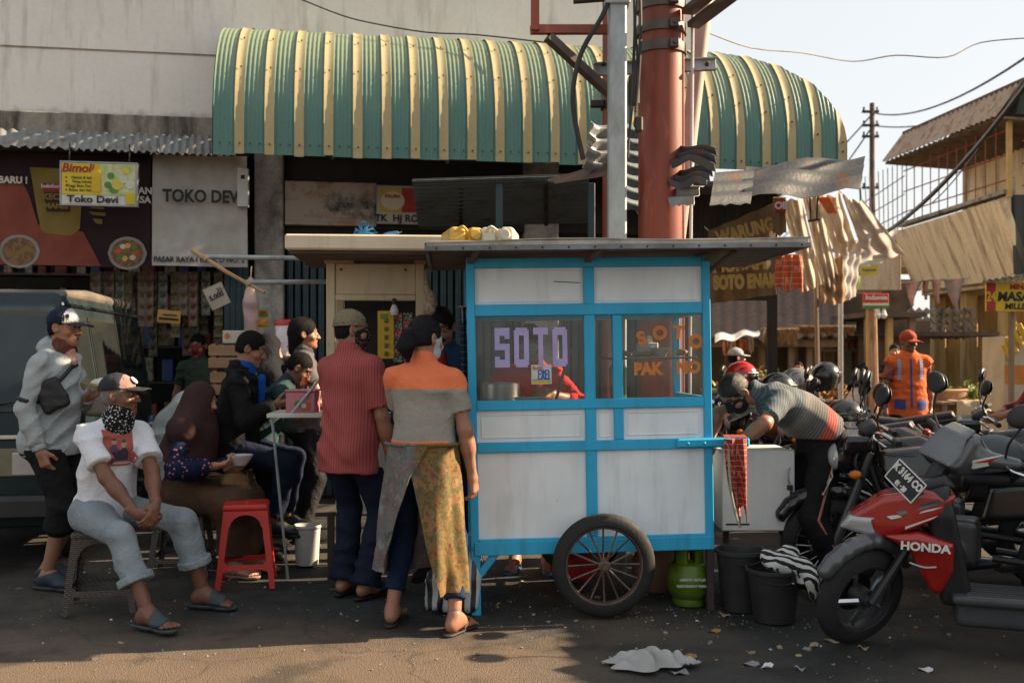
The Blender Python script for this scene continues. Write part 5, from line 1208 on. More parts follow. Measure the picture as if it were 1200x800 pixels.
m = MB(); m.b2((a.x - ox, .0, 0), (b.x - ox, .6, a.z - .2), .01); m.build('body', mat('cabinet_cream', (.5, .42, .3)), t); rect(t, 'orange_panel', flat('print_orange2', 0), a.x - ox, P(0, 450, 12.3).z, b.x - ox, P(0, 428, 12.3).z, -.002)
for i in range(4): m = MB(); q = P(1185 + i * 6, 412 - i * 8, 12.25); m.box((q.x - ox, -.05, q.z), (.06, .05, .22), RY(-.5), .01); m.build('painted_bar', flat('stall_yellow', 0), t)
# trestle with vegetables
def veg(label, px, py, d, r, n, cols, grp, seed):
    rs = random.Random(seed); p = P(px, py, d); p.z = .11 if p.z < .4 else p.z
    t = thing('vegetable_pile', label, 'vegetables', p, 0, grp)
    for c_ in range(len(cols)):
        m = MB()
        for i in range(n):
            a = rs.uniform(0, 6.28); q = rs.random() ** .5 * r; h = (1 - (q / r) ** 2) * r * .55; o = V(q * math.cos(a) * 1.5, q * math.sin(a) * .7, h * rs.uniform(.3, 1) + .02); F = RZ(rs.uniform(0, 6)) @ RX(rs.uniform(-1.2, 1.2)); s_ = rs.uniform(.05, .11)
            m.add([o + F @ V(-s_ * .4, 0, 0), o + F @ V(0, s_ * .3, .02), o + F @ V(s_ * .4, 0, 0), o + F @ V(s_ * .3, s_, .03), o + F @ V(0, s_ * 1.5, 0), o + F @ V(-s_ * .3, s_, .03)], [(0, 1, 4, 5), (1, 2, 3, 4)])
        m.build('leaves', cols[c_], t, 0)['kind'] = 'stuff'
VG = mat('veg_green', (.07, .16, .035), .6, c2=(.11, .21, .05)); VY = mat('veg_yellow', (.36, .33, .07), .6, c2=(.45, .42, .16)); VO = mat('veg_orange', (.40, .20, .06), .6)
t = thing('trestle_table', 'rough produce trestle with a tan sack cloth draped over it', 'table', gp(1140, 15.5)); ox, oy = t.location.x, 15.5; zt2 = P(0, 470, 15.5).z; a, b = P(1095, 0, 15.5).x - ox, P(1172, 0, 15.5).x - ox
m = MB(); m.b2((a, -.3, zt2 - .04), (b, .9, zt2)); m.build('top', M_WOODP, t)
for x in (a + .05, b - .05):
    for y in (-.25, .8): m = MB(); m.bar((x, y, 0), (x, y, zt2 - .04), .06, .06); m.build('leg', M_WOODP, t)
m = MB(); m.sheet(lambda u, v: (a + .2 + (b - a - .3) * u, -.33 - .03 * math.sin(u * 9) if v < .6 else -.33 + (v - .6) * 1.2, (zt2 + .012 - (.6 - v) * .5 * (1 + .15 * math.sin(u * 5))) if v < .6 else zt2 + .012 + .01 * math.sin(u * 20)), 24, 10, .008); tag(m.build('sack_cloth', cloth('burlap', (.46, .36, .25)), None, 60), 'tan sack cloth draped over the produce trestle', 'cloth'); bpy.data.objects['sack_cloth'].location = (ox, oy, 0)
veg('mixed green and yellow heads on the trestle beside the draped sack', 1130, 468, 15.9, .42, 90, [VG, VY], 'produce piles', 1); veg('yellow heads at the end of the trestle', 1160, 468, 15.8, .28, 60, [VY, VG], 'produce piles', 2)
veg('leafy green pile on the ground behind the orange vest', 1033, 500, 16.0, .50, 120, [VG, VG], 'produce piles', 3); veg('carrot coloured pile under the trestle', 1098, 512, 15.0, .46, 100, [VO, VG, VY], 'produce piles', 4); veg('pale green pile left of the trestle legs', 1085, 500, 15.6, .4, 100, [VG, VY], 'produce piles', 5)
veg('yellow green pile beside the vest man', 1052, 505, 14.6, .3, 60, [VY, VG], 'produce piles', 6); veg('fruit heap in the stall beneath the tiled roof', 893, 455, 16, .5, 90, [VO, VY, VG], 'produce piles', 7); veg('orange fruit heap on the basket near the sign post', 985, 471, 15.6, .35, 90, [VO, VO], 'produce piles', 8)
for px, py, d, lab in ((985, 478, 15.6, 'woven basket under the orange fruit heap'), (1105, 466, 15.9, 'woven basket beside the green heads')):
    p = P(px, py, d); t = thing('woven_basket', lab, 'basket', (p.x, p.y, 0)); m = MB(); m.lathe([(0, 0), (.25, 0), (.36, p.z + .12), (.34, p.z + .12), (.24, .03)], 16); m.build('weave', mat('basket', (.30, .17, .09), .8, c2=(.2, .11, .06), ns=20), t); m = MB(); m.lathe([(.355, p.z + .10), (.38, p.z + .13), (.35, p.z + .15)], 16, cap=False); m.build('rim', M_BAMB, t)
# pavement step along the stalls
m = MB(); m.b2((P(930, 0, 16).x, 14.6, -.1), (14, 26, .10), .02); tag(m.build('pavement', m_stain('pavement_conc', (.2, .17, .14), (.12, .10, .085))), 'low kerbed pavement under the far stalls', kind='structure')
# tarpaulins and old banners strung across the lane
def m_tarp(name, c, c2, tr=.35):
    t = NT(name); n = t.noise(t.co((1.5, 1.5, 1.5)), 2.0, 5); k = t.mix(t.ramp(n, [(.4, 0.0), (.7, 1.0)]), c, c2); t.col(k); t.pr(.75, 0, .2)
    tl = t.n('BsdfTranslucent'); t.l(k, tl.inputs[0]); mx = t.n('MixShader'); mx.inputs[0].default_value = tr; t.l(t.b.outputs[0], mx.inputs[1]); t.l(tl.outputs[0], mx.inputs[2]); t.l(mx.outputs[0], t.out.inputs[0]); MATS[name] = t.m; return t.m
def tarp(label, q, mt, sagv=.1, wr=.04, nm='tarpaulin', cat='tarpaulin', grp='tarpaulins strung across the lane', seed=0):
    q = [V(p) for p in q]; t = thing(nm, label, cat, (sum(q, V(0, 0, 0)) / 4).xy.to_3d() + V(0, 0, min(p.z for p in q)), 0, grp); n_ = (q[1] - q[0]).cross(q[3] - q[0]).normalized(); rs = random.Random(seed); f1, f2 = rs.uniform(13, 20), rs.uniform(1.5, 4)
    def fn(u, v):
        p = q[0].lerp(q[1], u).lerp(q[3].lerp(q[2], u), v); p = p + n_ * wr * (math.sin(u * f1 + v * f2) + .6 * math.sin(u * f2 * 1.7 - v * f1)); p.z -= sagv * 4 * u * (1 - u); return p
    m = MB(); m.sheet(fn, 24, 18, .004); m.build('sheet', mt, t, 70, True)
    c_ = MB(); c_.tube([q[0], q[0] + (q[0] - q[2]) * .06], .008, 5); c_.build('tie_rope', mat('twine', 0), t, 35, True); return t
T1 = m_tarp('tarp_cream', (.70, .62, .52), (.60, .51, .40)); T2 = m_tarp('tarp_tan', (.42, .28, .15), (.32, .20, .11)); T3 = m_tarp('tarp_white', (.60, .56, .52), (.5, .42, .36)); T4 = m_tarp('tarp_brown', (.24, .165, .085), (.17, .11, .055), .3)
tarp('cream tarpaulin strip hanging from the dented eave', [P(914, 232, 10.5), P(938, 228, 10.5), P(962, 330, 12.2), P(944, 338, 12)], T1, .04, .022, seed=1)
tarp('long cream tarpaulin strip beside the hooks', [P(940, 228, 11), P(958, 226, 11), P(988, 345, 12.8), P(968, 350, 12.6)], T1, .04, .022, seed=2)
tarp('pale tarpaulin strip with an orange print', [P(956, 226, 11), P(984, 226, 11.2), P(1004, 292, 12.8), P(978, 296, 12.5)], T1, .04, .022, seed=3)
tarp('pale tarpaulin strip rising to the wire fence', [P(986, 226, 11.4), P(1012, 236, 11.8), P(1062, 300, 15), P(1010, 292, 13.2)], T3, .04, .022, seed=4)
tarp('tan tarpaulin hanging in folds over the tiled roof', [P(958, 300, 12.3), P(986, 300, 12.3), P(992, 352, 12.6), P(962, 354, 12.4)], T2, .04, .022, seed=5)
tarp('whitish torn tarpaulin bunched beside the billboard', [P(986, 284, 13), P(1012, 276, 13.4), P(1004, 342, 13.4), P(988, 352, 13)], T3, .04, .022, seed=6)
tarp('greyish tarpaulin rag over the billboard', [P(1012, 272, 14), P(1052, 262, 14.4), P(1046, 300, 14.4), P(1008, 312, 14)], T3, .04, .022, seed=7)
t = thing('tarp_print', 'orange red lettering patch on the pale tarpaulin', 'print', P(975, 248, 10.9)); m = MB(); q = [P(958, 232, 10.9), P(972, 231, 10.9), P(982, 250, 11.4), P(970, 250, 11.4)]; m.sheet(lambda u, v: q[0].lerp(q[1], u).lerp(q[3].lerp(q[2], u), v), 6, 6, .004); m.build('patch', m_tarp('tarp_orange', (.55, .15, .06), (.5, .25, .15)), t, 60, True)
t = tarp('brown old banner with yellow lettering hung behind the cart roof', [P(830, 270, 9.6), P(908, 238, 9.4), P(910, 345, 9.4), P(830, 356, 9.6)], T4, .0, .03, 'old_banner', 'banner', None, 6)
q0 = P(872, 318, 9.3); 
yl = m_tarp('banner_yellow', (.46, .32, .10), (.40, .26, .08), .3)
text('WARUNG', .17, t, yl, V(q0.x, 9.25, P(0, 272, 9.3).z) - t.location, RZ(-.05) @ UPRIGHT @ RZ(.25), bold=.008, sx=.7); text('MURAH', .16, t, yl, V(q0.x - .05, 9.28, P(0, 311, 9.3).z) - t.location, UPRIGHT @ RZ(.08), bold=.008, sx=.9); text('SOTO ENAK', .17, t, yl, V(q0.x, 9.26, P(0, 331, 9.3).z) - t.location, UPRIGHT @ RZ(.04), bold=.012, sx=.62)
t = hung('small_banner', 'narrow brown banner with a red printed head', 'banner', 906, 232, 921, 275, 9.2, T4, .01); rect(t, 'print', flat('print_red', 0), -.05, .2, .05, .32, -.025); text('Oli', .09, t, flat('print_white', 0), (0, -.04, .26), UPRIGHT, bold=.004)
t = thing('billboard', 'large pale sign panel with a yellow square beside the balcony', 'sign', P(1030, 340, 14.8)); a, b = P(1003, 293, 14.8), P(1055, 340, 14.8); o_ = t.location
m = MB(); m.b2((a.x - o_.x, -.03, 0), (b.x - o_.x, .03, a.z - b.z), .006); m.build('panel', m_stain('sign_pale', (.52, .44, .34), (.38, .28, .19)), t); c_, d_ = P(1008, 299, 14.8), P(1027, 330, 14.8); rect(t, 'yellow_square', flat('sign_yellow3', (.55, .42, .05)), c_.x - o_.x, d_.z - o_.z + .1, d_.x - o_.x, c_.z - o_.z, -.031); text('Supermi', .06, t, flat('sign_green2', (.1, .25, .15)), ((c_.x + d_.x) / 2 - o_.x, -.038, .3), UPRIGHT, bold=.002)
t = thing('gas_cylinder', 'tiny olive gas bottle on the ledge beside the sign panel', 'gas bottle', P(995, 340, 14.3)); m = MB(); m.lathe([(.0, .0), (.11, 0), (.12, .03), (.15, .08), (.16, .2), (.12, .29), (.06, .32)], 14); m.build('body', mat('lpg_green', (.12, .20, .015), .4), t); m = MB(); m.lathe([(.07, .31), (.075, .40)], 12, cap=False); m.tube([(0, 0, .31), (0, 0, .38)], .02, 6); m.build('collar', mat('lpg_green', 0), t)
t = thing('shelf_board', 'narrow ledge board carrying the small gas bottle', 'board', P(1000, 342, 14.3)); m = MB(); m.b2((-.3, -.15, -.04), (.35, .25, -.002)); m.build('board', M_WOODP, t); m = MB(); m.bar((.25, .1, -.04), (.25, .1, -P(1000, 342, 14.3).z), .05, .05); m.build('prop', M_YPOST, t)
t = thing('bamboo_pole', 'slim bamboo pole propping the tarpaulins', 'pole', gp(960, 12.6)); m = MB(); m.tube([(0, 0, 0), (-.02, 0, 1.2), (-.05, 0, P(0, 300, 12.6).z)], .03, 8); m.build('cane', M_WOODP, t); m = MB(); m.lathe([(.035, 1.0), (.035, 1.05)], 8); m.build('lashing', mat('twine', 0), t)
t = thing('timber_post', 'white painted post under the pale tarpaulins', 'post', gp(985, 13.0)); m = MB(); m.bar((0, 0, 0), (0, 0, P(0, 345, 13).z), .05, .05, .005); m.build('shaft', mat('white_paint_old', (.5, .48, .44)), t); m = MB(); m.b2((-.06, -.06, 0), (.06, .06, .06)); m.build('foot', M_CONC, t)
for i, (a, b) in enumerate(((P(952, 225, 9), P(955, 258, 9)), (P(958, 225, 9), P(956, 258, 9)))): pass
t = thing('wall_hook', 'black wire hooks dangling from the dented eave', 'hook', P(953, 260, 9.0)); m = MB(); m.tube([P(949, 224, 9), P(950, 258, 9)], .008, 5); m.build('wire', M_STEEL, t, 35, True); m = MB(); m.tube([P(959, 224, 9), P(957, 258, 9)], .008, 5); m.build('wire', M_STEEL, t, 35, True); m = MB(); m.tube([P(947, 259, 9), P(960, 257, 9)], .012, 5); m.build('bar', M_STEEL, t, 35, True)
# unseen corner stall added outside the frame on the right to shade the parked scooters
t = thing('shade_kiosk', 'unseen shuttered wooden kiosk with tin roof right of the parked scooters', 'shade_kiosk', (5.3, 5.2, 0)); m = MB(); m.b2((0, -1.6, 0), (2, 2.0, 2.55)); m.build('wall', m_stain('kiosk_board', (.3, .22, .15), (.15, .1, .07)), t)
corr('roof', None, None, [(5.05, 3.4, 2.68), (5.05, 7.4, 2.68), (7.6, 7.4, 3.0), (7.6, 3.4, 3.0)], 26, .015, M_ZINC, 0, 0, .005, None, None, t)
for i in range(8): m = MB(); m.b2((-.03, -1.5 + i * .42, .9), (-.002, -1.11 + i * .42, 2.2), .004); m.build('shutter_board', M_WOODP, t)
t = thing('produce_table', 'low timber table under the fruit heap of the tiled stall', 'table', gp(893, 16)); m = MB(); m.b2((-.9, -.3, .84), (.9, .5, .89)); m.build('top', M_WOODP, t)
for x in (-.8, .8): m = MB(); m.b2((x - .04, -.2, 0), (x + .04, .4, .839)); m.build('trestle', M_WOODP, t)
t = thing('shade_backdrop', 'dark board backdrop added for the shade behind the old brown banner', 'stall', gp(855, 10.3)); zz = P(0, 228, 10.3).z  # dark boards added to stand in for the shaded gap under the eave
for i in range(9): a = P(800 + i * 12.4, 0, 10.3).x - t.location.x; m = MB(); m.b2((a, 0, P(0, 352, 10.3).z if 0 < i < 8 else 0), (a + .105, .03 + .01 * (i % 2), zz)); m.build('board', m_stain('shade_board', (.05, .038, .03), (.025, .02, .017)), t)
m = MB(); m.b2((-.6, -.5, zz + .002), (.55, .3, zz + .05)); m.build('roof', M_ZINC, t)
# ------------------------------------------------------------------ the blue and white soto cart
def m_paint(name, c, wear, dirtc=(.05, .045, .04), r=.45, lo=.66, hi=.70):
    t = NT(name); co = t.co(); n = t.noise(co, 9, 6, .7); n2 = t.noise(t.co((7, 7, .8)), 1.6, 5, .65); n3 = t.noise(co, 70, 3); n4 = t.noise(t.co(loc=(7, 3, 1)), 3, 4)
    k = t.mix(t.ramp(n4, [(.35, 0.0), (.7, 1.0)]), c, tuple(v * .86 for v in c)); k = t.mix(t.ramp(n, [(lo, 0.0), (hi, .85)]), k, wear); k = t.mix(t.ramp(n2, [(.52, 0.0), (.8, .45)]), k, dirtc)
    t.col(k); t.pr(r, 0, .4); t.l(t.ramp(n4, [(.3, r - .1), (.7, r + .12)]), t.b.inputs['Roughness']); t.bump(t.math('ADD', n3, n), .12, .004); MATS[name] = t.m; return t.m
M_BLUE = m_paint('cart_blue', (.026, .40, .67), (.26, .31, .33)); M_WHITE = m_paint('cart_white', (.76, .82, .84), (.45, .43, .40), (.38, .34, .29), .5, .68, .74)
def m_glass(name='grimy_glass', tint=(.86, .88, .86), dust=.06):
    t = NT(name); tr = t.n('BsdfTransparent'); tr.inputs[0].default_value = C(tint); gl = t.n('BsdfGlossy'); gl.inputs['Roughness'].default_value = .06; gl.inputs[0].default_value = C((.9, .9, .9)); df = t.n('BsdfDiffuse'); df.inputs[0].default_value = C((.42, .40, .36))
    fr = t.n('LayerWeight'); fr.inputs[0].default_value = .35; a = t.n('MixShader'); t.l(t.math('MULTIPLY', fr.outputs['Fresnel'], .6), a.inputs[0]); t.l(tr.outputs[0], a.inputs[1]); t.l(gl.outputs[0], a.inputs[2])
    n = t.noise(t.co(), 6, 6, .7); b = t.n('MixShader'); t.l(t.ramp(n, [(.35, dust * .4), (.8, dust * 2.2)]), b.inputs[0]); t.l(a.outputs[0], b.inputs[1]); t.l(df.outputs[0], b.inputs[2]); t.l(b.outputs[0], t.out.inputs[0]); return t.m
M_GLASS = m_glass()
CY = 5.38; cart = thing('food_cart', 'blue framed white soto food cart with glass panes and one spoked wheel', 'cart', (P(553, 0, CY).x, CY, 0), R(3.5), None, 0, R(-.95))
W_, DP = 1.335, .74
def cb(nm, lo, hi, mt=M_BLUE, b=.004): m = MB(); m.b2(lo, hi, b); return m.build(nm, mt, cart)
for x in (0, W_ - .045):
    for y in (0, DP): cb('corner_post', (x, y, .345), (x + .045, y + .045, 1.925))
cb('centre_post', (.635, .002, .40), (.695, .04, 1.866)); cb('centre_post', (.792, .0025, .925), (.845, .038, 1.606))
for z0, z1, y in ((1.866, 1.921, -.002), (1.606, 1.670, -.004), (1.096, 1.150, -.004), (.868, .924, -.004), (.345, .400, -.004)):
    cb('front_rail', (.044, y, z0), (W_ - .044, .036, z1)); 
    if z0 != 1.096: cb('back_rail', (.044, DP + .005, z0), (W_ - .044, DP + .04, z1))
    for x in (.004, W_ - .041): cb('side_rail', (x, .046, z0), (x + .036, DP - .001, z1))
cb('apron_rail', (.02, -.012, .315), (W_ - .003, -.0045, .388)); cb('handle', (1.13, -.03, .872), (W_ + .20, -.0045, .926), M_BLUE, .012)
for x in (1.19, 1.28): m = MB(); m.lathe([(.009, 0), (.009, .004), (.004, .008)], 8, (x, -.031, .898), RX(R(90))); m.build('bolt', M_BLUE, cart)
def panel(x0, x1, z0, z1, bead=.022):
    p = cb('panel', (x0 - .003, .018, z0 - .003), (x1 + .003, .03, z1 + .003), M_WHITE, 0)
    if bead:
        for lo, hi in (((x0 + bead, .0135, z0 + bead), (x1 - bead, .0185, z0 + bead + .006)), ((x0 + bead, .0135, z1 - bead - .006), (x1 - bead, .0185, z1 - bead)), ((x0 + bead, .013, z0 + bead), (x0 + bead + .006, .0185, z1 - bead)), ((x1 - bead - .006, .013, z0 + bead), (x1 - bead, .0185, z1 - bead))):
            m = MB(); m.b2(lo, hi, .001); m.build('bead', M_WHITE, p)
panel(.045, .635, 1.670, 1.866, .012); panel(.695, W_ - .045, 1.670, 1.866, .012)
panel(.045, .635, .924, 1.096); panel(.695, .792, .924, 1.096, .016); panel(.845, W_ - .045, .924, 1.096); panel(.045, .635, .400, .868, 0); panel(.695, W_ - .045, .400, .868, 0)
m = MB(); m.box((.55, .0165, 1.787), (.15, .002, .004), RY(.06)); m.build('scratch', M_BLK, cart)
for x0, x1 in ((.045, .635), (.695, .792), (.845, W_ - .045)): cb('pane', (x0, .02, 1.148), (x1, .024, 1.608), M_GLASS, 0)
cb('counter', (.046, .05, 1.085), (W_ - .046, DP - .001, 1.105), mat('counter_zinc', (.42, .40, .38), .4, .4)); cb('floor_board', (.046, .05, .36), (W_ - .046, DP - .001, .385), M_WOODP)
cb('side_panel', (.03, .05, .40), (.042, DP - .002, 1.084), M_WHITE, 0); cb('side_panel', (W_ - .042, .05, .40), (W_ - .03, DP - .002, .86), M_WHITE, 0); cb('back_panel', (.046, DP + .012, .40), (W_ - .046, DP + .022, 1.0), M_WHITE, 0)
cb('inner_shelf', (.70, .12, 1.36), (W_ - .05, .34, 1.372), mat('shelf_dark', (.08, .05, .035)))
# roof: tin over boards
RT = mat('roof_tin', (.46, .43, .38), .5, .3, c2=(.36, .33, .29), dirt=(.2, .15, .1), ds=6); RU = mat('roof_boards', (.16, .11, .085), .8, c2=(.10, .075, .06), st=(1, 3, 1))
rx0_, rx1_ = -.215, 1.80
m = MB(); m.sheet(lambda u, v: (rx0_ + (rx1_ - rx0_) * u, -.28 + 1.30 * v, 1.985 + .02 * math.sin(v * 3.14) - .006 * math.cos(u * 9) - .02 * abs(u - .5) ** 2), 20, 8, .006); ro = m.build('roof', RT, cart, 60)
m = MB(); m.b2((rx0_, -.285, 1.932), (rx1_, -.262, 1.958), .002); m.build('fascia', mat('fascia_tin', (.22, .23, .24), .4, .5, c2=(.12, .12, .12)), ro)
m = MB(); m.b2((rx0_ + .01, -.275, 1.958), (rx1_ - .01, -.255, 1.984), .002); m.build('edge_strip', RT, ro)
for x in (rx0_, rx1_ - .02): m = MB(); m.b2((x, -.261, 1.932), (x + .02, 1.0, 1.975), .002); m.build('end_fascia', mat('fascia_tin', 0), ro)
for i in range(9): m = MB(); m.b2((rx0_ + .022, -.255 + i * .14, 1.945), (rx1_ - .022, -.12 + i * .14, 1.955)); m.build('roof_board', RU, ro)
for i in range(15): m = MB(); m.lathe([(.006, 0), (.006, .003)], 6, (rx0_ + .06 + i * .136, -.286, 1.945), RX(R(90))); m.build('rivet', M_STEEL, ro)
for x in (.0, .64, W_ - .04): m = MB(); m.bar((x + .02, .0, 1.90), (x + .06, -.24, 1.94), .03, .02); m.build('bracket', RU, cart)
m = MB(); m.bar((1.35, .1, 1.84), (1.46, -.05, 1.94), .03, .015); m.build('bracket', RU, cart)
m = MB(); m.b2((.0, -.0, -.01), (.05, .05, .344), .004); m.build('leg', M_BLUE, cart); m = MB(); m.b2((.0, DP, -.01), (.05, DP + .045, .344), .004); m.build('leg', M_BLUE, cart)
m = MB(); m.bar((.15, .02, .34), (.03, .02, .19), .028, .04, .003); m.build('brace', M_BLUE, cart)
for y in (.01, DP - .03): m = MB(); m.b2((1.295, y, -.03), (1.335, y + .04, .315), .004); m.build('prop_leg', mat('prop_wood', (.05, .035, .03), .8), cart)
# wheels
RUB = mat('tyre_rubber', (.012, .012, .013), .75, c2=(.022, .021, .02), ns=12, bs=.3, bn=60); RIMM = mat('rusty_rim', (.16, .12, .10), .5, .6, c2=(.10, .06, .045), ns=14)
def spoked(par, nm, c, r, tw, axis_rot, nsp=16, rimm=RIMM, spm=None, hubr=.03, spr=.0055, disc_=0.0, tread=0):
    w = MB(); c = V(c); prof = []
    for i in range(13): a = math.pi * (i / 12) ; prof.append((r - tw * .95 + tw * .95 * math.sin(a) , -tw * .5 * math.cos(a)))
    prof = [(r - tw * 1.05, -tw * .36)] + prof + [(r - tw * 1.05, tw * .36)]
    w.lathe(prof + [prof[0]], 48, c, axis_rot, False); wh = w.build(nm, RUB, par)
    if tread:
        k = MB()
        for i in range(tread):
            a = 2 * math.pi * i / tread
            for sg in (-1, 1): k.box(c + axis_rot @ V((r - .001) * math.cos(a + sg * .06), (r - .001) * math.sin(a + sg * .06), sg * tw * .22), (.012, r * .12, tw * .16), axis_rot @ RZ(a) @ RX(sg * .5))
        k.build('tread', RUB, wh)['kind'] = 'stuff'
    k = MB(); ri = r - tw * .95; k.lathe([(ri, -tw * .34), (ri - .014, -tw * .30), (ri - .022, 0), (ri - .014, tw * .30), (ri, tw * .34), (ri, -tw * .34)], 48, c, axis_rot, False); k.build('rim', rimm, wh)
    k = MB(); k.lathe([(.0, -tw * .8), (hubr * .5, -tw * .8), (hubr * .55, -tw * .5), (hubr, -tw * .45), (hubr, tw * .45), (hubr * .55, tw * .5), (hubr * .5, tw * .8), (0, tw * .8)], 16, c, axis_rot); k.build('hub', rimm, wh)
    for i in range(nsp):
        a = 2 * math.pi * i / nsp; sg = 1 if i % 2 else -1; k = MB(); k.tube([c + axis_rot @ V(hubr * .9 * math.cos(a), hubr * .9 * math.sin(a), sg * tw * .4), c + axis_rot @ V((ri - .012) * math.cos(a), (ri - .012) * math.sin(a), 0)], spr, 6); k.build('spoke', spm or rimm, wh)
    if disc_: k = MB(); k.lathe([(disc_ * .5, 0), (disc_, 0), (disc_, .004), (disc_ * .5, .004)], 24, c + axis_rot @ V(0, 0, tw * .55), axis_rot); k.build('brake_disc', mat('bright_steel', (.5, .5, .5), .25, .9), wh)
    return wh
WC = (.705, -.115, .268); spoked(cart, 'wheel', WC, .277, .066, RX(R(90)), 16, spr=.006, hubr=.033); spoked(cart, 'wheel', (.705, DP + .14, .268), .277, .05, RX(R(90)), 16, spr=.006)
m = MB(); m.tube([(.705, -.16, .268), (.705, DP + .17, .268)], .014, 10); m.build('axle', RIMM, cart); m = MB(); m.b2((.66, .03, .262), (.75, .09, .36)); m.build('axle_block', mat('prop_wood', 0), cart)
# lettering on the panes, faces the street
PUR = flat('letter_purple', (.48, .42, .74)); ORA = flat('letter_orange', (.62, .22, .06))
GLY = {'S': ((0, 4, 3, 5), (0, 3, 1, 4), (0, 2.2, 3, 3), (2, 1, 3, 2.2), (0, 0, 3, 1), (2, 3.6, 3, 4), (0, 1, 1, 1.4)), 'O': ((0, .3, 1, 4.7), (2, .3, 3, 4.7), (.3, 4, 2.7, 5), (.3, 0, 2.7, 1)), 'T': ((0, 4.1, 3, 5), (1, 0, 2, 4.1))}
for i, ch in enumerate('SOTO'):
    m = MB()
    for k, (x0, z0, x1, z1) in enumerate(GLY[ch]): m.b2((.148 + .105 * i + x0 * .027, .0152 - .0002 * k, 1.328 + z0 * .043), (.148 + .105 * i + x1 * .027, .0172, 1.328 + z1 * .043), .0006)
    m.build('lettering', PUR, cart)
for ch, px, py, rr in (('S', 761, 397, 18), ('O', 783, 391, 8), ('T', 805, 391, -6), ('O', 826, 402, -20)): text(ch, .098, cart, ORA, ((px - 553) / 217 - .005, .0165, 1.38 - (py + 3 - 420) / 217 - .0), UPRIGHT @ RZ(R(rr)), bold=.006, ext=.001)
text('PAK', .088, cart, ORA, (.985, .0165, 1.305), UPRIGHT, sx=.95, bold=.006, ext=.001); text('NO', .088, cart, ORA, (1.21, .0165, 1.31), UPRIGHT, sx=.95, bold=.006, ext=.001)
m = MB(); m.b2((.345, .0155, 1.235), (.455, .0175, 1.34)); st_ = m.build('sticker', flat('sticker_white', (.68, .68, .66)), cart)
for z0, z1, c_ in ((1.24, 1.256, 'sign_yellow'), (1.258, 1.262, 'print_blue')): m = MB(); m.b2((.35, .0140, z0), (.45, .0152, z1)); m.build('print', flat(c_, (.05, .15, .5)), st_)
text('OJO', .034, st_, flat('print_blue', 0), (.412, .0143, 1.298), UPRIGHT, bold=.002, ext=.001); text('LALI', .034, st_, flat('print_blue', 0), (.412, .0143, 1.272), UPRIGHT, bold=.002, ext=.001); text('Soto', .03, st_, flat('print_orange2', 0), (.38, .0143, 1.322), UPRIGHT, bold=.001, ext=.001)
CM = TM[cart.name]
def cw(x, y, z): return CM @ V(x, y, z)
# things in and on the cart
ENAM = mat('bowl_white', (.66, .64, .60), .25)
def bowl(label, p, r=.07, mt=ENAM, h=.05, food=None, group=None):
    t = thing('bowl', label, 'bowl', p, 0, group); m = MB(); m.lathe([(0, .002), (r * .5, 0), (r * .55, .008), (r * .9, h * .7), (r, h), (r * .95, h), (r * .5, .014), (0, .014)], 20); m.build('dish', mt, t)
    m = MB(); m.lathe([(r * .62, h * .38), (r * .88, h * .66), (r * .885, h * .68), (r * .62, h * .41)], 20, cap=False); m.build('rim_band', mat('bowl_pattern', (.55, .10, .08), .3, c2=(.1, .25, .1), ns=40, lo=.48, hi=.52), t)
    if food: m = MB(); m.lathe([(0, h * .9), (r * .5, h * .85), (r * .8, h * .66)], 14, cap=False); m.build('food', food, t)
    return t
BRTH = mat('soto_broth', (.45, .30, .06), .3, c2=(.5, .42, .2), ns=50)
bowl('white bowl on the counter behind the purple lettered glass', cw(.34, .2, 1.107), .085, food=BRTH); bowl('bowl of yellow soto on the inner shelf behind the orange lettering', cw(1.10, .22, 1.374), .06, food=BRTH)
for i, (x, r) in enumerate(((.90, .035), (.97, .03), (1.02, .028), (1.22, .04), (.87, .03))):
    t = thing('food_scrap', 'fried chicken piece on the inner shelf of the cart', 'food', cw(x, .2 + .03 * (i % 2), 1.374), 0, 'fried pieces on the shelf'); D = SDF(); D.ell((0, 0, r * .6), (r, r * .8, r * .6), None, .01); D.cone((r * .4, 0, r * .5), (r * 1.3, 0, r * .8), r * .4, r * .2, .01); D.disp = folds(.008, 90, i); sdf_obj('piece', D, .006, mat('fried', (.40, .24, .10), .6, c2=(.28, .14, .05), ns=30), t)
t = thing('ladle', 'long brown handled ladle leaning inside the left pane', 'ladle', cw(.52, .14, 1.106)); m = MB(); m.tube([(-.04, 0, .0), (.05, .02, .32)], [.008, .011], 8); m.build('handle', mat('ladle_wood', (.20, .09, .045), .5), t); m = MB(); m.lathe([(0, -.02), (.03, -.01), (.035, .012), (.03, .012)], 12, (-.045, 0, .025)); m.build('scoop', mat('bright_steel', 0), t)
t = thing('glass_jar', 'green glass jar at the left of the right pane', 'jar', cw(.865, .3, 1.107)); m = MB(); m.lathe([(0, 0), (.05, 0), (.052, .2), (.03, .24), (.03, .26), (0, .26)], 14); m.build('body', mat('jar_green', (.06, .16, .05), .15), t); m = MB(); m.lathe([(.033, .25), (.033, .285), (0, .285)], 14); m.build('lid', mat('lid_red', 0), t)
t = thing('tissue_box', 'white tissue pack on the shelf behind the orange lettering', 'box', cw(1.03, .26, 1.374)); m = MB(); m.b2((-.06, -.04, 0), (.06, .04, .08), .006); m.build('body', flat('tissue_white', (.62, .62, .66)), t); m = MB(); m.sheet(lambda u, v: ((u - .5) * .06, .01 * math.sin(u * 9), .08 + v * .04), 6, 3, .002); m.build('tissue', MW_T, t)
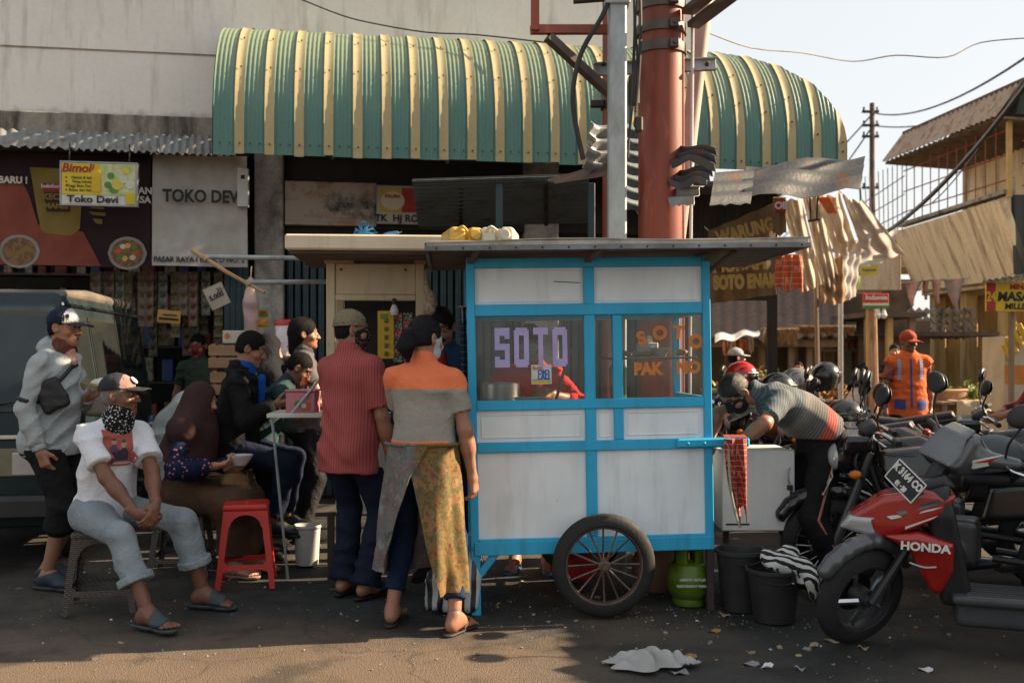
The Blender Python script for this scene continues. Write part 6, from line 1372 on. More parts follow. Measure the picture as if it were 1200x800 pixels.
t = thing('stock_pot', 'large aluminium soup pot on the cart counter', 'pot', cw(.20, .56, 1.107)); m = MB(); m.lathe([(0, 0), (.11, 0), (.12, .01), (.12, .12), (.13, .125), (.11, .125), (.105, .02)], 28); m.build('pot_body', mat('aluminium', (.5, .5, .5), .35, .9), t); m = MB(); m.lathe([(0, .1), (.106, .1)], 20, cap=False); m.build('soup', BRTH, t)
def jerry(label, px, d, c, c2, rz):
    z = 2.0; t = thing('jerrycan', label, 'jerrycan', (P(px, 0, d).x, d, z), rz, 'jerrycans on the cart roof'); D = SDF(); D.box((0, 0, .055), (.095, .15, .05), None, .025, .02); D.box((0, -.10, .06), (.03, .045, .045), None, .02, .01, 's'); D.cone((-.03, -.06, .1), (-.03, -.14, .085), .012, .012, .01)
    D.clip((0, 0, .004), (0, 0, -1)); sdf_obj('can', D, .0085, mat('can_' + c2, c, .4, c2=tuple(v * .8 for v in c), dirt=(.2, .15, .08), ds=7), t); m = MB(); m.lathe([(.03, 0), (.03, .022), (.026, .028), (0, .028)], 16, (.045, -.145, .06), RX(R(90))); m.build('screw_cap', mat('cap_' + c2, tuple(v * .9 for v in c), .4), t); m = MB(); m.tube(cat_path([(-.06, -.155, .08), (-.03, -.175, .1), (.0, -.155, .08)], 4), .009, 6); m.build('grip', mat('cap_' + c2, 0), t)
jerry('yellow jerrycan lying on the tin roof of the blue cart', 541, 5.62, (.62, .38, .07), 'yellow', .25); jerry('off white jerrycan lying on the tin roof beside the yellow one', 586, 5.62, (.60, .56, .44), 'cream', -.1)
# checked cloths, gas bottle, buckets, bags
def m_check(name, c, line, sc=38, w=.16):
    t = NT(name); co = t.co(); x, y, z = t.xyz(co); fx = t.math('FRACT', t.math('MULTIPLY', t.math('ADD', x, y), sc)); fz = t.math('FRACT', t.math('MULTIPLY', z, sc)); a = t.math('LESS_THAN', fx, w); b = t.math('LESS_THAN', fz, w)
    k = t.mix(t.math('MAXIMUM', a, b), c, line); n = t.noise(co, 12, 4); k = t.mix(1, k, t.ramp(n, [(.3, .7), (.7, 1.0)]), 'MULTIPLY'); t.col(k); t.pr(.85, 0, .15); t.bump(n, .4, .01)
    tl = t.n('BsdfTranslucent'); t.l(k, tl.inputs[0]); mx = t.n('MixShader'); mx.inputs[0].default_value = .25; t.l(t.b.outputs[0], mx.inputs[1]); t.l(tl.outputs[0], mx.inputs[2]); t.l(mx.outputs[0], t.out.inputs[0]); MATS[name] = t.m; return t.m
CHK = m_check('check_red', (.42, .05, .035), (.62, .35, .28), 34); CHO = m_check('check_orange', (.62, .14, .06), (.75, .40, .25), 30)
def drape(nm, label, p, w, h, mt, nf=3, amp=.02, taper=.0, rag=.02, depth=.02, swing=0):
    t = thing(nm, label, 'cloth', p); m = MB()
    def fn(u, v):
        k = 1 - taper * (1 - v); x = (u - .5) * w * k + swing * (1 - v) ** 1.5; return (x, amp * math.sin(u * nf * 6.28 + v * 1.5) * (1.15 - v * .4) + depth * math.sin(v * 4 + u * 2), -h * (1 - v) + rag * math.sin(u * 11) * (1 - v))
    m.sheet(fn, 28, 22, .003); m.build('fabric', mt, t, 80); return t
p = P(862, 514, 5.33); t = drape('kitchen_cloth', 'red checked cloth draped over the blue cart handle', p, .125, .41, CHK, 2, .022, .45, .05, .02, .03); m = MB(); m.sheet(lambda u, v: ((u - .5) * .12, .0 + .09 * v, .006 + .012 * math.sin(v * 3.14)), 8, 4, .003); m.build('fold', CHK, t)
m = MB(); m.tube(cat_path([(-.045, -.03, -.05), (-.035, -.035, -.25), (.0, -.03, -.42), (.02, -.02, -.47)], 5), .006, 6); m.build('string', mat('green_string', (.3, .36, .25), .6), t)
p = P(925, 299, 5.75); t = drape('hanging_rag', 'bright orange checked cloth pegged under the end of the cart roof', p, .15, .20, CHO, 3, .012, -.1, .015, .01); m = MB(); m.tube([(-.08, 0, .003), (.08, 0, .003)], .003, 5); m.build('cord', mat('twine', 0), t)
t = thing('gas_cylinder', 'small bright green gas cylinder standing behind the cart prop', 'gas cylinder', (P(807, 0, 5.62).x, 5.62, 0)); LPG = mat('lpg_bright', (.095, .165, .010), .35, c2=(.07, .125, .01), dirt=(.05, .05, .02), ds=9)
m = MB(); m.lathe([(0, .02), (.06, .02), (.10, .045), (.122, .085), (.126, .13), (.123, .135), (.126, .14), (.122, .19), (.10, .228), (.06, .246), (.03, .25)], 32); cy = m.build('body', LPG, t); m = MB(); m.lathe([(.092, 0), (.096, .012), (.086, .05)], 28, cap=False); m.build('foot_ring', LPG, t)
m = MB()
for a0, a1 in ((20, 75), (105, 160), (200, 255), (285, 340)):
    for i in range(5):
        a, b = R(a0 + (a1 - a0) * i / 5), R(a0 + (a1 - a0) * (i + 1) / 5); m.add([V(.083 * math.cos(a), .083 * math.sin(a), .235), V(.083 * math.cos(b), .083 * math.sin(b), .235), V(.083 * math.cos(b), .083 * math.sin(b), .335), V(.083 * math.cos(a), .083 * math.sin(a), .335)], [(0, 1, 2, 3)])
for i in range(32):
    a, b = 6.283 * i / 32, 6.283 * (i + 1) / 32; m.add([V(.083 * math.cos(a), .083 * math.sin(a), .315), V(.083 * math.cos(b), .083 * math.sin(b), .315), V(.083 * math.cos(b), .083 * math.sin(b), .345), V(.083 * math.cos(a), .083 * math.sin(a), .345)], [(0, 1, 2, 3)])
m.build('collar', LPG, t); m = MB(); m.lathe([(.02, .25), (.018, .29), (.028, .3), (.02, .33), (0, .33)], 12); m.build('valve', mat('brass', (.4, .28, .1), .3, .9), t)
m = MB(); m.tube(cat_path([(0, 0, .31), (.05, -.04, .36), (.02, .05, .40), (-.05, .1, .42)], 5), .009, 6); m.build('hose', mat('white_conduit', 0), t)
text('HANYA UNTUK', .02, t, MW_T, (0, -.130, .16), UPRIGHT, ext=.001, bold=.0006); text('MASYARAKAT MISKIN', .018, t, MW_T, (0, -.130, .125), UPRIGHT, ext=.001, bold=.0006)
BKT = mat('bucket_black', (.022, .022, .024), .5, c2=(.035, .034, .033))
def bucket(label, px, d, r, h):
    p = gp(px, d); t = thing('bucket', label, 'bucket', p, 0, None); m = MB(); m.lathe([(0, .004), (r * .74, 0), (r * .76, .01), (r * .97, h * .93), (r * 1.06, h * .94), (r * 1.06, h), (r * .98, h), (r * .95, h * .93), (r * .73, .02), (0, .02)], 32); m.build('pail', BKT, t)
    m = MB(); m.tube([(r * 1.03 * math.cos(a), r * 1.03 * math.sin(a), h * .96 - .05 * math.sin(a) ** 2) for a in [3.14 + 3.14 * i / 12 for i in range(13)]], .004, 5); m.build('bail', M_STEEL, t); return t
b1 = bucket('black bucket with black and white cloth inside, beside the cart', 907, 5.27, .142, .275); b2 = bucket('taller black bucket behind the one with the cloth', 868, 5.5, .135, .33)
def m_zebra(name='zebra_cloth', sc=9, dist=6):
    t = NT(name); w = t.n('TexWave'); w.inputs['Scale'].default_value = sc; w.inputs['Distortion'].default_value = dist; w.inputs['Detail'].default_value = 2; w.bands_direction = 'DIAGONAL'; t.l(t.co(), w.inputs[0]); t.col(t.ramp(w.outputs['Fac'], [(.45, (.02, .02, .02)), (.52, (.50, .50, .48))])); t.pr(.8, 0, .15); return t.m
t = thing('patterned_cloth', 'black and white patterned cloth spilling from the bucket', 'cloth', gp(915, 5.27)); D = SDF(); D.ell((.0, 0, .30), (.10, .09, .05), None, .04); D.ell((.07, -.06, .29), (.07, .06, .05), None, .04); D.cone((.09, -.09, .30), (.12, -.17, .25), .05, .035, .03); D.cone((.12, -.17, .25), (.12, -.165, .16), .035, .02, .03); D.ell((-.06, .03, .33), (.05, .05, .04), None, .04); D.ell((.05, .03, .36), (.06, .05, .03), None, .04); D.disp = folds(.022, 34, 6, (.8, .3, .5), 1.0); sdf_obj('bundle', D, .008, m_zebra(), t); m = MB(); m.sheet(lambda u, v: (.02 + .07 * u, -.13 - .012 * math.sin(u * 9), .29 - .07 * v), 8, 5, .004); m.build('hem', m_zebra(), t)
t = thing('striped_bag', 'black and white striped carrier bag standing against the cart leg', 'bag', (P(530, 0, 5.42).x, 5.42, 0)); D = SDF(); D.box((0, 0, .12), (.15, .09, .115), None, .05, .03); D.cone((.08, 0, .2), (.13, 0, .32), .06, .03, .05); D.disp = folds(.018, 22, 8, (.9, .2, .3), .8)
tt = NT('bag_stripes'); w = tt.n('TexWave'); w.inputs['Scale'].default_value = 5.2; w.inputs['Distortion'].default_value = 2.2; tt.l(tt.co(), w.inputs[0]); tt.col(tt.ramp(w.outputs['Fac'], [(.46, (.022, .022, .025)), (.5, (.46, .47, .48))])); tt.pr(.4)
D.clip((0, 0, .002), (0, 0, -1)); sdf_obj('bag_body', D, .0095, tt.m, t)
for y in (-.03, .03): m = MB(); m.sheet(lambda u, v: (.02 + .15 * u, y + .012 * (v - .5), .27 + .16 * math.sin(u * 3.14)), 12, 2, .003); m.build('handle', tt.m, t)
t = thing('plastic_litter', 'crumpled white plastic bag lying on the asphalt before the cart', 'litter', G(757, 778)); pm = m_tarp('thin_plastic', (.56, .56, .55), (.44, .42, .40), .4); pm.node_tree.nodes['Principled BSDF'].inputs['Roughness'].default_value = .35; m = MB(); nz_ = lambda x, y: abs(math.sin(x * 23 + 2 * math.sin(y * 17))) * .6 + abs(math.sin(y * 31 + 2.3 * math.sin(x * 19))) * .5 + .4 * abs(math.sin((x + y) * 47))
def lit(u, v):
    a, r = u * 6.2832, v * (.13 + .03 * math.sin(u * 6.2832 * 3 + 1) + .02 * math.sin(u * 6.2832 * 7)); x, y = r * 1.45 * math.cos(a), r * .75 * math.sin(a); k = 1 - v ** 2; return (x, y, .004 + (.014 + .045 * k * (1 - .6 * u if u < .5 else .4 + .6 * u)) * nz_(x, y) * (1 - v ** 6))
m.sheet(lit, 72, 22, .0015); m.build('bag_body', pm, t, 50); m = MB(); m.sheet(lambda u, v: (.16 + .07 * u, -.03 + .05 * v, .004 + .012 * abs(math.sin(u * 9 + v * 7))), 8, 6, .0015); m.build('torn_flap', pm, t)
# open white cabinet door at the end of the cart
t = thing('cabinet_door', 'scuffed white cabinet with hasp at the end of the cart', 'cabinet', (P(889, 0, 5.85).x, 5.85, 0)); a, b = P(846, 528, 5.85), P(931, 622, 5.85); hw = (b.x - a.x) / 2
DW = m_paint('door_white', (.60, .60, .60), (.10, .09, .08), (.32, .28, .24), .5, .68, .76); m = MB(); m.b2((-hw, 0, b.z), (hw, .42, a.z), .006); m.build('door_panel', DW, t)
for x in (-hw + .03, hw - .05): m = MB(); m.b2((x, .1, 0), (x + .03, .13, b.z - .001)); m.build('leg', mat('prop_wood', 0), t)
m = MB(); m.tube(cat_path([(hw - .03, -.003, a.z - .10), (hw - .045, -.03, a.z - .12), (hw - .045, -.03, a.z - .17), (hw - .03, -.003, a.z - .19)], 4), .006, 6); m.build('handle', M_GALV, t)
m = MB(); m.box((hw - .03, -.004, a.z - .215), (.035, .006, .03), None, .002); m.box((hw - .022, -.004, a.z - .26), (.016, .006, .07)); m.build('hasp', M_STEEL, t); m = MB(); m.b2((-hw + .02, -.003, b.z + .035), (-hw + .16, -.0005, b.z + .045)); m.build('scratch', M_BLK, t)
# ------------------------------------------------------------------ cream neighbour cart with its flap counter
c2 = thing('snack_cart', 'cream painted snack cart with thick flat roof and flap counter', 'cart', (P(440, 0, 6.25).x, 6.25, 0), R(4)); CR = m_paint('cream_paint', (.58, .47, .30), (.30, .20, .11), (.22, .15, .08), .6, .6, .7)
def XZ(px, py, d=6.25): p = P(px, py, d); return p.x - c2.location.x, p.z
def c2b(nm, x0, y0, x1, y1, ya, yb, mt=CR, par=c2, b=.004):
    a, b_ = XZ(x0, y0), XZ(x1, y1); m = MB(); m.b2((a[0], ya, b_[1]), (b_[0], yb, a[1]), b); return m.build(nm, mt, par)
rf_ = c2b('roof', 348, 285, 528, 302, -.45, .62, m_paint('cream_roof', (.60, .50, .36), (.42, .32, .2), (.25, .19, .12), .7), c2, .01); c2b('roof_board', 352, 302.4, 522, 305, -.40, .58, RU, rf_, 0)
for a, b in ((383, 393), (487, 497)):
    for y in (0, .55): c2b('post', a, 306, b, 545, y, y + .045)
    c2b('cap_board', a - 2, 304.5, b + 22 if a < 400 else b + 2, 309.5, -.02, -.002, mat('cap_wood', (.42, .29, .16), .8))
c2b('fascia_panel', 393.3, 309, 486.7, 345, .01, .03); c2b('rail', 393.3, 345.2, 486.7, 352, -.002, .04)
for x in (400, 475): m = MB(); p = XZ(x, 316); m.lathe([(.008, 0), (.008, .012)], 8, (p[0], .009, p[1]), RX(R(90))); m.build('hook', M_STEEL, c2)
c2b('rail', 393.3, 492, 486.7, 500, -.002, .04); c2b('counter', 386, 488, 494, 491.5, -.04, .6, mat('counter_zinc', 0)); c2b('lower_panel', 393.3, 500.5, 486.7, 600, .01, .03, mat('cart_cream_white', (.58, .55, .48), .6)); c2b('back_panel', 394, 345, 486, 488, .56, .58, M_DARK)
for x in (384, 489): c2b('leg', x, 600, x + 8, 694, .0, .04, mat('prop_wood', 0)); c2b('leg', x, 600, x + 8, 694, .5, .54, mat('prop_wood', 0))
t = c2; a, b = XZ(318, 482), XZ(383, 487); m = MB(); m.b2((a[0], -.12, b[1] - .004), (b[0] - .004, .36, a[1] - .004), .003); fl = m.build('flap_counter', mat('counter_white', (.55, .54, .50), .5), c2)
m = MB(); m.tube([(a[0] + .03, -.1, b[1] - .005), (a[0] + .12, -.06, .02)], .009, 6); m.build('strut', M_GALV, fl)
q0, q1 = XZ(377, 442), XZ(345, 484); n_ = 16; ln = MB(); ln.lathe([(.007, 0), (.0095, .004), (.0095, .018), (.007, .022)], 8); lo_ = None
for i in range(n_):
    p = V(q0[0], -.0, q0[1]).lerp(V(q1[0], -.1, q1[1]), i / n_); F = frame_z(V(q1[0] - q0[0], -.1, q1[1] - q0[1]))
    if lo_ is None: lo_ = ln.build('chain_link', M_GALV, fl); o = lo_
    else: o = newobj('chain_link', lo_.data, fl)
    o.location = p; o.rotation_euler = F.to_euler()
def cp(px, py, d): return P(px, py, d)
t = thing('plastic_box', 'pink plastic box with a bow print on the flap counter', 'box', cp(353, 484, 6.25)); PK = mat('box_pink', (.48, .16, .19), .45, c2=(.40, .13, .16)); m = MB(); m.b2((-.085, -.06, 0), (.10, .10, .135), .008); m.build('body', PK, t); m = MB(); m.b2((-.09, -.065, .136), (.105, .105, .15), .005); m.build('rim', PK, t); disc(t, 'print', flat('print_food1', 0), -.01, .06, .022, -.061, 10); disc(t, 'print', MW_T, .03, .05, .016, -.061, 10); rect(t, 'print', flat('print_food0', 0), .02, .02, .07, .07, -.0605)
t = thing('sauce_bottle', 'brown sauce bottle with orange cap on the flap counter', 'bottle', cp(357, 484, 6.45)); m = MB(); m.lathe([(0, 0), (.032, 0), (.034, .01), (.034, .11), (.018, .16), (.016, .19), (0, .19)], 16); m.build('bottle_body', mat('sauce_glass', (.06, .025, .012), .15), t); m = MB(); m.lathe([(.019, .185), (.02, .23), (.012, .235), (0, .235)], 12); m.build('cap', mat('cap_orange', (.62, .12, .03), .4), t); m = MB(); m.lathe([(.0345, .03), (.0345, .09)], 16, cap=False); m.build('paper_label', flat('print_food2', 0), t)
t = thing('packet_strip', 'yellow strip of packets hanging inside the cream cart', 'packets', cp(452, 420, 6.27)); m = MB(); m.sheet(lambda u, v: ((u - .5) * .10, .004 * math.sin(v * 30), v * .30), 4, 12, .004); m.build('card', flat('packet_yellow', (.56, .37, .03)), t)
for i in range(5): m = MB(); m.box((.005, -.008, .03 + i * .052), (.022, .006, .026), RY(.1)); m.build('packet', mat('packet_brown', (.15, .08, .03)), t)
m = MB(); m.box((-.01, -.008, .265), (.045, .005, .03)); m.build('header', flat('print_leaf0', 0), t)
for j, (px, lab) in enumerate(((466, 'green and red strip of coffee sachets inside the cream cart'), (478, 'red strip of sachets beside the green and red one'))):
    t = thing('sachet_strip', lab, 'sachets', cp(px, 424, 6.3))
    for i in range(6): o = newobj('sachet', sachet.data, t); o.location = (0, 0, i * .052); o.scale = (.65, 1, .48); o.material_slots[0].link = 'OBJECT'; o.material_slots[0].material = mat('sach_b%d' % ((i + j) % 2), [(.05, .10, .04), (.42, .03, .03)][(i + j) % 2], .3, c2=(.5, .45, .4), ns=40, lo=.5, hi=.6)
t = thing('light_bulb', 'white bulb hanging inside the cream cart', 'bulb', cp(462, 370, 6.22)); m = MB(); m.lathe([(0, 0), (.02, .004), (.028, .03), (.02, .055), (.012, .07)], 14); m.build('glass', mat('bulb_white', (.62, .60, .56), .2), t); m = MB(); m.lathe([(.014, .07), (.014, .10), (.008, .11), (0, .11)], 10); m.build('socket', M_BLK, t)
t = thing('net_bag', 'brown net of bones hanging at the corner of the cream cart', 'bag', cp(504, 366, 6.2)); D = SDF(); D.ell((0, 0, .05), (.045, .04, .08), None, .03); D.cone((-.01, 0, .1), (-.025, 0, .2), .025, .01, .03); D.disp = folds(.02, 60, 2, (.5, .4, .7), 1.0); sdf_obj('bag_body', D, .007, mat('net_brown', (.30, .20, .13), .7, c2=(.45, .35, .26), ns=40, lo=.45, hi=.55), t); m = MB(); m.tube([(-.025, 0, .2), (-.03, .0, .26)], .004, 5); m.build('string', mat('twine', 0), t)
t = thing('rope_ball', 'tangle of bright blue rope on the cream roof', 'rope', cp(428, 284, 6.2)); m = MB(); rs = random.Random(5); pts = []
for i in range(150): a, b = i * .61, i * .137; pts.append(V(.068 * math.cos(a) * math.cos(b), .05 * math.sin(a), .055 + .052 * math.cos(a) * math.sin(b)) + V(rs.uniform(-.006, .006), rs.uniform(-.006, .006), rs.uniform(-.004, .004)))
m.tube(cat_path(pts, 2), .005, 5); m.build('strands', mat('rope_blue', (.03, .19, .34), .6), t); m = MB(); m.tube(cat_path([(-.03, 0, .1), (-.01, -.02, .13), (.02, 0, .11)], 4), .004, 5); m.build('rope_end', mat('rope_blue', 0), t)
t = thing('plastic_bag', 'folded blue plastic bag beside the rope on the cream roof', 'bag', cp(454, 284, 6.2)); D = SDF(); D.ell((0, 0, .025), (.05, .05, .025), None, .03); D.cone((0, 0, .03), (.06, 0, .06), .03, .015, .03); D.disp = folds(.014, 40, 4); D.clip((0, 0, 0), (0, 0, -1)); sdf_obj('bag_body', D, .007, mat('rope_blue2', (.04, .14, .26), .35), t); m = MB(); m.sheet(lambda u, v: (.05 + .04 * u, .02 * v, .05 + .02 * u), 4, 3, .003); m.build('flap', mat('rope_blue2', 0), t)
# pipes and bamboo at the left of the cream cart
t = thing('awning_pipes', 'grey steel pipe arms reaching out from the cream cart roof', 'pipe', P(330, 302, 6.6))
m = MB(); m.tube([P(241, 301, 6.5), P(388, 303, 6.6)], .016, 8); m.build('arm', M_GALV, t, 35, True); m = MB(); m.tube([P(290, 331, 6.4), P(388, 330, 6.6)], .016, 8); m.build('arm', M_GALV, t, 35, True)
t = thing('bamboo_stick', 'peeling bamboo stick slanting across the grey pipe arms', 'stick', P(270, 318, 6.42)); m = MB(); m.tube([P(225, 293, 6.45), P(266, 319, 6.42), P(310, 343, 6.38)], [.016, .013, .010], 8); m.build('cane', M_BAMB, t, 35, True); m = MB(); m.tube([P(239, 300, 6.43), P(243, 304, 6.43)], .021, 8); m.build('lashing', mat('twine', 0), t, 35, True); m = MB(); m.tube([P(288, 329, 6.39), P(292, 334, 6.39)], .019, 8); m.build('lashing', mat('twine', 0), t, 35, True)
t = thing('water_bucket', 'small white pail under the flap counter', 'bucket', gp(360, 6.7)); m = MB(); m.lathe([(0, 0), (.075, 0), (.09, .26), (.085, .26), (.07, .01)], 20); m.build('pail', mat('pail_white', (.5, .5, .48)), t); m = MB(); m.lathe([(.09, .24), (.096, .25), (.09, .265)], 20, cap=False); m.build('rim', mat('pail_white', 0), t)
# ------------------------------------------------------------------ stools
def stool(label, loc, rz, mt, h=.46, wt=.135, wb=.19, weave=False):
    t = thing('plastic_stool', label, 'stool', loc, rz); D = SDF(); D.box((0, 0, h - .02), (wt + .01, wt + .01, .02), None, .015, .005); D.ell((0, 0, h + .004), (wt * .5, wt * .5, .009), None, .004, 's'); D.cone((0, 0, h - .05), (0, 0, h + .03), .016, .016, .003, 2, 's'); sdf_obj('seat', D, .007, mt, t)
    def cr(sx, sy, z): k = wt + (wb - wt) * (1 - z / h); return V(sx * k, sy * k, z)
    for sx in (-1, 1):
        for sy in (-1, 1):
            m = MB(); a = []
            for z, hw in ((0, .024), (h * .3, .026), (h * .72, .03), (h - .03, .048)):
                c = cr(sx, sy, z); a += [c, c - V(sx * hw * 1.35, 0, 0), c - V(sx * hw * 1.35, sy * .006, 0), c - V(sx * .006, sy * .006, 0), c - V(sx * .006, sy * hw * 1.35, 0), c - V(0, sy * hw * 1.35, 0)]
            f = []
            for i in range(3):
                for k in range(6): k2 = (k + 1) % 6; f.append((i * 6 + k, i * 6 + k2, (i + 1) * 6 + k2, (i + 1) * 6 + k))
            f += [tuple(range(6)), tuple(range(18, 24))]; m.add(a, f); m.build('leg', mt, t)
    for i in range(4):
        m = MB(M=RZ(i * math.pi / 2)); z0, z1 = h * .20, h * .29; ka, kb = [wt + (wb - wt) * (1 - z / h) for z in (z0, z1)]
        m.prism([(-ka + .03, z0), (-ka + .06, z0 + .012), (ka - .06, z0 + .012), (ka - .03, z0), (kb - .03, z1 + .03), (kb - .06, z1), (-kb + .06, z1), (-kb + .03, z1 + .03)], .006, lambda u, v, w: (u, -(wt + (wb - wt) * (1 - v / h)) + .001 + w, v)); m.build('rail', mt, t)
        m = MB(M=RZ(i * math.pi / 2)); za = h - .13; ka = wt + (wb - wt) * .2; pts = [(-wt + .005, h - .035), (-ka + .035, za)] + [(-(ka - .045) * math.cos(q * .3927), za + .07 * math.sin(q * .3927)) for q in range(9)] + [(ka - .035, za), (wt - .005, h - .035)]
        m.prism(pts, .006, lambda u, v, w: (u, -(wt + (wb - wt) * (1 - v / h)) + .001 + w, v)); m.build('apron', mt, t)
    return t
REDP = mat('stool_red', (.56, .028, .020), .38, c2=(.46, .022, .016), rv=.06); 
tt = NT('stool_weave'); w = tt.n('TexWave'); w.inputs['Scale'].default_value = 22; w.bands_direction = 'DIAGONAL'; co = tt.co(); tt.l(co, w.inputs[0]); w2 = tt.n('TexWave'); w2.inputs['Scale'].default_value = 30; w2.bands_direction = 'Z'; tt.l(co, w2.inputs[0]); hh = tt.math('MULTIPLY', w.outputs['Fac'], w2.outputs['Fac']); tt.col(tt.ramp(hh, [(.1, (.045, .035, .03)), (.6, (.13, .105, .09))])); tt.pr(.5); tt.bump(hh, .8, .006); WEAVE = tt.m
pr_ = G(290, 690); stool('glossy red plastic stool standing empty on the asphalt', (P(289, 0, 6.12).x, 6.12, 0), R(12), REDP, .50, .125, .175)
stool('brown woven plastic stool under the old man in the white shirt', (P(122, 0, 5.55).x, 5.55, 0), R(14), WEAVE, .44, .14, .19); stool('brown woven plastic stool under the woman in the maroon veil', (P(214, 0, 6.42).x, 6.42, 0), R(8), WEAVE, .42, .14, .19)
t = thing('cloth_bundle', 'red cloth bundle on the ground under the blue cart', 'bundle', gp(675, 6.1)); D = SDF(); D.ell((0, 0, .1), (.16, .12, .1), None, .05); D.ell((.1, 0, .15), (.1, .09, .08), None, .05); D.disp = folds(.03, 24, 3, (.5, .3, .7), .9); D.clip((0, 0, 0), (0, 0, -1)); sdf_obj('bundle', D, .011, cloth('bundle_red', (.45, .03, .04)), t); m = MB(); m.tube(cat_path([(-.05, -.1, .14), (.03, -.13, .2), (.1, -.08, .2)], 4), .008, 6); m.build('knot', cloth('bundle_red', 0), t)
t = thing('clay_pot', 'round brown clay pot behind the cart wheel', 'pot', gp(768, 5.95)); m = MB(); m.lathe([(0, 0), (.08, 0), (.13, .07), (.145, .15), (.12, .23), (.085, .26), (.1, .29), (.09, .29), (.07, .25)], 24); m.build('pot_body', mat('clay', (.22, .12, .075), .8), t); m = MB(); m.lathe([(.098, .285), (.106, .295), (.098, .305)], 24, cap=False); m.build('rim', mat('clay', 0), t)
# ------------------------------------------------------------------ the people
def X_(px, d): return P(px, 0, d).x
def loc(px, d): return (X_(px, d), d, 0)
NAVY = cloth('navy_cloth', (.012, .018, .040)); BLACKC = cloth('black_cloth', (.012, .012, .013)); CHAR = cloth('charcoal_cloth', (.028, .028, .032))
def scarf(f, mt, r=.075, h=.10, nm='neck_scarf', up=.02, seed=2, top=.03):
    D = SDF(); a = f.nb + f.S * (up) * f.k; b = f.h(0, .01, -.10 + h * .2); D.cone(a - f.S * .03, b, r * 1.25 * f.k, r * f.k, .03); D.ell(a + f.T @ V(0, .05, .02), (r * .95, r * .7, r * .6), f.T, .04)
    D.disp = folds(.010, 42, seed, (.2, .1, 1), .8); D.clip(b + f.Hm @ V(0, 0, top), f.Hm @ V(0, .25, 1)); return f.part(nm, D, .007, mt)
def m_spot(name, base, spot, sc=60, lo=.32):
    t = NT(name); v = t.n('TexVoronoi'); v.inputs['Scale'].default_value = sc; t.l(t.co(), v.inputs['Vector']); n = t.noise(t.co(), 14, 4); k = t.mix(t.ramp(v.outputs['Distance'], [(lo, 1.0), (lo + .06, 0.0)]), base, spot); t.col(k); t.pr(.85, 0, .15); t.bump(n, .5, .01); MATS[name] = t.m; return t.m
# 1 old man on the woven stool
f = Fig('person', 'seated old man in white printed T-shirt, cap and black spotted neckerchief', loc(122, 5.53), R(-130), 1.66, pelvis=(0, .0, .55), spine=(0, .30, 1), neck=(0, .35, 1), head=(40, 2, 0), b=1.0,
        R_=dict(t=(.05, .44, .56), hint=(.9, -.3, -.2), pn=(-1, 0, -.3), curl=.75, dir=(-.6, .6, -.5), thumb=(0, .5, 1)), L_=dict(t=(-.03, .50, .555), hint=(-.9, -.2, -.2), pn=(.6, 0, -.7), curl=.8, dir=(.5, .5, -.6), thumb=(0, .5, 1)),
        Rf=(.08, .58, 0), Lf=(-.35, .42, 0), Rk=(.25, 1, .6), Lk=(-.3, 1, .6), toe=(-12, 25), shoe=.018)
f.body('dark', feet='bare')
D = f.shirt(cloth('tee_white', (.70, .71, .75), (.62, .63, .66), bn=9, bs=.6), sleeve=.72, hem=.09, g=.018, cuff=.022, amp=.016, seed=4, build=False)
sh = f.part('shirt', D, .0095, cloth('tee_white', 0))
dn = cloth('pale_denim', (.25, .29, .31), (.19, .225, .245), bn=10, bs=.6); f.trousers(dn, 1.62, .018, .024, .018, 8, 'trousers')
for q in 'RL':
    A = f.kn[q].lerp(f.an[q], .54); B = f.kn[q].lerp(f.an[q], .66); D2 = SDF(); D2.cone(A, B, .096, .094, .01, 2); D2.disp = folds(.006, 30, 3); f.part('cuff', D2, .008, dn, None, f.root)
f.sandals(mat('sandal_green', (.035, .055, .058), .6), kind='slide')
CAPD = cloth('cap_dark', (.035, .037, .042)); cp_ = f.cap(CAPD, CAPD, .05, .036, front=cloth('cap_red_faded', (.30, .19, .17), (.2, .11, .10)))
m = MB(); m.lathe([(0, .006), (.022, .004), (.024, 0)], 14, f.h(0, .090, .088), f.Hm @ RX(R(-50))); m.build('badge', MW_T, cp_)
f.hair(mat('grey_hair', (.20, .19, .18), .6, bs=.5, bn=120), .004, face=.06, nape=-.05); scarf(f, m_spot('bandana', (.012, .012, .014), (.5, .5, .48), 75, .30), .078, .12, 'neckerchief', -.01, top=.022)
def prt(u, v):
    for cx, cz, rr in ((.34, .66, .095), (.66, .72, .08)):
        e = ((u - cx) / rr) ** 2 + ((v - cz) / (rr * 1.15)) ** 2
        if e < 1: return 2 if v > cz + rr * .45 else 1
        if abs(u - cx) < .05 + .9 * max(0, cz - .09 - v) and abs(u - cx) < .2 and .16 < v < cz - .07: return 2 if cx < .5 else 3
    return 4 if .06 < v < .11 else 0
pm_ = [flat('tee_red', (.42, .10, .08)), flat('tee_skin', (.46, .29, .24)), flat('tee_dark', (.05, .045, .08)), flat('tee_purple', (.10, .05, .10)), flat('tee_pale', (.55, .48, .46))]
fw = f.T.col[1]; f.patch(D, f.waist + f.S * .185 + fw * .35 + f.T.col[0] * .02, f.T.col[0], f.S, .165, .19, -fw, prt, pm_, 'print', sh, 30, 36, .004)
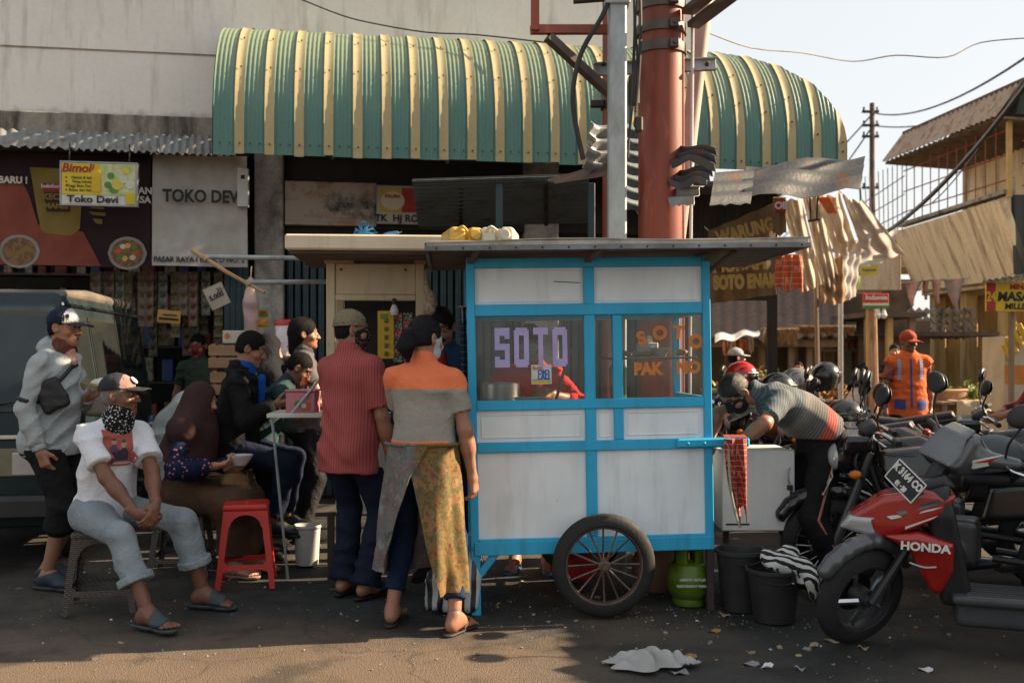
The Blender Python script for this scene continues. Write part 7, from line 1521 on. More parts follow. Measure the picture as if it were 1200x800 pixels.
# 2 man in grey hoodie
f = Fig('person', 'standing man in grey hoodie and trucker cap with black sling bag, beside the van', loc(60, 6.08), R(-97), 1.70, spine=(0, .10, 1), neck=(0, .5, 1), head=(-3, -3, 0), b=1.06,
        R_=dict(t=(.21, .06, .84), hint=(.5, -.9, 0), curl=.5), L_=dict(t=(-.06, .20, 1.14), hint=(-.8, -.5, -.5), dir=(.1, .8, .35), pn=(.5, 0, .9), curl=.8, thumb=(.6, 0, .7)), Rf=(.1, .04, 0), Lf=(-.1, -.08, 0), shoe=.015)
f.body('mid', feet=True); HOOD = cloth('hoodie_grey', (.37, .40, .40), (.30, .325, .33), bn=8, bs=.7); D = f.shirt(HOOD, 1.93, .10, .024, belly=.05, cuff=.012, amp=.018, seed=6, build=False, name='hoodie')
D.ell(f.nb + V(0, -.055, .045), (.10, .06, .06), None, .04); f.part('hoodie', D, .0105, HOOD)
for q in 'RL': D2 = SDF(); A = f.el[q].lerp(f.wr[q], .86); B = f.el[q].lerp(f.wr[q], 1.0); D2.cone(A, B, .045, .04, .01, 2); f.part('cuff', D2, .008, HOOD)
D2 = SDF(); D2.econe(f.pel + V(0, 0, -.12), f.pel + V(0, 0, -.05), .19, .20, f.PT, (1, .82, 1), .02, 2); D2.disp = folds(.004, 30, 1); f.part('waistband', D2, .01, HOOD)
f.trousers(BLACKC, 1.36, .03, .04, .012, 9, 'shorts'); f.shoes(mat('shoe_navy', (.02, .028, .045), .6, c2=(.3, .05, .03), ns=20, lo=.66, hi=.7), mat('sole_dark', (.03, .03, .03)))
f.cap(cloth('cap_navy', (.014, .020, .042)), cloth('cap_brim', (.025, .03, .042)), .05, .024, front=cloth('cap_white', (.50, .50, .52))); f.hair(None, .006, .07, -.055)
fp = f.h(0, .078, .082)
text('19', .05, f.root, M_BLK, f.h(.0785, .055, .062), f.Hm @ RZ(R(90)) @ RY(R(-18)) @ RX(R(66)), bold=.003, ext=.003)
D2 = SDF(); D2.cone(f.nb + V(.0, .05, .03), f.nb + V(0, .10, -.05), .055, .03, .03); f.part('inner_shirt', D2, .008, cloth('inner_orange', (.50, .13, .07), (.55, .45, .42)))
scarf(f, cloth('scarf_maroon', (.10, .035, .03), (.2, .08, .06)), .062, .12, 'neck_scarf', .02, 7)
D2 = SDF(); D2.box(f.waist + V(.16, .09, .05), (.035, .085, .10), RZ(.35) @ RX(.45), .03, .02); D2.disp = folds(.008, 30, 4); f.part('sling_bag', D2, .009, mat('bag_black', (.016, .016, .018), .55))
f.wrap(D, [f.waist + V(.12, .15, -.02), f.waist + V(.2, .0, .02), f.waist + V(.14, -.15, .08), f.waist + V(-.05, -.18, .2), f.nb + V(-.14, -.1, -.06)], .013, 'sling_strap', mat('bag_black', 0), f.root); f.wrap(D, [f.waist + V(.16, .13, .12), f.waist + V(.06, .2, .2), f.nb + V(-.08, .16, -.08)], .013, 'sling_strap', mat('bag_black', 0), f.root)
lf = V(TM[f.root.name] @ (f.wr['L'] + V(.04, .09, .055))); t = thing('food_parcel', 'banana leaf parcel of rice held by the man in the hoodie', 'food', lf, R(10)); m = MB(); m.sheet(lambda u, v: ((u - .5) * .17, (v - .5) * .09, .01 + .05 * abs(u - .5) * (1 + v) + .01 * math.sin(v * 8)), 12, 8, .004); m.build('leaf', mat('banana_leaf', (.10, .10, .02), .5, c2=(.20, .15, .05)), t)
D2 = SDF(); D2.ell((.0, 0, .035), (.045, .03, .025), None, .01); D2.ell((.02, .01, .055), (.02, .02, .015), None, .01); D2.disp = folds(.01, 90, 2); sdf_obj('rice', D2, .006, mat('rice_white', (.62, .60, .54), .7), t)
# 3 seated woman in maroon veil
f = Fig('person', 'seated woman in maroon veil and navy floral blouse holding a bowl', loc(214, 6.42), R(-97), 1.56, pelvis=(0, 0, .52), spine=(0, .20, 1), neck=(0, .5, 1), head=(4, -14, 0),
        R_=dict(t=(.10, .24, .70), hint=(.8, -.5, -.4), dir=(-.2, 1, .1), pn=(-.4, 0, 1), curl=.45, thumb=(-.8, .5, 0)), L_=dict(t=(-.10, .28, .66), hint=(-.8, -.5, -.4), dir=(.3, 1, .1), pn=(.3, 0, 1), curl=.5, thumb=(.8, .5, 0)), Rf=(.08, .36, 0), Lf=(-.12, .40, 0), shoe=.015, Rk=(.1, 1, .5), Lk=(-.1, 1, .5))
f.body('light', feet='bare'); FLOR = m_spot('floral_navy', (.012, .018, .05), (.5, .16, .15), 34, .22); f.shirt(FLOR, 1.88, .16, .026, bust=.05, amp=.014, seed=5, name='blouse'); BRSK = cloth('brown_skirt', (.06, .035, .022), (.10, .055, .03), bn=9)
D2 = SDF(); D2.ell(f.pel, (.19, .15, .13), None, .06); D2.cone(f.pel + V(.06, 0, -.02), f.kn['R'], .12, .09, .08); D2.cone(f.pel + V(-.06, 0, -.02), f.kn['L'], .12, .09, .08); D2.cone(f.kn['R'], f.an['R'] + V(0, 0, .05), .09, .09, .1, 1); D2.cone(f.kn['L'], f.an['L'] + V(0, 0, .05), .09, .09, .1, 1); D2.cone(f.kn['R'] * .5 + f.kn['L'] * .5, f.an['R'] * .5 + f.an['L'] * .5 + V(0, 0, .04), .1, .1, .1, 1); D2.disp = folds(.018, 16, 2, (.4, .3, .7)); f.part('skirt', D2, .013, BRSK)
def hijab(f, mt, low=.24, open_=(.052, .072), seed=3, back=.14, name='veil'):
    D = SDF(); H = f.h; k = f.hk; D.ell(H(0, -.018, .022), (.098 * k, .118 * k, .122 * k), f.Hm, .02); D.cone(H(0, -.02, -.03), f.nb - f.S * .0, .098, .125, .06)
    D.econe(f.nb + f.S * .03, f.nb - f.S * low, .12, .205, f.T, (1.12, .96, 1), .07, 1); D.ell(f.nb + f.T @ V(0, .07, -.10), (.13, .10, .14), f.T, .06)
    for q in 'RL': D.cone(f.nb, f.sh[q] + f.S * .01, .09, .105, .05)
    D.ell(H(0, .15, -.012), (open_[0] * k, .115 * k, open_[1] * k), f.Hm, .02, 's'); D.disp = folds(.016, 15, seed, (.8, .2, .45), .5); D.clip(f.nb - f.S * low, -f.S); return f.part(name, D, .0095, mt)
v_ = hijab(f, cloth('veil_maroon', (.042, .020, .020), (.058, .028, .027), bn=7, bs=.5), .26)
D2 = SDF(); D2.ell(f.h(0, .07, -.11), (.045, .045, .04), f.Hm, .02); D2.disp = folds(.01, 50, 3); f.part('face_mask', D2, .006, cloth('mask_pale', (.48, .46, .46))); f.sandals(mat('sandal_pink', (.3, .18, .15), .6), kind='thong')
bp_ = TM[f.root.name] @ V(.0, .385, .70); bowl('white flowered bowl held by the woman in the maroon veil', bp_, .085, food=mat('rice_white', 0), h=.065)
t = thing('cloth_bundle', 'ochre cloth bundle on the lap of the veiled woman', 'cloth', TM[f.root.name] @ V(.02, .36, .60)); D2 = SDF(); D2.ell((0, 0, 0), (.09, .10, .06), None, .03); D2.ell((.06, -.04, -.07), (.06, .07, .08), None, .04); D2.disp = folds(.025, 26, 4, (.4, .6, .6), .9); sdf_obj('bundle', D2, .009, cloth('ochre_cloth', (.22, .12, .05), (.10, .06, .03)), t)
# 4 man in black jacket
f = Fig('person', 'man in black jacket with blue collar eating from a bowl at the flap counter', loc(271, 6.75), R(-86), 1.68, pelvis=(0, 0, .80), spine=(0, .22, 1), neck=(0, .35, 1), head=(0, -20, 0), R_=dict(t=(.09, .30, 1.07), hint=(.7, -.4, -.7), dir=(-.25, 1, .15), pn=(-.6, 0, .8), curl=.6, thumb=(0, .2, 1)), L_=dict(t=(-.10, .31, 1.07), hint=(-.7, -.4, -.7), dir=(.3, 1, .1), pn=(.6, 0, .8), curl=.6, thumb=(0, .2, 1)), Rf=(.10, .30, .19), Lf=(-.12, .34, .19), b=1.03, shoe=.015)
f.body('mid', feet=False); D = f.shirt(BLACKC, 1.93, .16, .036, amp=.018, seed=9, build=False); D.ell(f.nb + V(0, -.06, .03), (.12, .07, .06), None, .05); f.part('jacket', D, .0105, cloth('jacket_black', (.010, .010, .011), bs=.8, bn=10)); f.trousers(NAVY, 1.93, .016); f.shoes(mat('shoe_black', (.015, .015, .016), .5)); f.hair(None, .010, .062, -.05)
D2 = SDF(); D2.cone(f.nb - f.S * .02 + V(0, .0, 0), f.nb + f.S * .075, .078, .070, .01, 2); D2.clip(f.nb, (0, -.3, -1)); f.part('collar', D2, .007, cloth('royal_blue', (.012, .085, .42))); D2 = SDF(); D2.cone(f.nb + f.T @ V(0, .12, -.02), f.waist + f.T @ V(0, .175, .02), .03, .02, .02); f.part('inner_shirt', D2, .009, cloth('royal_blue', 0))
bowl('white bowl held by the man in the black jacket', TM[f.root.name] @ V(-.01, .42, 1.085), .065, food=BRTH, h=.06)
t = thing('wooden_bench', 'tall dark wooden bench under the man in the black jacket', 'bench', loc(262, 6.8), R(4)); 
m = MB(); m.b2((-.28, -.14, .62), (.2, .14, .66), .006); m.build('seat', M_WOODP, t)
for x in (-.24, .16):
    for y in (-.1, .1): m = MB(); m.b2((x - .02, y - .02, 0), (x + .02, y + .02, .619)); m.build('leg', M_WOODP, t)
m = MB(); m.b2((.19, -.16, .145), (.42, .16, .17)); m.build('foot_rail', M_WOODP, t)
# 5 boy, 6 woman in black veil, 7 man in grey shirt
f = Fig('person', 'boy with short black hair bending over his food at the counter', loc(303, 7.0), R(-84), 1.50, pelvis=(0, 0, .80), spine=(0, .62, 1), neck=(0, .9, 1), head=(0, -38, 0), R_=dict(t=(.08, .40, 1.06), hint=(.8, -.5, -.3), dir=(-.4, .8, .5), curl=.7), L_=dict(t=(-.08, .44, 1.06), hint=(-.8, -.5, -.3), curl=.7)); f.body('dark', feet=True); f.shirt(cloth('tee_darkgreen', (.03, .06, .06)), .6, .05, .018, seed=3); f.trousers(BLACKC); f.hair(None, .008, .06, -.05); f.shoes(BLACKC)
f = Fig('person', 'woman in black veil and teal blouse behind the boy', loc(306, 7.45), R(-70), 1.56, spine=(0, .10, 1), head=(0, -15, 0), L_=dict(t=(-.1, .3, 1.0))); f.body('light', feet=False); f.shirt(cloth('teal_blouse', (.07, .19, .17)), 1.9, .2, .025, bust=.04); f.trousers(BLACKC); f.shoes(BLACKC); hijab(f, cloth('veil_black', (.011, .012, .016)), .12)
f = Fig('person', 'man with long black hair in dark grey polo shirt by the shutters', loc(352, 7.6), R(-72), 1.69, spine=(0, .05, 1), head=(-8, 0, 0), R_=dict(t=(.16, .32, 1.08), hint=(.7, -.5, -.6), curl=.7), b=1.05); f.body('mid', feet=False); f.shirt(cloth('polo_grey', (.105, .10, .10), (.08, .078, .08)), .65, .08, .024, seed=8); f.trousers(CHAR); f.shoes(BLACKC)
f.hair(None, .018, .055, -.16, extra=lambda D: (D.cone(f.h(0, -.06, .0), f.h(.0, -.085, -.13), .075, .045, .04), D.ell(f.h(0, -.05, .06), (.085, .075, .07), f.Hm, .03))); D2 = SDF(); D2.cone(f.nb + f.S * .0, f.nb + f.S * .06, .08, .07, .01, 2); f.part('collar', D2, .008, cloth('polo_collar', (.05, .055, .06)))
# 8 man in striped red shirt
f = Fig('person', 'man in brick red striped shirt, skullcap and dark mask, seen from behind', loc(408, 5.74), R(-28), 1.665, spine=(0, .02, 1), neck=(.1, .15, 1), head=(-42, -4, 0), b=1.02, R_=dict(t=(.21, .12, .80), hint=(.6, -.8, 0), curl=.45, thumb=(-.3, 1, 0)), L_=dict(t=(-.12, .32, .95), hint=(-.7, -.5, -.4)), Rf=(.09, .05, 0), Lf=(-.09, .08, 0), shoe=.016)
f.body('mid', feet='bare')
tt = NT('brick_stripe'); x, y, z = tt.xyz(tt.co()); w = tt.math('FRACT', tt.math('MULTIPLY', tt.math('ADD', x, tt.math('MULTIPLY', y, .35)), 62.0)); n = tt.noise(tt.co(), 8, 4); k = tt.mix(tt.ramp(w, [(.28, 0.0), (.36, 1.0), (.52, 1.0), (.6, 0.0)]), (.36, .085, .08), (.19, .043, .043)); k = tt.mix(1, k, tt.ramp(n, [(.3, .85), (.7, 1.0)]), 'MULTIPLY'); tt.col(k); tt.pr(.85, 0, .15); tt.bump(n, .6, .012)
D = f.shirt(tt.m, .82, .17, .024, belly=.04, cuff=.02, amp=.016, seed=12, f=18, d1=(.6, .1, .75), build=False); f.part('shirt', D, .0095, tt.m)
D2 = SDF(); D2.cone(f.nb - f.S * .005, f.nb + f.S * .058, .082, .070, .01, 2); D2.disp = folds(.004, 40, 2); f.part('collar', D2, .007, tt.m)
f.trousers(cloth('navy_trousers', (.010, .013, .030), (.014, .018, .036), bn=8), 2.08, .022, .036, .018, 5); f.sandals(mat('sandal_black', (.016, .016, .017), .5), kind='slide')
D2 = SDF(); k_ = f.hk; D2.ell(f.h(0, -.014, .042), (.086 * k_, .104 * k_, .092 * k_), f.Hm, .01); D2.clip(f.h(0, 0, .028), f.Hm @ V(0, .10, -1)); D2.disp = folds(.002, 120, 3); kc = f.part('skullcap', D2, .0055, cloth('kufi', (.30, .255, .17), (.24, .20, .13), bn=90, bs=.6)); f.hair(None, .005, .05, -.06)
m = MB(); m.tube([f.h(.088 * math.cos(a), -.012 + .107 * math.sin(a), .031 + .011 * math.sin(a)) for a in [6.283 * i / 28 for i in range(29)]], .005, 5); m.build('cap_hem', cloth('kufi', 0), kc); f.mask(m_spot('mask_dark', (.018, .015, .015), (.14, .08, .05), 60, .3))
# 9 woman in orange and grey
f = Fig('person', 'woman in orange and grey T-shirt with tie-dyed apron, seen from behind', loc(496, 5.14), R(-14), 1.60, spine=(.0, .03, 1), neck=(.05, .2, 1), head=(-30, -6, 0), b=1.04, R_=dict(t=(.245, .06, .78), hint=(.6, -.8, 0), curl=.5, thumb=(-.2, 1, 0)), L_=dict(t=(-.10, .34, .92), hint=(-.8, -.4, -.4)), Rf=(.20, -.10, 0), Lf=(-.17, .0, 0), shoe=.014, Rk=(.1, 1, .1), Lk=(-.1, 1, .1), toe=(14, 10))
f.body('mid', feet='bare'); TG = cloth('tee_greige', (.30, .285, .245), (.245, .23, .20), bn=8, bs=.6); TO = cloth('tee_orange', (.76, .20, .085), (.68, .17, .07), bn=8)
sd_ = npv(f.S); nb_ = npv(f.nb); D = f.shirt(None, .68, -.055, .020, cuff=.014, amp=.016, seed=15, f=17, d1=(.5, .1, .8), build=False); f.part('shirt', D, .009, [TG, TO], lambda c: ((c - nb_) @ sd_ > -.112).astype(int))
D2 = SDF(); D2.econe(f.pel + V(0, 0, .075), f.pel + V(0, 0, .11), .172, .168, f.PT, (1, .78, 1), .02, 2); f.part('inner_hem', D2, .009, TO); NAV2 = cloth('leggings_navy', (.012, .026, .062), (.009, .02, .05)); f.trousers(NAV2, 1.80, .010, .012, .010, 6); f.sandals(mat('sandal_pinkblack', (.03, .025, .025), .6), kind='thong')
tt = NT('tie_dye'); co = tt.co(); n = tt.noise(co, 9, 6, .7); n2 = tt.noise(tt.co(loc=(4, 4, 4)), 16, 5, .7); xx = tt.xyz(co)[0]; side = tt.ramp(tt.math('ADD', tt.math('MULTIPLY', xx, 6.0), tt.math('ADD', .35, tt.math('MULTIPLY', tt.math('SUBTRACT', n, .5), .6))), [(.35, 0.0), (.6, 1.0)])
ca = tt.ramp(n, [(.34, (.05, .045, .06)), (.44, (.14, .17, .14)), (.52, (.17, .105, .12)), (.62, (.19, .24, .20))]); cb_ = tt.ramp(n, [(.36, (.10, .04, .02)), (.45, (.22, .13, .045)), (.52, (.085, .09, .04)), (.58, (.30, .15, .06)), (.66, (.10, .07, .05))]); k = tt.mix(side, ca, cb_); k = tt.mix(1, k, tt.ramp(n2, [(.3, .65), (.65, 1.0)]), 'MULTIPLY'); tt.col(k); tt.pr(.75, 0, .2); tt.bump(n2, .4, .01); TIE = tt.m
zt3, z_l, z_r = f.pel.z + .085, .28, .19
def sar(u, v):
    # u runs from the left back edge round the front to the right back edge; v 0 top .. 1 hem
    side_ = 1 if u > .5 else 0; zh = z_l + (z_r - z_l) * min(max((u - .3) / .4, 0), 1); z = zt3 + (zh - zt3) * v
    gap = max(0, (v - .2)) * 1.5; back = -math.pi / 2
    cross = .42 * max(0, 1 - v * 4.5)
    a0 = back - gap * .62 + cross; a1 = back + gap * .55 - cross * .2; a = a0 - (a0 + 2 * math.pi - a1) * u
    fl = .016 * math.sin(a * 7 + v * 3) * (.3 + v) + .008 * math.sin(a * 15 - v * 4) * v
    rx_, ry_ = .182 + .055 * v + fl, .14 + .065 * v + fl
    if u < .1: rx_ += .012; ry_ += .016
    return (f.pel.x + rx_ * math.cos(a), f.pel.y - .012 + ry_ * math.sin(a), z - .02 * math.sin(a * 3) * v)
m = MB(); m.sheet(sar, 90, 34, .005); ap = m.build('apron', TIE, f.root, 80)
m = MB(); m.tube([f.pel + V(.193 * math.cos(a), -.012 + .148 * math.sin(a), .088) for a in [6.283 * i / 40 for i in range(41)]], .009, 6); m.build('tie_band', TIE, ap)
HB = mat('hair_glossy', (.009, .008, .010), .6, spec=.1, c2=(.018, .016, .018), bs=.6, bn=170, bd=.004, st=(1, 1, .3)); f.hair(HB, .013, .06, -.05, extra=lambda D: (D.ell(f.h(0, -.125, .005), (.024, .024, .024), None, .01), D.cone(f.h(0, -.13, .0), f.h(.0, -.14, -.06), .042, .040, .02), D.cone(f.h(0, -.14, -.06), f.h(0, -.115, -.135), .040, .012, .03)))
m = MB(); m.tube([f.h(.026 * math.cos(a), -.128, .005 + .026 * math.sin(a)) for a in [6.283 * i / 16 for i in range(17)]], .007, 6); m.build('hair_tie', cloth('hair_tie', (.4, .25, .25)), f.root); m = MB(); m.tube([f.h(.072, -.06, .055), f.h(.087, .0, .045)], .004, 5); m.build('hair_clip', mat('bright_steel', 0), f.root); f.mask(cloth('mask_blue', (.45, .52, .56)))
# 10 moustached vendor, 11 vendor behind the glass
f = Fig('person', 'vendor with moustache in navy jacket looking down between the carts', loc(523, 6.35), R(165), 1.71, spine=(0, .12, 1), neck=(0, .5, 1), head=(10, -24, 0), R_=dict(t=(.2, .30, 1.0)), L_=dict(t=(-.16, .34, 1.05)), b=1.05); f.body('mid', feet=False); f.shirt(cloth('jacket_navy', (.020, .050, .105), (.015, .035, .08)), 1.9, .12, .03, seed=21, name='jacket'); f.trousers(BLACKC); f.shoes(BLACKC); f.hair(None, .014, .058, -.05)
D2 = SDF(); D2.cone(f.h(-.024, .098, -.047), f.h(.024, .098, -.047), .008, .008, .008); D2.cone(f.h(-.022, .096, -.047), f.h(-.032, .085, -.062), .008, .005, .008); D2.cone(f.h(.022, .096, -.047), f.h(.032, .085, -.062), .008, .005, .008); f.part('moustache', D2, .004, mat('black_hair', 0)); D2 = SDF(); D2.ell(f.nb + f.T @ V(0, .11, -.07), (.06, .05, .11), f.T, .03); f.part('inner_shirt', D2, .008, cloth('tee_red2', (.35, .03, .03)))
GRID = m_check('net_check', (.02, .04, .075), (.30, .32, .34), 26, .06); t = drape('net_curtain', 'navy and white checked cloth hanging at the cart corner post', P(546, 360, 6.0), .07, .75, GRID, 2, .012, .0, .02, .01); m = MB(); m.tube([(-.05, 0, .004), (.05, 0, .004)], .004, 5); m.build('cord', mat('twine', 0), t)
f = Fig('person', 'vendor in bright red shirt and mask behind the cart glass', loc(622, 6.36), R(176), 1.60, spine=(0, .10, 1), neck=(0, .4, 1), head=(0, -22, 0), R_=dict(t=(.16, .32, 1.14), hint=(.9, -.4, -.5), curl=.6), L_=dict(t=(-.16, .34, 1.16), hint=(-.9, -.4, -.5), curl=.6), Rf=(.11, -.16, 0), Lf=(-.10, -.14, 0), shoe=.014, b=1.02); f.body('mid', feet='bare'); f.shirt(cloth('shirt_red', (.66, .03, .024), (.56, .024, .02)), 1.3, .12, .025, seed=22); f.trousers(cloth('khaki_trouser', (.09, .06, .04)), 1.7); f.hair(); f.mask(cloth('mask_teal', (.30, .42, .42))); f.sandals(mat('thong_blue', (.03, .16, .32), .5), kind='thong')
# 12 bending man at the cart end
f = Fig('person', 'man in striped grey T-shirt bending into the end of the cart', loc(953, 5.92), R(97), 1.66, pelvis=(0, -.05, .87), spine=(0, 1, .50), neck=(0, 1.3, -.25), head=(28, -52, 0), R_=dict(t=(.16, .58, .88), hint=(.7, -.2, .5), curl=.6), L_=dict(t=(-.16, .52, .90), hint=(-.9, .1, .1), curl=.6), Rf=(.12, .0, 0), Lf=(-.13, -.12, 0), shoe=.014, b=1.06, ptwist=0)
f.body('mid', feet='bare'); tt = NT('grey_banded_tee'); n = tt.noise(tt.co(), 8, 4); q_ = npv(f.S); vm = tt.n('VectorMath', operation='DOT_PRODUCT'); tt.l(tt.co(), vm.inputs[0]); vm.inputs[1].default_value = tuple(f.S); s0 = vm.outputs['Value']; ref = f.nb.dot(f.S)
fr_ = tt.math('FRACT', tt.math('MULTIPLY', s0, 60.0)); base = tt.ramp(tt.math('SUBTRACT', tt.math('MULTIPLY', tt.math('SUBTRACT', s0, ref - .5), 2.0), 0.0), [(.10, (.07, .08, .095)), (.16, (.36, .05, .03)), (.26, (.36, .05, .03)), (.28, (.085, .085, .085)), (.42, (.10, .10, .095)), (.55, (.20, .19, .17)), (.62, (.07, .085, .095)), (.85, (.09, .11, .12))]); k = tt.mix(tt.math('MULTIPLY', tt.math('LESS_THAN', fr_, .3), .28), base, (.4, .4, .4)); tt.col(tt.mix(1, k, tt.ramp(n, [(.3, .8), (.7, 1.0)]), 'MULTIPLY')); tt.pr(.85, 0, .15); tt.bump(n, .6, .012); f.shirt(tt.m, .85, -.04, .026, cuff=.018, amp=.018, seed=31, f=14, d1=(.2, .6, .6))
f.trousers(cloth('track_black', (.013, .013, .015)), 1.93, .024, .02); f.hair(mat('brown_black_hair', (.022, .017, .014), .45, bs=.7, bn=140), .012, .06, -.055); f.mask(mat('mask_black', (.012, .012, .013), .8)); f.sandals(mat('sandal_black', 0), kind='slide')
for q, sg in (('R', 1), ('L', -1)): m = MB(); m.tube([f.hip[q] + V(sg * .108, 0, -.02), f.kn[q] + V(sg * .082, 0, 0), f.an[q] + V(sg * .064, 0, .05)], .008, 6); m.build('side_stripe', cloth('stripe_salmon', (.40, .17, .13)), f.root)
# 13 traffic warden in the vest
f = Fig('person', 'man in orange reflective vest and red cap standing beyond the motorbikes', loc(1064, 10.6), R(172), 1.68, spine=(0, .0, 1), head=(25, -6, 0), R_=dict(t=(.27, .10, .78), hint=(.8, -.5, 0)), L_=dict(t=(-.22, .02, .84)), b=1.05, shoe=.02); f.body('dark', feet=False); f.shirt(cloth('tee_maroon', (.22, .07, .06)), .7, .06, .022, seed=3); VST = cloth('vest_orange', (.66, .13, .035), (.6, .11, .03)); D = f.shirt(VST, .02, .14, .036, amp=.010, seed=4, build=False); vo = f.part('vest', D, .0115, VST); f.trousers(BLACKC, 1.95, .025); f.shoes(BLACKC); f.cap(cloth('cap_redbrown', (.36, .06, .03)), cloth('cap_redbrown', 0), .0, .02)
fw = V(0, -1, 0) * -1
BL = flat('vest_blue', (.035, .06, .25)); CK = flat('vest_check', (.5, .5, .55))
f.patch(D, f.waist + V(0, .4, .02), (1, 0, 0), (0, 0, 1), .02, .52, (0, -1, 0), lambda u, v: 0, [BL], 'zip', vo, 2, 24, .006)
for sx in (-.11, .11):
    f.patch(D, f.nb + V(sx, .4, -.13), (1, 0, 0), (0, 0, 1), .035, .22, (0, -1, 0), lambda u, v: int((int(u * 3) + int(v * 14)) % 2), [CK, BL], 'checker_strip', vo, 3, 14, .006); f.patch(D, f.pel + V(sx, .4, .0), (1, 0, 0), (0, 0, 1), .10, .10, (0, -1, 0), lambda u, v: 0, [BL], 'pocket', vo, 4, 4, .008)
# 14 rider at the right edge, far figures
f = Fig('person', 'person in red and black batik shirt at the edge of the parked motorbikes', loc(1228, 8.0), R(80), 1.62, pelvis=(0, 0, .80), spine=(0, .08, 1), R_=dict(t=(.22, .34, .92)), L_=dict(t=(-.2, .40, .93), hint=(-.5, -.8, -.2)), Lf=(-.1, .1, 0), Rf=(.1, .1, 0), Rk=(.1, 1, 0), Lk=(-.1, 1, 0)); f.body('mid', feet=False); f.shirt(mat('batik_red', (.30, .025, .02), .85, c2=(.02, .015, .015), ns=11, lo=.46, hi=.54, bs=.4, bn=9), 1.6, .12, .03); f.trousers(BLACKC); f.shoes(BLACKC); f.hair(); f.mask(cloth('mask_pale', 0))
f = Fig('person', 'shopkeeper standing in the dark provision shop', loc(233, 9.75), R(178), 1.62, head=(0, -8, 0)); f.body('mid', feet=False); f.shirt(cloth('shop_green', (.05, .07, .05)), .7, .1); f.trousers(BLACKC); f.shoes(BLACKC); f.hair(); f.mask(cloth('mask_red', (.2, .04, .04)))
f = Fig('person', 'crouching vegetable seller in pale grey top beyond the helmets', loc(1000, 14.3), R(-60), 1.55, pelvis=(0, 0, .62), spine=(0, .75, 1), head=(0, -30, 0), R_=dict(t=(.14, .5, .62)), L_=dict(t=(-.14, .5, .62)), Rf=(.12, .25, .15), Lf=(-.12, .2, .15)); f.body('mid', feet=False); f.shirt(cloth('seller_grey', (.36, .33, .31)), 1.9, .1, .03); f.trousers(BLACKC); f.shoes(BLACKC); hijab(f, cloth('veil_black', 0), .14)
t = thing('low_stool', 'low timber stool under the crouching vegetable seller', 'stool', (f.root.location.x, f.root.location.y, 0)); m = MB(); m.b2((-.2, -.2, .42), (.2, .2, .47)); m.build('seat', M_WOODP, t); m = MB(); m.b2((-.15, -.15, .1), (.15, .15, .419)); m.build('base', M_WOODP, t)
f = Fig('person', 'small figure in tan top standing before the timber stall', loc(936, 16.0), R(150), 1.32); f.body('mid', feet=False); f.shirt(cloth('tan_top', (.34, .25, .17)), 1.5, .1); f.trousers(CHAR); f.shoes(BLACKC); f.hair()
f = Fig('person', 'figure in pale grey cap behind the red helmet', loc(861, 11.5), R(-80), 1.50); f.body('mid', feet=False); f.shirt(cloth('tan_rose', (.28, .16, .12)), 1.8, .1); f.trousers(CHAR); f.shoes(BLACKC); f.hair(); f.cap(cloth('veil_grey', (.36, .36, .38)), cloth('veil_grey', 0))
f = Fig('person', 'dark clothed figure sitting by the peeling sign post', loc(1012, 15.2), R(-100), 1.5, pelvis=(0, 0, .62), Rf=(.1, .4, .12), Lf=(-.1, .4, .12)); f.body('mid', feet=False); f.shirt(BLACKC, 1.8, .1); f.trousers(BLACKC); f.shoes(BLACKC); f.hair()
t = thing('low_stool', 'low timber stool under the dark clothed figure', 'stool', (f.root.location.x, f.root.location.y, 0)); m = MB(); m.b2((-.2, -.2, .45), (.2, .2, .5)); m.build('seat', M_WOODP, t); m = MB(); m.b2((-.15, -.15, .1), (.15, .15, .449)); m.build('base', M_WOODP, t)
f = Fig('person', 'stall keeper in dark shirt behind the man in the orange vest', loc(1048, 15.2), R(160), 1.6); f.body('mid', feet=False); f.shirt(CHAR, 1.2, .1); f.trousers(BLACKC); f.shoes(BLACKC); f.hair()
# ------------------------------------------------------------------ motorbikes
def gloss(name, c, r=.22, m=0.0, **k):
    if name in MATS: return MATS[name]
    mt = mat(name, c, r, m, rv=.05, fine=.05, spec=.5, dirt=tuple(min(1, v * .6 + .06) for v in C(c)[:3]), ds=5, dlo=.62, dhi=.85, **k); mt.node_tree.nodes['Principled BSDF'].inputs['Coat Weight'].default_value = .35; return mt
CHROME = mat('chrome', (.62, .62, .62), .18, 1.0, fine=0); BPL = mat('black_plastic', (.018, .018, .020), .45, c2=(.026, .026, .028), rv=.1); SEATM = mat('seat_vinyl', (.028, .029, .031), .55, bs=.15, bn=160); BPNT = gloss('paint_black', (.010, .010, .012)); RPNT = gloss('paint_red', (.36, .016, .012)); GPNT = gloss('paint_grey', (.085, .09, .095), .32, .3); LENS = mat('lens_clear', (.45, .47, .48), .12, .3, fine=0); AMB = mat('lens_amber', (.6, .16, .02), .2, fine=0); DENG = mat('engine_alloy', (.10, .10, .10), .45, .6)
def mirror(t, base, tip, sg, rz=0.0):
    m = MB(); m.tube(cat_path([base, V(base).lerp(V(tip), .5) + V(.02, sg * .02, 0), tip], 4), .006, 6); st = m.build('mirror_stem', BPL, t); D = SDF(); Rm = RZ(sg * .25 + rz) @ RY(-.12); D.ell(V(tip) + V(.0, sg * .03, .05), (.022, .075, .055), Rm @ RX(sg * .35), .01); sdf_obj('mirror', D, .008, BPL, t)
    m = MB(); m.lathe([(0, 0), (.05, 0), (.05, .003), (0, .003)], 18, V(tip) + V(-.022, sg * .03, .05), Rm @ RX(sg * .35) @ RY(R(-90)) @ Matrix.Diagonal((.85, 1.2, 1)).to_3x3()); m.build('mirror_glass', CHROME, st)
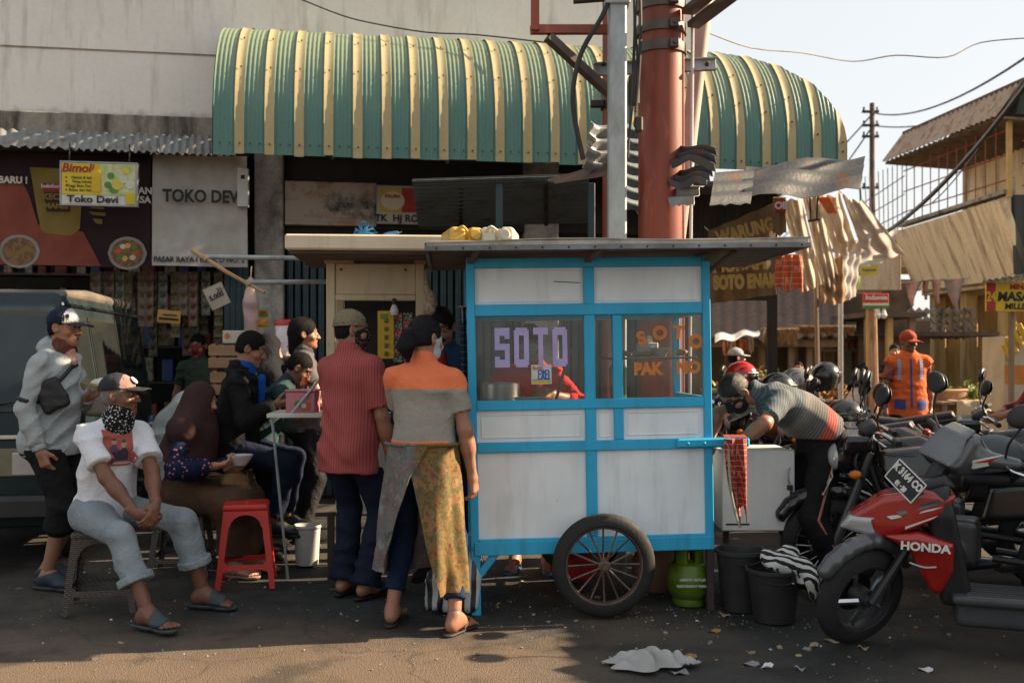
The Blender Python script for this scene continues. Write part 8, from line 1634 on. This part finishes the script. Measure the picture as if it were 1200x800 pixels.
def plate(t, c, rot, rows, w=.25, h=.13):
    m = MB(); m.box(c, (.006, w, h), rot, .002); p = m.build('number_plate', M_BLK, t); c = V(c)
    for lo in ((0, h / 2 - .004), (0, -h / 2 + .004)): m = MB(); m.box(c + rot @ V(.004, 0, lo[1]), (.004, w - .004, .006), rot); m.build('plate_rim', MW_T, p)
    for q in (-1, 1): m = MB(); m.box(c + rot @ V(.004, q * (w / 2 - .003), 0), (.004, .006, h - .01), rot); m.build('plate_rim', MW_T, p)
    for s_, dz, sz in rows: text(s_, sz, p, MW_T, c + rot @ V(.0045, 0, dz), rot @ RZ(R(90)) @ RX(R(90)), bold=.0025, ext=.001, sx=.92)
def steerer(t, pivot, ang):
    """matrix that turns front-end points about the steering axis"""
    ax = V(-.42, 0, 1).normalized(); Rm = Matrix.Rotation(ang, 3, ax); pv = V(pivot); return lambda p: pv + Rm @ (V(p) - pv), Rm
def scooter(label, loc_, rz, steer=.5):
    t = thing('scooter', label, 'scooter', loc_, rz, 'parked motorbikes'); S, Rm = steerer(t, (.50, 0, .60), steer)
    YW = RX(R(90)); wc = S((.74, 0, .25)); spoked(t, 'front_wheel', wc, .25, .085, Rm @ YW, 5, mat('alloy_dark', (.09, .09, .095), .4, .6), CHROME, .05, .016, .10, 0); spoked(t, 'rear_wheel', (-.645, 0, .25), .25, .095, YW, 5, mat('alloy_dark', 0), None, .06, .02, 0, 0)
    for sg in (-1, 1): m = MB(); m.tube([S((.74, sg * .075, .25)), S((.52, sg * .07, .56)), S((.47, sg * .04, .68))], [.024, .021, .02], 8); m.build('fork_leg', BPL, t)
    D = SDF()
    for i in range(9): a = R(38 + i * 12.5); D.cone(S((.74 + .285 * math.cos(a), 0, .25 + .285 * math.sin(a))), S((.74 + .285 * math.cos(a + .2), 0, .25 + .285 * math.sin(a + .2))), .040, .042, .02)
    D.cone(S((.74, -.09, .25)), S((.74, .09, .25)), .262, .262, .004, 2, 's'); D.cone(S((.52, -.07, .46)), S((.50, -.06, .58)), .045, .04, .03); D.cone(S((.52, .07, .46)), S((.50, .06, .58)), .045, .04, .03); sdf_obj('front_fender', D, .009, GPNT, t)
    # nose
    wf = lambda x, z: .165 - .30 * np.maximum(0, x - .50) - .12 * np.maximum(0, .60 - z)
    D = SDF(); D.poly([(.80, .56), (.76, .64), (.62, .735), (.44, .775), (.30, .75), (.34, .66), (.50, .575), (.66, .515)], .17, r=.03, wfn=wf); nose = sdf_obj('nose_cowl', D, .0095, RPNT, t)
    D = SDF(); D.poly([(.70, .66), (.60, .735), (.46, .80), (.34, .84), (.30, .78), (.44, .74), (.58, .69)], .105, r=.03, wfn=lambda x, z: .11 - .12 * np.maximum(0, x - .5)); sdf_obj('nose_top', D, .009, BPL, t)
    for sg in (-1, 1):
        D = SDF(); D.poly([(.815, .565), (.77, .63), (.58, .635), (.54, .60), (.66, .53)], .1, r=.02, wfn=lambda x, z: wf(x, z) + .006); D.box((.65, -sg * .12, .6), (.3, .10, .3), None, .005, .004, 's'); D.box((.65, sg * .3, .6), (.3, .145 - .0, .3), None, .005, .004, 'u') if False else None; sdf_obj('headlight', D, .0075, LENS, t)
        m = MB(); q = sg; yv = lambda x, z: q * (float(wf(np.array(x), np.array(z))) + .004)
        for pts, mt in (([(.56, .665), (.38, .735), (.36, .72), (.54, .65)], GPNT), ([(.60, .640), (.36, .700), (.40, .683), (.58, .628)], MW_T), ([(.52, .60), (.38, .66), (.40, .645), (.52, .588)], MW_T)):
            m = MB(); m.prism(pts, .004, lambda u, v, w: (u, yv(u, v) + q * w, v)); m.build('decal', mt, nose)
    # leg shield with the red lower panel
    D = SDF(); D.poly([(.44, .76), (.33, .80), (.23, .30), (.25, .21), (.36, .23), (.40, .50)], .19, r=.03, wfn=lambda x, z: .07 + .095 * np.clip((z - .2) / .45, 0, 1) - .03 * np.clip((x - .36) / .1, 0, 1)); sdf_obj('leg_shield', D, .011, BPL, t)
    D = SDF(); D.poly([(.62, .55), (.50, .48), (.41, .29), (.36, .28), (.31, .40), (.31, .53), (.46, .58)], .19, r=.03, wfn=lambda x, z: .10 + .085 * np.clip((z - .28) / .25, 0, 1) - .22 * np.maximum(0, x - .44)); lp = sdf_obj('lower_panel', D, .0095, RPNT, t)
    for sg in (-1, 1):
        rot = RZ(R(180) if sg > 0 else 0) @ UPRIGHT; text('HONDA', .052, lp, MW_T, (.435, sg * .189, .512), RZ(sg * -.2) @ rot @ RX(R(-14)), bold=.002, ext=.003, sx=1.1)
        m = MB(); m.tube(cat_path([(.50, sg * .135, .43), (.44, sg * .15, .415), (.385, sg * .152, .42)], 4), .004, 5); m.build('decal', MW_T, lp)
    D = SDF(); D.box((.06, 0, .275), (.26, .165, .022), None, .015, .01); D.box((.0, 0, .20), (.30, .11, .06), None, .03, .02); sdf_obj('floorboard', D, .011, mat('floor_grey', (.05, .052, .055), .5), t)
    for i in range(7): m = MB(); m.b2((-.14, -.12 + i * .04 - .006, .296), (.26, -.12 + i * .04 + .006, .302), .002); m.build('floor_rib', mat('floor_grey', 0), t)
    D = SDF(); D.poly([(-.10, .26), (-.12, .66), (-.30, .72), (-.98, .76), (-1.06, .66), (-.80, .50), (-.42, .40), (-.30, .26)], .16, r=.04, wfn=lambda x, z: .10 + .065 * np.clip((z - .25) / .3, 0, 1) - .05 * np.clip(-x - .6, 0, 1)); rb = sdf_obj('rear_body', D, .012, BPNT, t)
    for sg in (-1, 1): D = SDF(); D.poly([(-.20, .46), (-.30, .52), (-.95, .70), (-1.0, .65), (-.7, .54), (-.36, .42)], .17, r=.02, wfn=lambda x, z: .158 - .05 * np.clip(-x - .6, 0, 1)); D.box((-.6, -sg * .15, .55), (.6, .15, .4), None, .005, .004, 's'); sdf_obj('side_panel', D, .011, RPNT, t)
    D = SDF(); D.poly([(-.05, .70), (-.08, .765), (-.32, .775), (-.55, .80), (-.98, .85), (-1.02, .78), (-.5, .70)], .15, r=.04, wfn=lambda x, z: .135 + .02 * np.sin(np.clip(-x, 0, 1) * 3)); sdf_obj('seat', D, .011, SEATM, t)
    m = MB(); m.tube(cat_path([(-.92, .12, .80), (-1.12, .10, .86), (-1.12, -.10, .86), (-.92, -.12, .80)], 5), .012, 6); m.build('grab_rail', BPL, t); D = SDF(); D.ell((-1.06, 0, .70), (.04, .09, .05), None, .01); sdf_obj('tail_light', D, .01, mat('lens_red', (.4, .01, .01), .2), t)
    D = SDF(); D.box((-.5, .10, .27), (.24, .055, .08), None, .03, .02); D.cone((-.645, .09, .25), (-.645, .16, .25), .1, .08, .02); sdf_obj('engine', D, .012, DENG, t); D = SDF(); D.cone((-.30, -.14, .22), (-.95, -.16, .34), .045, .06, .02); sdf_obj('muffler', D, .012, BPL, t)
    m = MB(); m.tube([(-.02, .10, .20), (-.10, .24, .0)], .009, 6); m.box((-.11, .25, .004), (.05, .03, .008)); m.build('side_stand', BPL, t)
    # handlebar cowl
    D = SDF(); m = MB(); m.tube([(.44, 0, .72), S((.30, 0, .92))], .045, 10); m.build('steering_stem', BPL, t); S0 = S; S = lambda p: S0(V(p) + V(-.13, 0, -.02)); c0 = S((0, 0, 0))
    D.poly([(.46, .86), (.52, .92), (.40, 1.045), (.335, 1.05), (.30, .98), (.30, .87)], .12, c=c0, rot=Rm, r=.03, wfn=lambda x, z: .115 - .16 * np.clip(z - .93, 0, 1)); D.cone(S((.36, -.05, .935)), S((.27, -.24, .955)), .05, .028, .04); D.cone(S((.36, .05, .935)), S((.27, .24, .955)), .05, .028, .04); hcw = sdf_obj('handlebar_cowl', D, .0095, GPNT, t)
    D = SDF(); D.poly([(.475, .885), (.535, .93), (.43, 1.055), (.36, 1.075), (.355, 1.06), (.42, 1.03)], .1, c=c0, rot=Rm, r=.012, wfn=lambda x, z: .105 - .30 * np.clip(z - .96, 0, 1)); sdf_obj('visor', D, .0085, mat('visor_grey', (.16, .165, .17), .3), t)
    for sg in (-1, 1):
        m = MB(); m.prism([(.44, .93), (.31, .985), (.29, .955), (.40, .905)], .006, lambda u, v, w: S((u, sg * (.085 + (.44 - u) * .75 + w), v + .0))); m.build('white_panel', MW_T, hcw); m = MB(); m.prism([(.40, .938), (.33, .972), (.33, .955)], .005, lambda u, v, w: S((u, sg * (.092 + (.44 - u) * .75 + w), v + .0))); m.build('red_decal', RPNT, hcw)
        m = MB(); m.tube([S((.27, sg * .22, .955)), S((.215, sg * .36, .95))], .018, 10); m.build('grip', BPL, t); m = MB(); m.tube(cat_path([S((.31, sg * .22, .945)), S((.32, sg * .28, .94)), S((.27, sg * .38, .93))], 4), .006, 6); m.build('brake_lever', CHROME, t)
        mirror(t, S((.30, sg * .20, .97)), S((.30, sg * .26, 1.15)), sg, steer)
    plate(t, S((.70, .02, .85)), Rm @ RY(R(-30)) @ RX(R(-14)), (('K 3164 CO', .02, .048), ('01 \u00b7 20', -.034, .03)), .22, .115)
    return t
def motorbike(label, loc_, rz, steer=.35):
    t = thing('motorbike', label, 'motorbike', loc_, rz, 'parked motorbikes'); S, Rm = steerer(t, (.45, 0, .75), steer); YW = RX(R(90)); wc = S((.64, 0, .29)); SP = mat('spoke_chrome', (.5, .5, .5), .3, .9)
    spoked(t, 'front_wheel', wc, .29, .08, Rm @ YW, 20, CHROME, SP, .045, .0035, .11, 0); spoked(t, 'rear_wheel', (-.62, 0, .29), .29, .09, YW, 20, CHROME, SP, .06, .0035, 0, 0)
    for sg in (-1, 1): m = MB(); m.tube([S((.64, sg * .08, .29)), S((.53, sg * .08, .58)), S((.43, sg * .08, .86))], [.027, .026, .02], 10); m.build('fork_leg', DENG if sg > 0 else BPL, t)
    D = SDF()
    for i in range(9): a = R(35 + i * 13); D.cone(S((.64 + .325 * math.cos(a), 0, .29 + .325 * math.sin(a))), S((.64 + .325 * math.cos(a + .2), 0, .29 + .325 * math.sin(a + .2))), .05, .052, .02)
    D.cone(S((.64, -.09, .29)), S((.64, .09, .29)), .305, .305, .004, 2, 's'); sdf_obj('front_fender', D, .010, BPNT, t)
    D = SDF(); D.ell(S((.56, 0, .82)), (.09, .10, .10), Rm, .02); D.box(S((.50, 0, .91)), (.08, .12, .05), Rm, .03, .04); hl = sdf_obj('headlight_cowl', D, .010, BPNT, t); D = SDF(); D.ell(S((.60, 0, .82)), (.062, .085, .082), Rm, .01); sdf_obj('headlight', D, .009, LENS, t)
    D = SDF(); D.poly([(.34, .70), (.36, .86), (.10, .90), (-.14, .80), (-.10, .66), (.15, .60)], .14, r=.05, wfn=lambda x, z: .13 - .12 * np.clip(z - .74, 0, 1)); sdf_obj('fuel_tank', D, .012, BPNT, t)
    D = SDF(); D.poly([(.0, .76), (-.10, .80), (-.42, .77), (-.92, .86), (-.95, .80), (-.5, .70), (-.1, .70)], .13, r=.04); sdf_obj('seat', D, .011, SEATM, t); D = SDF(); D.poly([(-.15, .50), (-.20, .70), (-.95, .82), (-1.05, .74), (-.6, .55)], .12, r=.03, wfn=lambda x, z: .115 - .05 * np.clip(-x - .5, 0, 1)); sdf_obj('tail_cowl', D, .012, BPNT, t)
    D = SDF(); D.box((.05, 0, .38), (.20, .12, .13), None, .04, .03); D.cone((.12, 0, .45), (.26, 0, .58), .08, .075, .03); D.cone((.0, -.16, .32), (.0, .16, .32), .09, .09, .02); sdf_obj('engine', D, .012, DENG, t)
    m = MB()
    for i in range(5): m.box((.17 + .025 * i, 0, .50 + .03 * i), (.19, .19, .008), RY(R(-48)))
    m.build('cooling_fins', DENG, t)['kind'] = 'stuff'
    m = MB(); m.tube([(.42, 0, .76), (.30, 0, .40), (.0, 0, .22), (-.25, 0, .28)], .025, 8); m.build('frame_tube', BPL, t)
    for sg in (-1, 1): m = MB(); m.tube([(-.22, sg * .12, .32), (-.62, sg * .12, .29)], .02, 8); m.build('swingarm', BPL, t); m = MB(); m.tube([(-.58, sg * .13, .32), (-.48, sg * .13, .66)], [.03, .025], 10); m.build('shock', CHROME, t)
    D = SDF(); D.cone((.2, -.15, .26), (-.25, -.17, .24), .025, .03, .02); D.cone((-.25, -.17, .24), (-.85, -.19, .36), .05, .055, .02); sdf_obj('exhaust', D, .011, mat('exhaust_steel', (.3, .28, .26), .3, .9), t)
    m = MB(); m.tube(cat_path([S((.34, .38, .98)), S((.40, .22, 1.0)), S((.43, 0, .95)), S((.40, -.22, 1.0)), S((.34, -.38, .98))], 5), .012, 8); m.build('handlebar', CHROME, t); D = SDF(); D.box(S((.43, 0, .985)), (.05, .09, .03), Rm @ RY(.5), .02, .01); sdf_obj('dash', D, .01, BPL, t)
    for sg in (-1, 1):
        m = MB(); m.tube([S((.37, sg * .26, .992)), S((.335, sg * .40, .978))], .018, 10); m.build('grip', BPL, t); m = MB(); m.tube(cat_path([S((.43, sg * .2, .985)), S((.44, sg * .28, .98)), S((.40, sg * .40, .96))], 4), .006, 6); m.build('brake_lever', CHROME, t); mirror(t, S((.40, sg * .21, 1.0)), S((.40, sg * .30, 1.17)), sg, steer)
        D = SDF(); D.ell(S((.53, sg * .19, .76)), (.035, .03, .025), Rm, .01); sdf_obj('indicator', D, .007, AMB, t); m = MB(); m.tube([S((.51, sg * .08, .76)), S((.53, sg * .17, .76))], .008, 6); m.build('indicator_stalk', BPL, t)
        m = MB(); m.tube([(-.05, sg * .1, .26), (-.02, sg * .26, .25)], .013, 8); m.build('foot_peg', BPL, t)
    m = MB(); m.tube(cat_path([S((.46, .05, .93)), S((.52, .12, .80)), S((.42, .08, .62))], 5), .008, 6); m.build('brake_cable', BPL, t); m = MB(); m.tube(cat_path([S((.46, -.05, .93)), S((.54, -.13, .84)), S((.42, -.06, .60))], 5), .007, 6); m.build('clutch_cable', BPL, t)
    plate(t, S((.66, .0, .69)), Rm @ RY(R(-25)) @ RX(R(-8)), (('AB 4037 XE', .018, .05), ('08 \u00b7 21', -.036, .034)), .25, .13)
    m = MB(); m.tube([(.0, .10, .24), (-.06, .27, .0)], .010, 6); m.build('side_stand', BPL, t)
    D = SDF(); D.ell((-1.04, 0, .76), (.04, .07, .04), None, .01); sdf_obj('tail_light', D, .01, mat('lens_red', (.4, .01, .01), .2), t)
    m = MB(); m.box((-1.02, 0, .60), (.02, .14, .28), RY(.25), .005); m.build('mudguard', BPL, t)
    return t
scooter('red and grey scooter with black trim and a grey visor, nearest the buckets', (2.37, 4.60, 0), R(160), .78)
mb = motorbike('black motorbike standing directly behind the red scooter', (2.42, 5.50, 0), R(150), .35)
for lab, x, y, a in (('second black motorbike from the red scooter, hidden behind its neighbour', 2.66, 6.22, 152), ('black motorbike carrying the green topped helmet', 2.84, 6.95, 149), ('black motorbike carrying the silver visored helmet', 2.76, 7.85, 151), ('black motorbike carrying the helmet with the flag sticker', 2.52, 8.75, 153), ('black motorbike carrying the red helmet', 2.42, 9.6, 150), ('farthest black motorbike with a round black helmet on its mirror', 3.55, 10.3, 155), ('black motorbike parked beside the rider in batik', 3.7, 6.9, 140)):
    o = copy_tree(mb); o['label'] = lab; o.location = (x, y, 0); o.rotation_euler = (0, 0, R(a))
def helmet(label, p, rz, mt, vis=None, stripe=None, r=1.0, pitch=0.0, sticker=False, half=False):
    t = thing('helmet', label, 'helmet', p, rz, 'helmets left on the motorbikes', rx=0, ry=pitch); D = SDF(); D.ell((0, 0, .02), (.150 * r, .128 * r, .135 * r), None, .01); D.cone((-.01, 0, .0), (-.015, 0, -.10), .125 * r, .115 * r, .04)
    if half: D.clips = []; D.clip((0, 0, -.02), (.15, 0, -1))
    else: D.clip((0, 0, -.115), (.25, 0, -1)); D.box((.17, 0, -.06), (.10, .2, .085), None, .03, .02, 's')
    D.ell((0, 0, -.02), (.122 * r, .102 * r, .115 * r), None, .01, 's'); sh_ = sdf_obj('shell', D, .0085, mt, t)
    D = SDF(); D.ell((.0, 0, .012), (.160 * r, .134 * r, .125 * r), None, .01); D.ell((0, 0, .012), (.154 * r, .128 * r, .12 * r), None, .002, 's'); D.clip((.065, 0, 0), (-1, 0, .15)); D.clip((0, 0, .055), (0, 0, 1)); D.clip((0, 0, -.085), (0, 0, -1)); sdf_obj('visor', D, .0065, vis or mat('visor_smoke', (.02, .02, .022), .12, fine=0), t)
    m = MB(); m.tube([(.16 * r * math.cos(a) - .005, .136 * r * math.sin(a), -.018 if half else .05) for a in [-1.2 + 2.4 * i / 12 for i in range(13)]], .007, 6); m.build('brow_trim', stripe or BPL, t)
    for sg in (-1, 1): m = MB(); m.lathe([(.018, 0), (.018, .008), (0, .01)], 12, (.03, sg * .131 * r, .02), RX(R(-90 * sg))); m.build('pivot', stripe or CHROME, t)
    if sticker:
        for i, mt2 in enumerate((M_BLK, MW_T, flat('flag_green', (.02, .2, .08)))): m = MB(); m.box((-.035, -.130 + .0, .012 - i * .013), (.075, .008, .0128), RX(-.12)); m.build('sticker', mt2, t)
        m = MB(); m.box((-.068, -.1345, -.001), (.018, .008, .038), RX(-.12)); m.build('sticker', flat('print_red', 0), t)
MTB = gloss('helmet_black', (.012, .012, .013), .25); helmet('glossy black helmet with a small flag sticker on its side', P(912, 458, 8.3), R(5), MTB, sticker=True); helmet('silver grey helmet with an open dark visor', P(934, 452, 8.6), R(-10), gloss('helmet_silver', (.24, .23, .22), .2, .4), stripe=gloss('paint_tan', (.4, .2, .1)))
helmet('bright red helmet resting behind the cart', P(869, 443, 9.2), R(-12), gloss('helmet_red', (.42, .012, .012), .18), stripe=CHROME); helmet('round black helmet farthest from the cart', P(968, 442, 9.9), R(20), MTB); helmet('black helmet with green top and a round yellow sticker', P(990, 492, 7.0), R(190), MTB, half=False, stripe=gloss('helmet_green', (.16, .2, .08)), r=.95)
helmet('matte dark grey half helmet on the motorbike seat', P(1166, 546, 5.35), R(-20), mat('helmet_matte', (.05, .056, .06), .5), half=True, r=1.12, vis=mat('visor_smoke', 0))
# ------------------------------------------------------------------ van
VT = mat('van_teal', (.010, .020, .024), .5, c2=(.016, .028, .032), spec=.25); VG_ = mat('van_glass', (.02, .024, .024), .1, fine=0, rv=0, spec=.35); VTRIM = mat('van_trim', (.02, .02, .021), .5)
van = thing('van', 'old dark teal minivan with dusty roof parked beside the provision shop', 'van', (-3.85, 7.82, 0), R(-81))
wfv = lambda x, z: .71 - .125 * np.clip((z - 1.0) / .85, 0, 1) - .05 * np.clip((x - 1.3) / .2, 0, 1)
D = SDF(); D.poly([(1.45, .28), (1.48, .75), (1.42, 1.02), (1.14, 1.70), (.98, 1.84), (.3, 1.89), (-1.2, 1.87), (-1.40, 1.76), (-1.46, 1.0), (-1.45, .28)], .72, r=.07, wfn=wfv)
for x in (.95, -.95):
    for sg in (-1, 1): D.cone((x, sg * .5, .30), (x, sg * .9, .30), .32, .32, .02, 2, 's')
ROOFD = mat('van_roof_dust', (.20, .165, .125), .45, c2=(.05, .055, .055), ns=2)
sdf_obj('body', D, .026, VT, van)
D = SDF(); D.poly([(1.0, 1.80), (.95, 1.86), (.3, 1.90), (-1.2, 1.885), (-1.38, 1.82), (-1.2, 1.80)], .6, r=.045, wfn=lambda x, z: .600 - .0 * x); sdf_obj('roof', D, .022, ROOFD, van)
def side_pane(nm, pts, mt, off=.006, th=.008, par=van):
    m = MB(); m.prism(pts, th, lambda u, v, w: (u, float(wfv(np.array(u), np.array(v))) + off - .004 + w, v)); return m.build(nm, mt, par)
for pts in ([(1.06, 1.06), (.98, 1.62), (.58, 1.66), (.55, 1.06)], [(.46, 1.06), (.47, 1.66), (-.30, 1.67), (-.30, 1.06)], [(-.38, 1.06), (-.38, 1.67), (-1.12, 1.66), (-1.24, 1.06)]):
    cx = sum(p[0] for p in pts) / 4; cz = sum(p[1] for p in pts) / 4; w_ = side_pane('window_frame', [(cx + (x - cx) * 1.07, cz + (z - cz) * 1.09) for x, z in pts], VTRIM, .002); side_pane('pane', pts, VG_, .008, .006, w_)
for x in (.52, -.34, -1.30): side_pane('door_gap', [(x, .40), (x, 1.75), (x + .012, 1.75), (x + .012, .40)], VTRIM, .001)
side_pane('side_moulding', [(1.40, .72), (1.40, .78), (-1.42, .78), (-1.42, .72)], VTRIM, .004); side_pane('door_handle', [(.66, .92), (.66, .96), (.56, .96), (.56, .92)], CHROME, .006, .02); side_pane('gutter', [(1.1, 1.745), (1.1, 1.765), (-1.35, 1.775), (-1.35, 1.755)], CHROME, .004, .014)
def front_pane(nm, y0, y1, s0, s1, mt, off, th=.01, par=van):
    a, b = V(1.415, 0, 1.03), V(1.145, 0, 1.695); n_ = V(b.z - a.z, 0, -(b.x - a.x)).normalized(); m = MB(); p0, p1 = a.lerp(b, s0), a.lerp(b, s1); q = [p0 + V(0, y0, 0), p0 + V(0, y1, 0), p1 + V(0, y1 * .93, 0), p1 + V(0, y0 * .93, 0)]
    m.add([p + n_ * off for p in q] + [p + n_ * (off + th) for p in q], [(0, 1, 2, 3), (7, 6, 5, 4), (0, 4, 5, 1), (1, 5, 6, 2), (2, 6, 7, 3), (3, 7, 4, 0)]); return m.build(nm, mt, par)
wsf = front_pane('windscreen_frame', -.60, .60, .0, 1.0, VTRIM, .001); front_pane('windscreen', -.565, .565, .06, .95, mat('windscreen_glass', (.02, .03, .036), .15, fine=0, rv=0, spec=.25), .010, .006, wsf)
m = MB(); m.tube([(1.44, .1, 1.06), (1.40, .42, 1.10), (1.36, .46, 1.25)], .008, 6); m.build('wiper', VTRIM, van); m = MB(); m.b2((1.468, -.62, .86), (1.482, .62, .885), .003); m.build('chrome_strip', CHROME, van); m = MB(); m.b2((1.465, -.6, .62), (1.488, .6, .80), .006); m.build('grille', mat('grille_tan', (.20, .18, .12), .5), van); m = MB(); m.b2((1.42, -.69, .34), (1.56, .69, .50), .03); m.build('bumper', VTRIM, van)
for sg in (-1, 1): m = MB(); m.box((1.485, sg * .5, .70), (.02, .2, .15), None, .01); m.build('headlight', LENS, van)
D = SDF(); D.box((1.16, .86, 1.10), (.04, .10, .115), RZ(-.2), .03, .01); mm = sdf_obj('wing_mirror', D, .010, mat('mirror_tan', (.24, .20, .155), .45, c2=(.18, .15, .12)), van); m = MB(); m.tube([(1.12, .66, 1.06), (1.15, .80, 1.06)], .02, 8); m.build('mirror_arm', VTRIM, mm); m = MB(); m.box((1.13, .85, 1.03), (.08, .17, .07), RZ(-.2), .02); m.build('mirror_base', VTRIM, mm)
for x in (.95, -.95):
    for sg in (-1, 1): w = spoked(van, 'wheel', (x, sg * .60, .29), .29, .16, RX(R(90)), 6, mat('alloy_dark', 0), None, .07, .018, 0, 0)
finish_text()
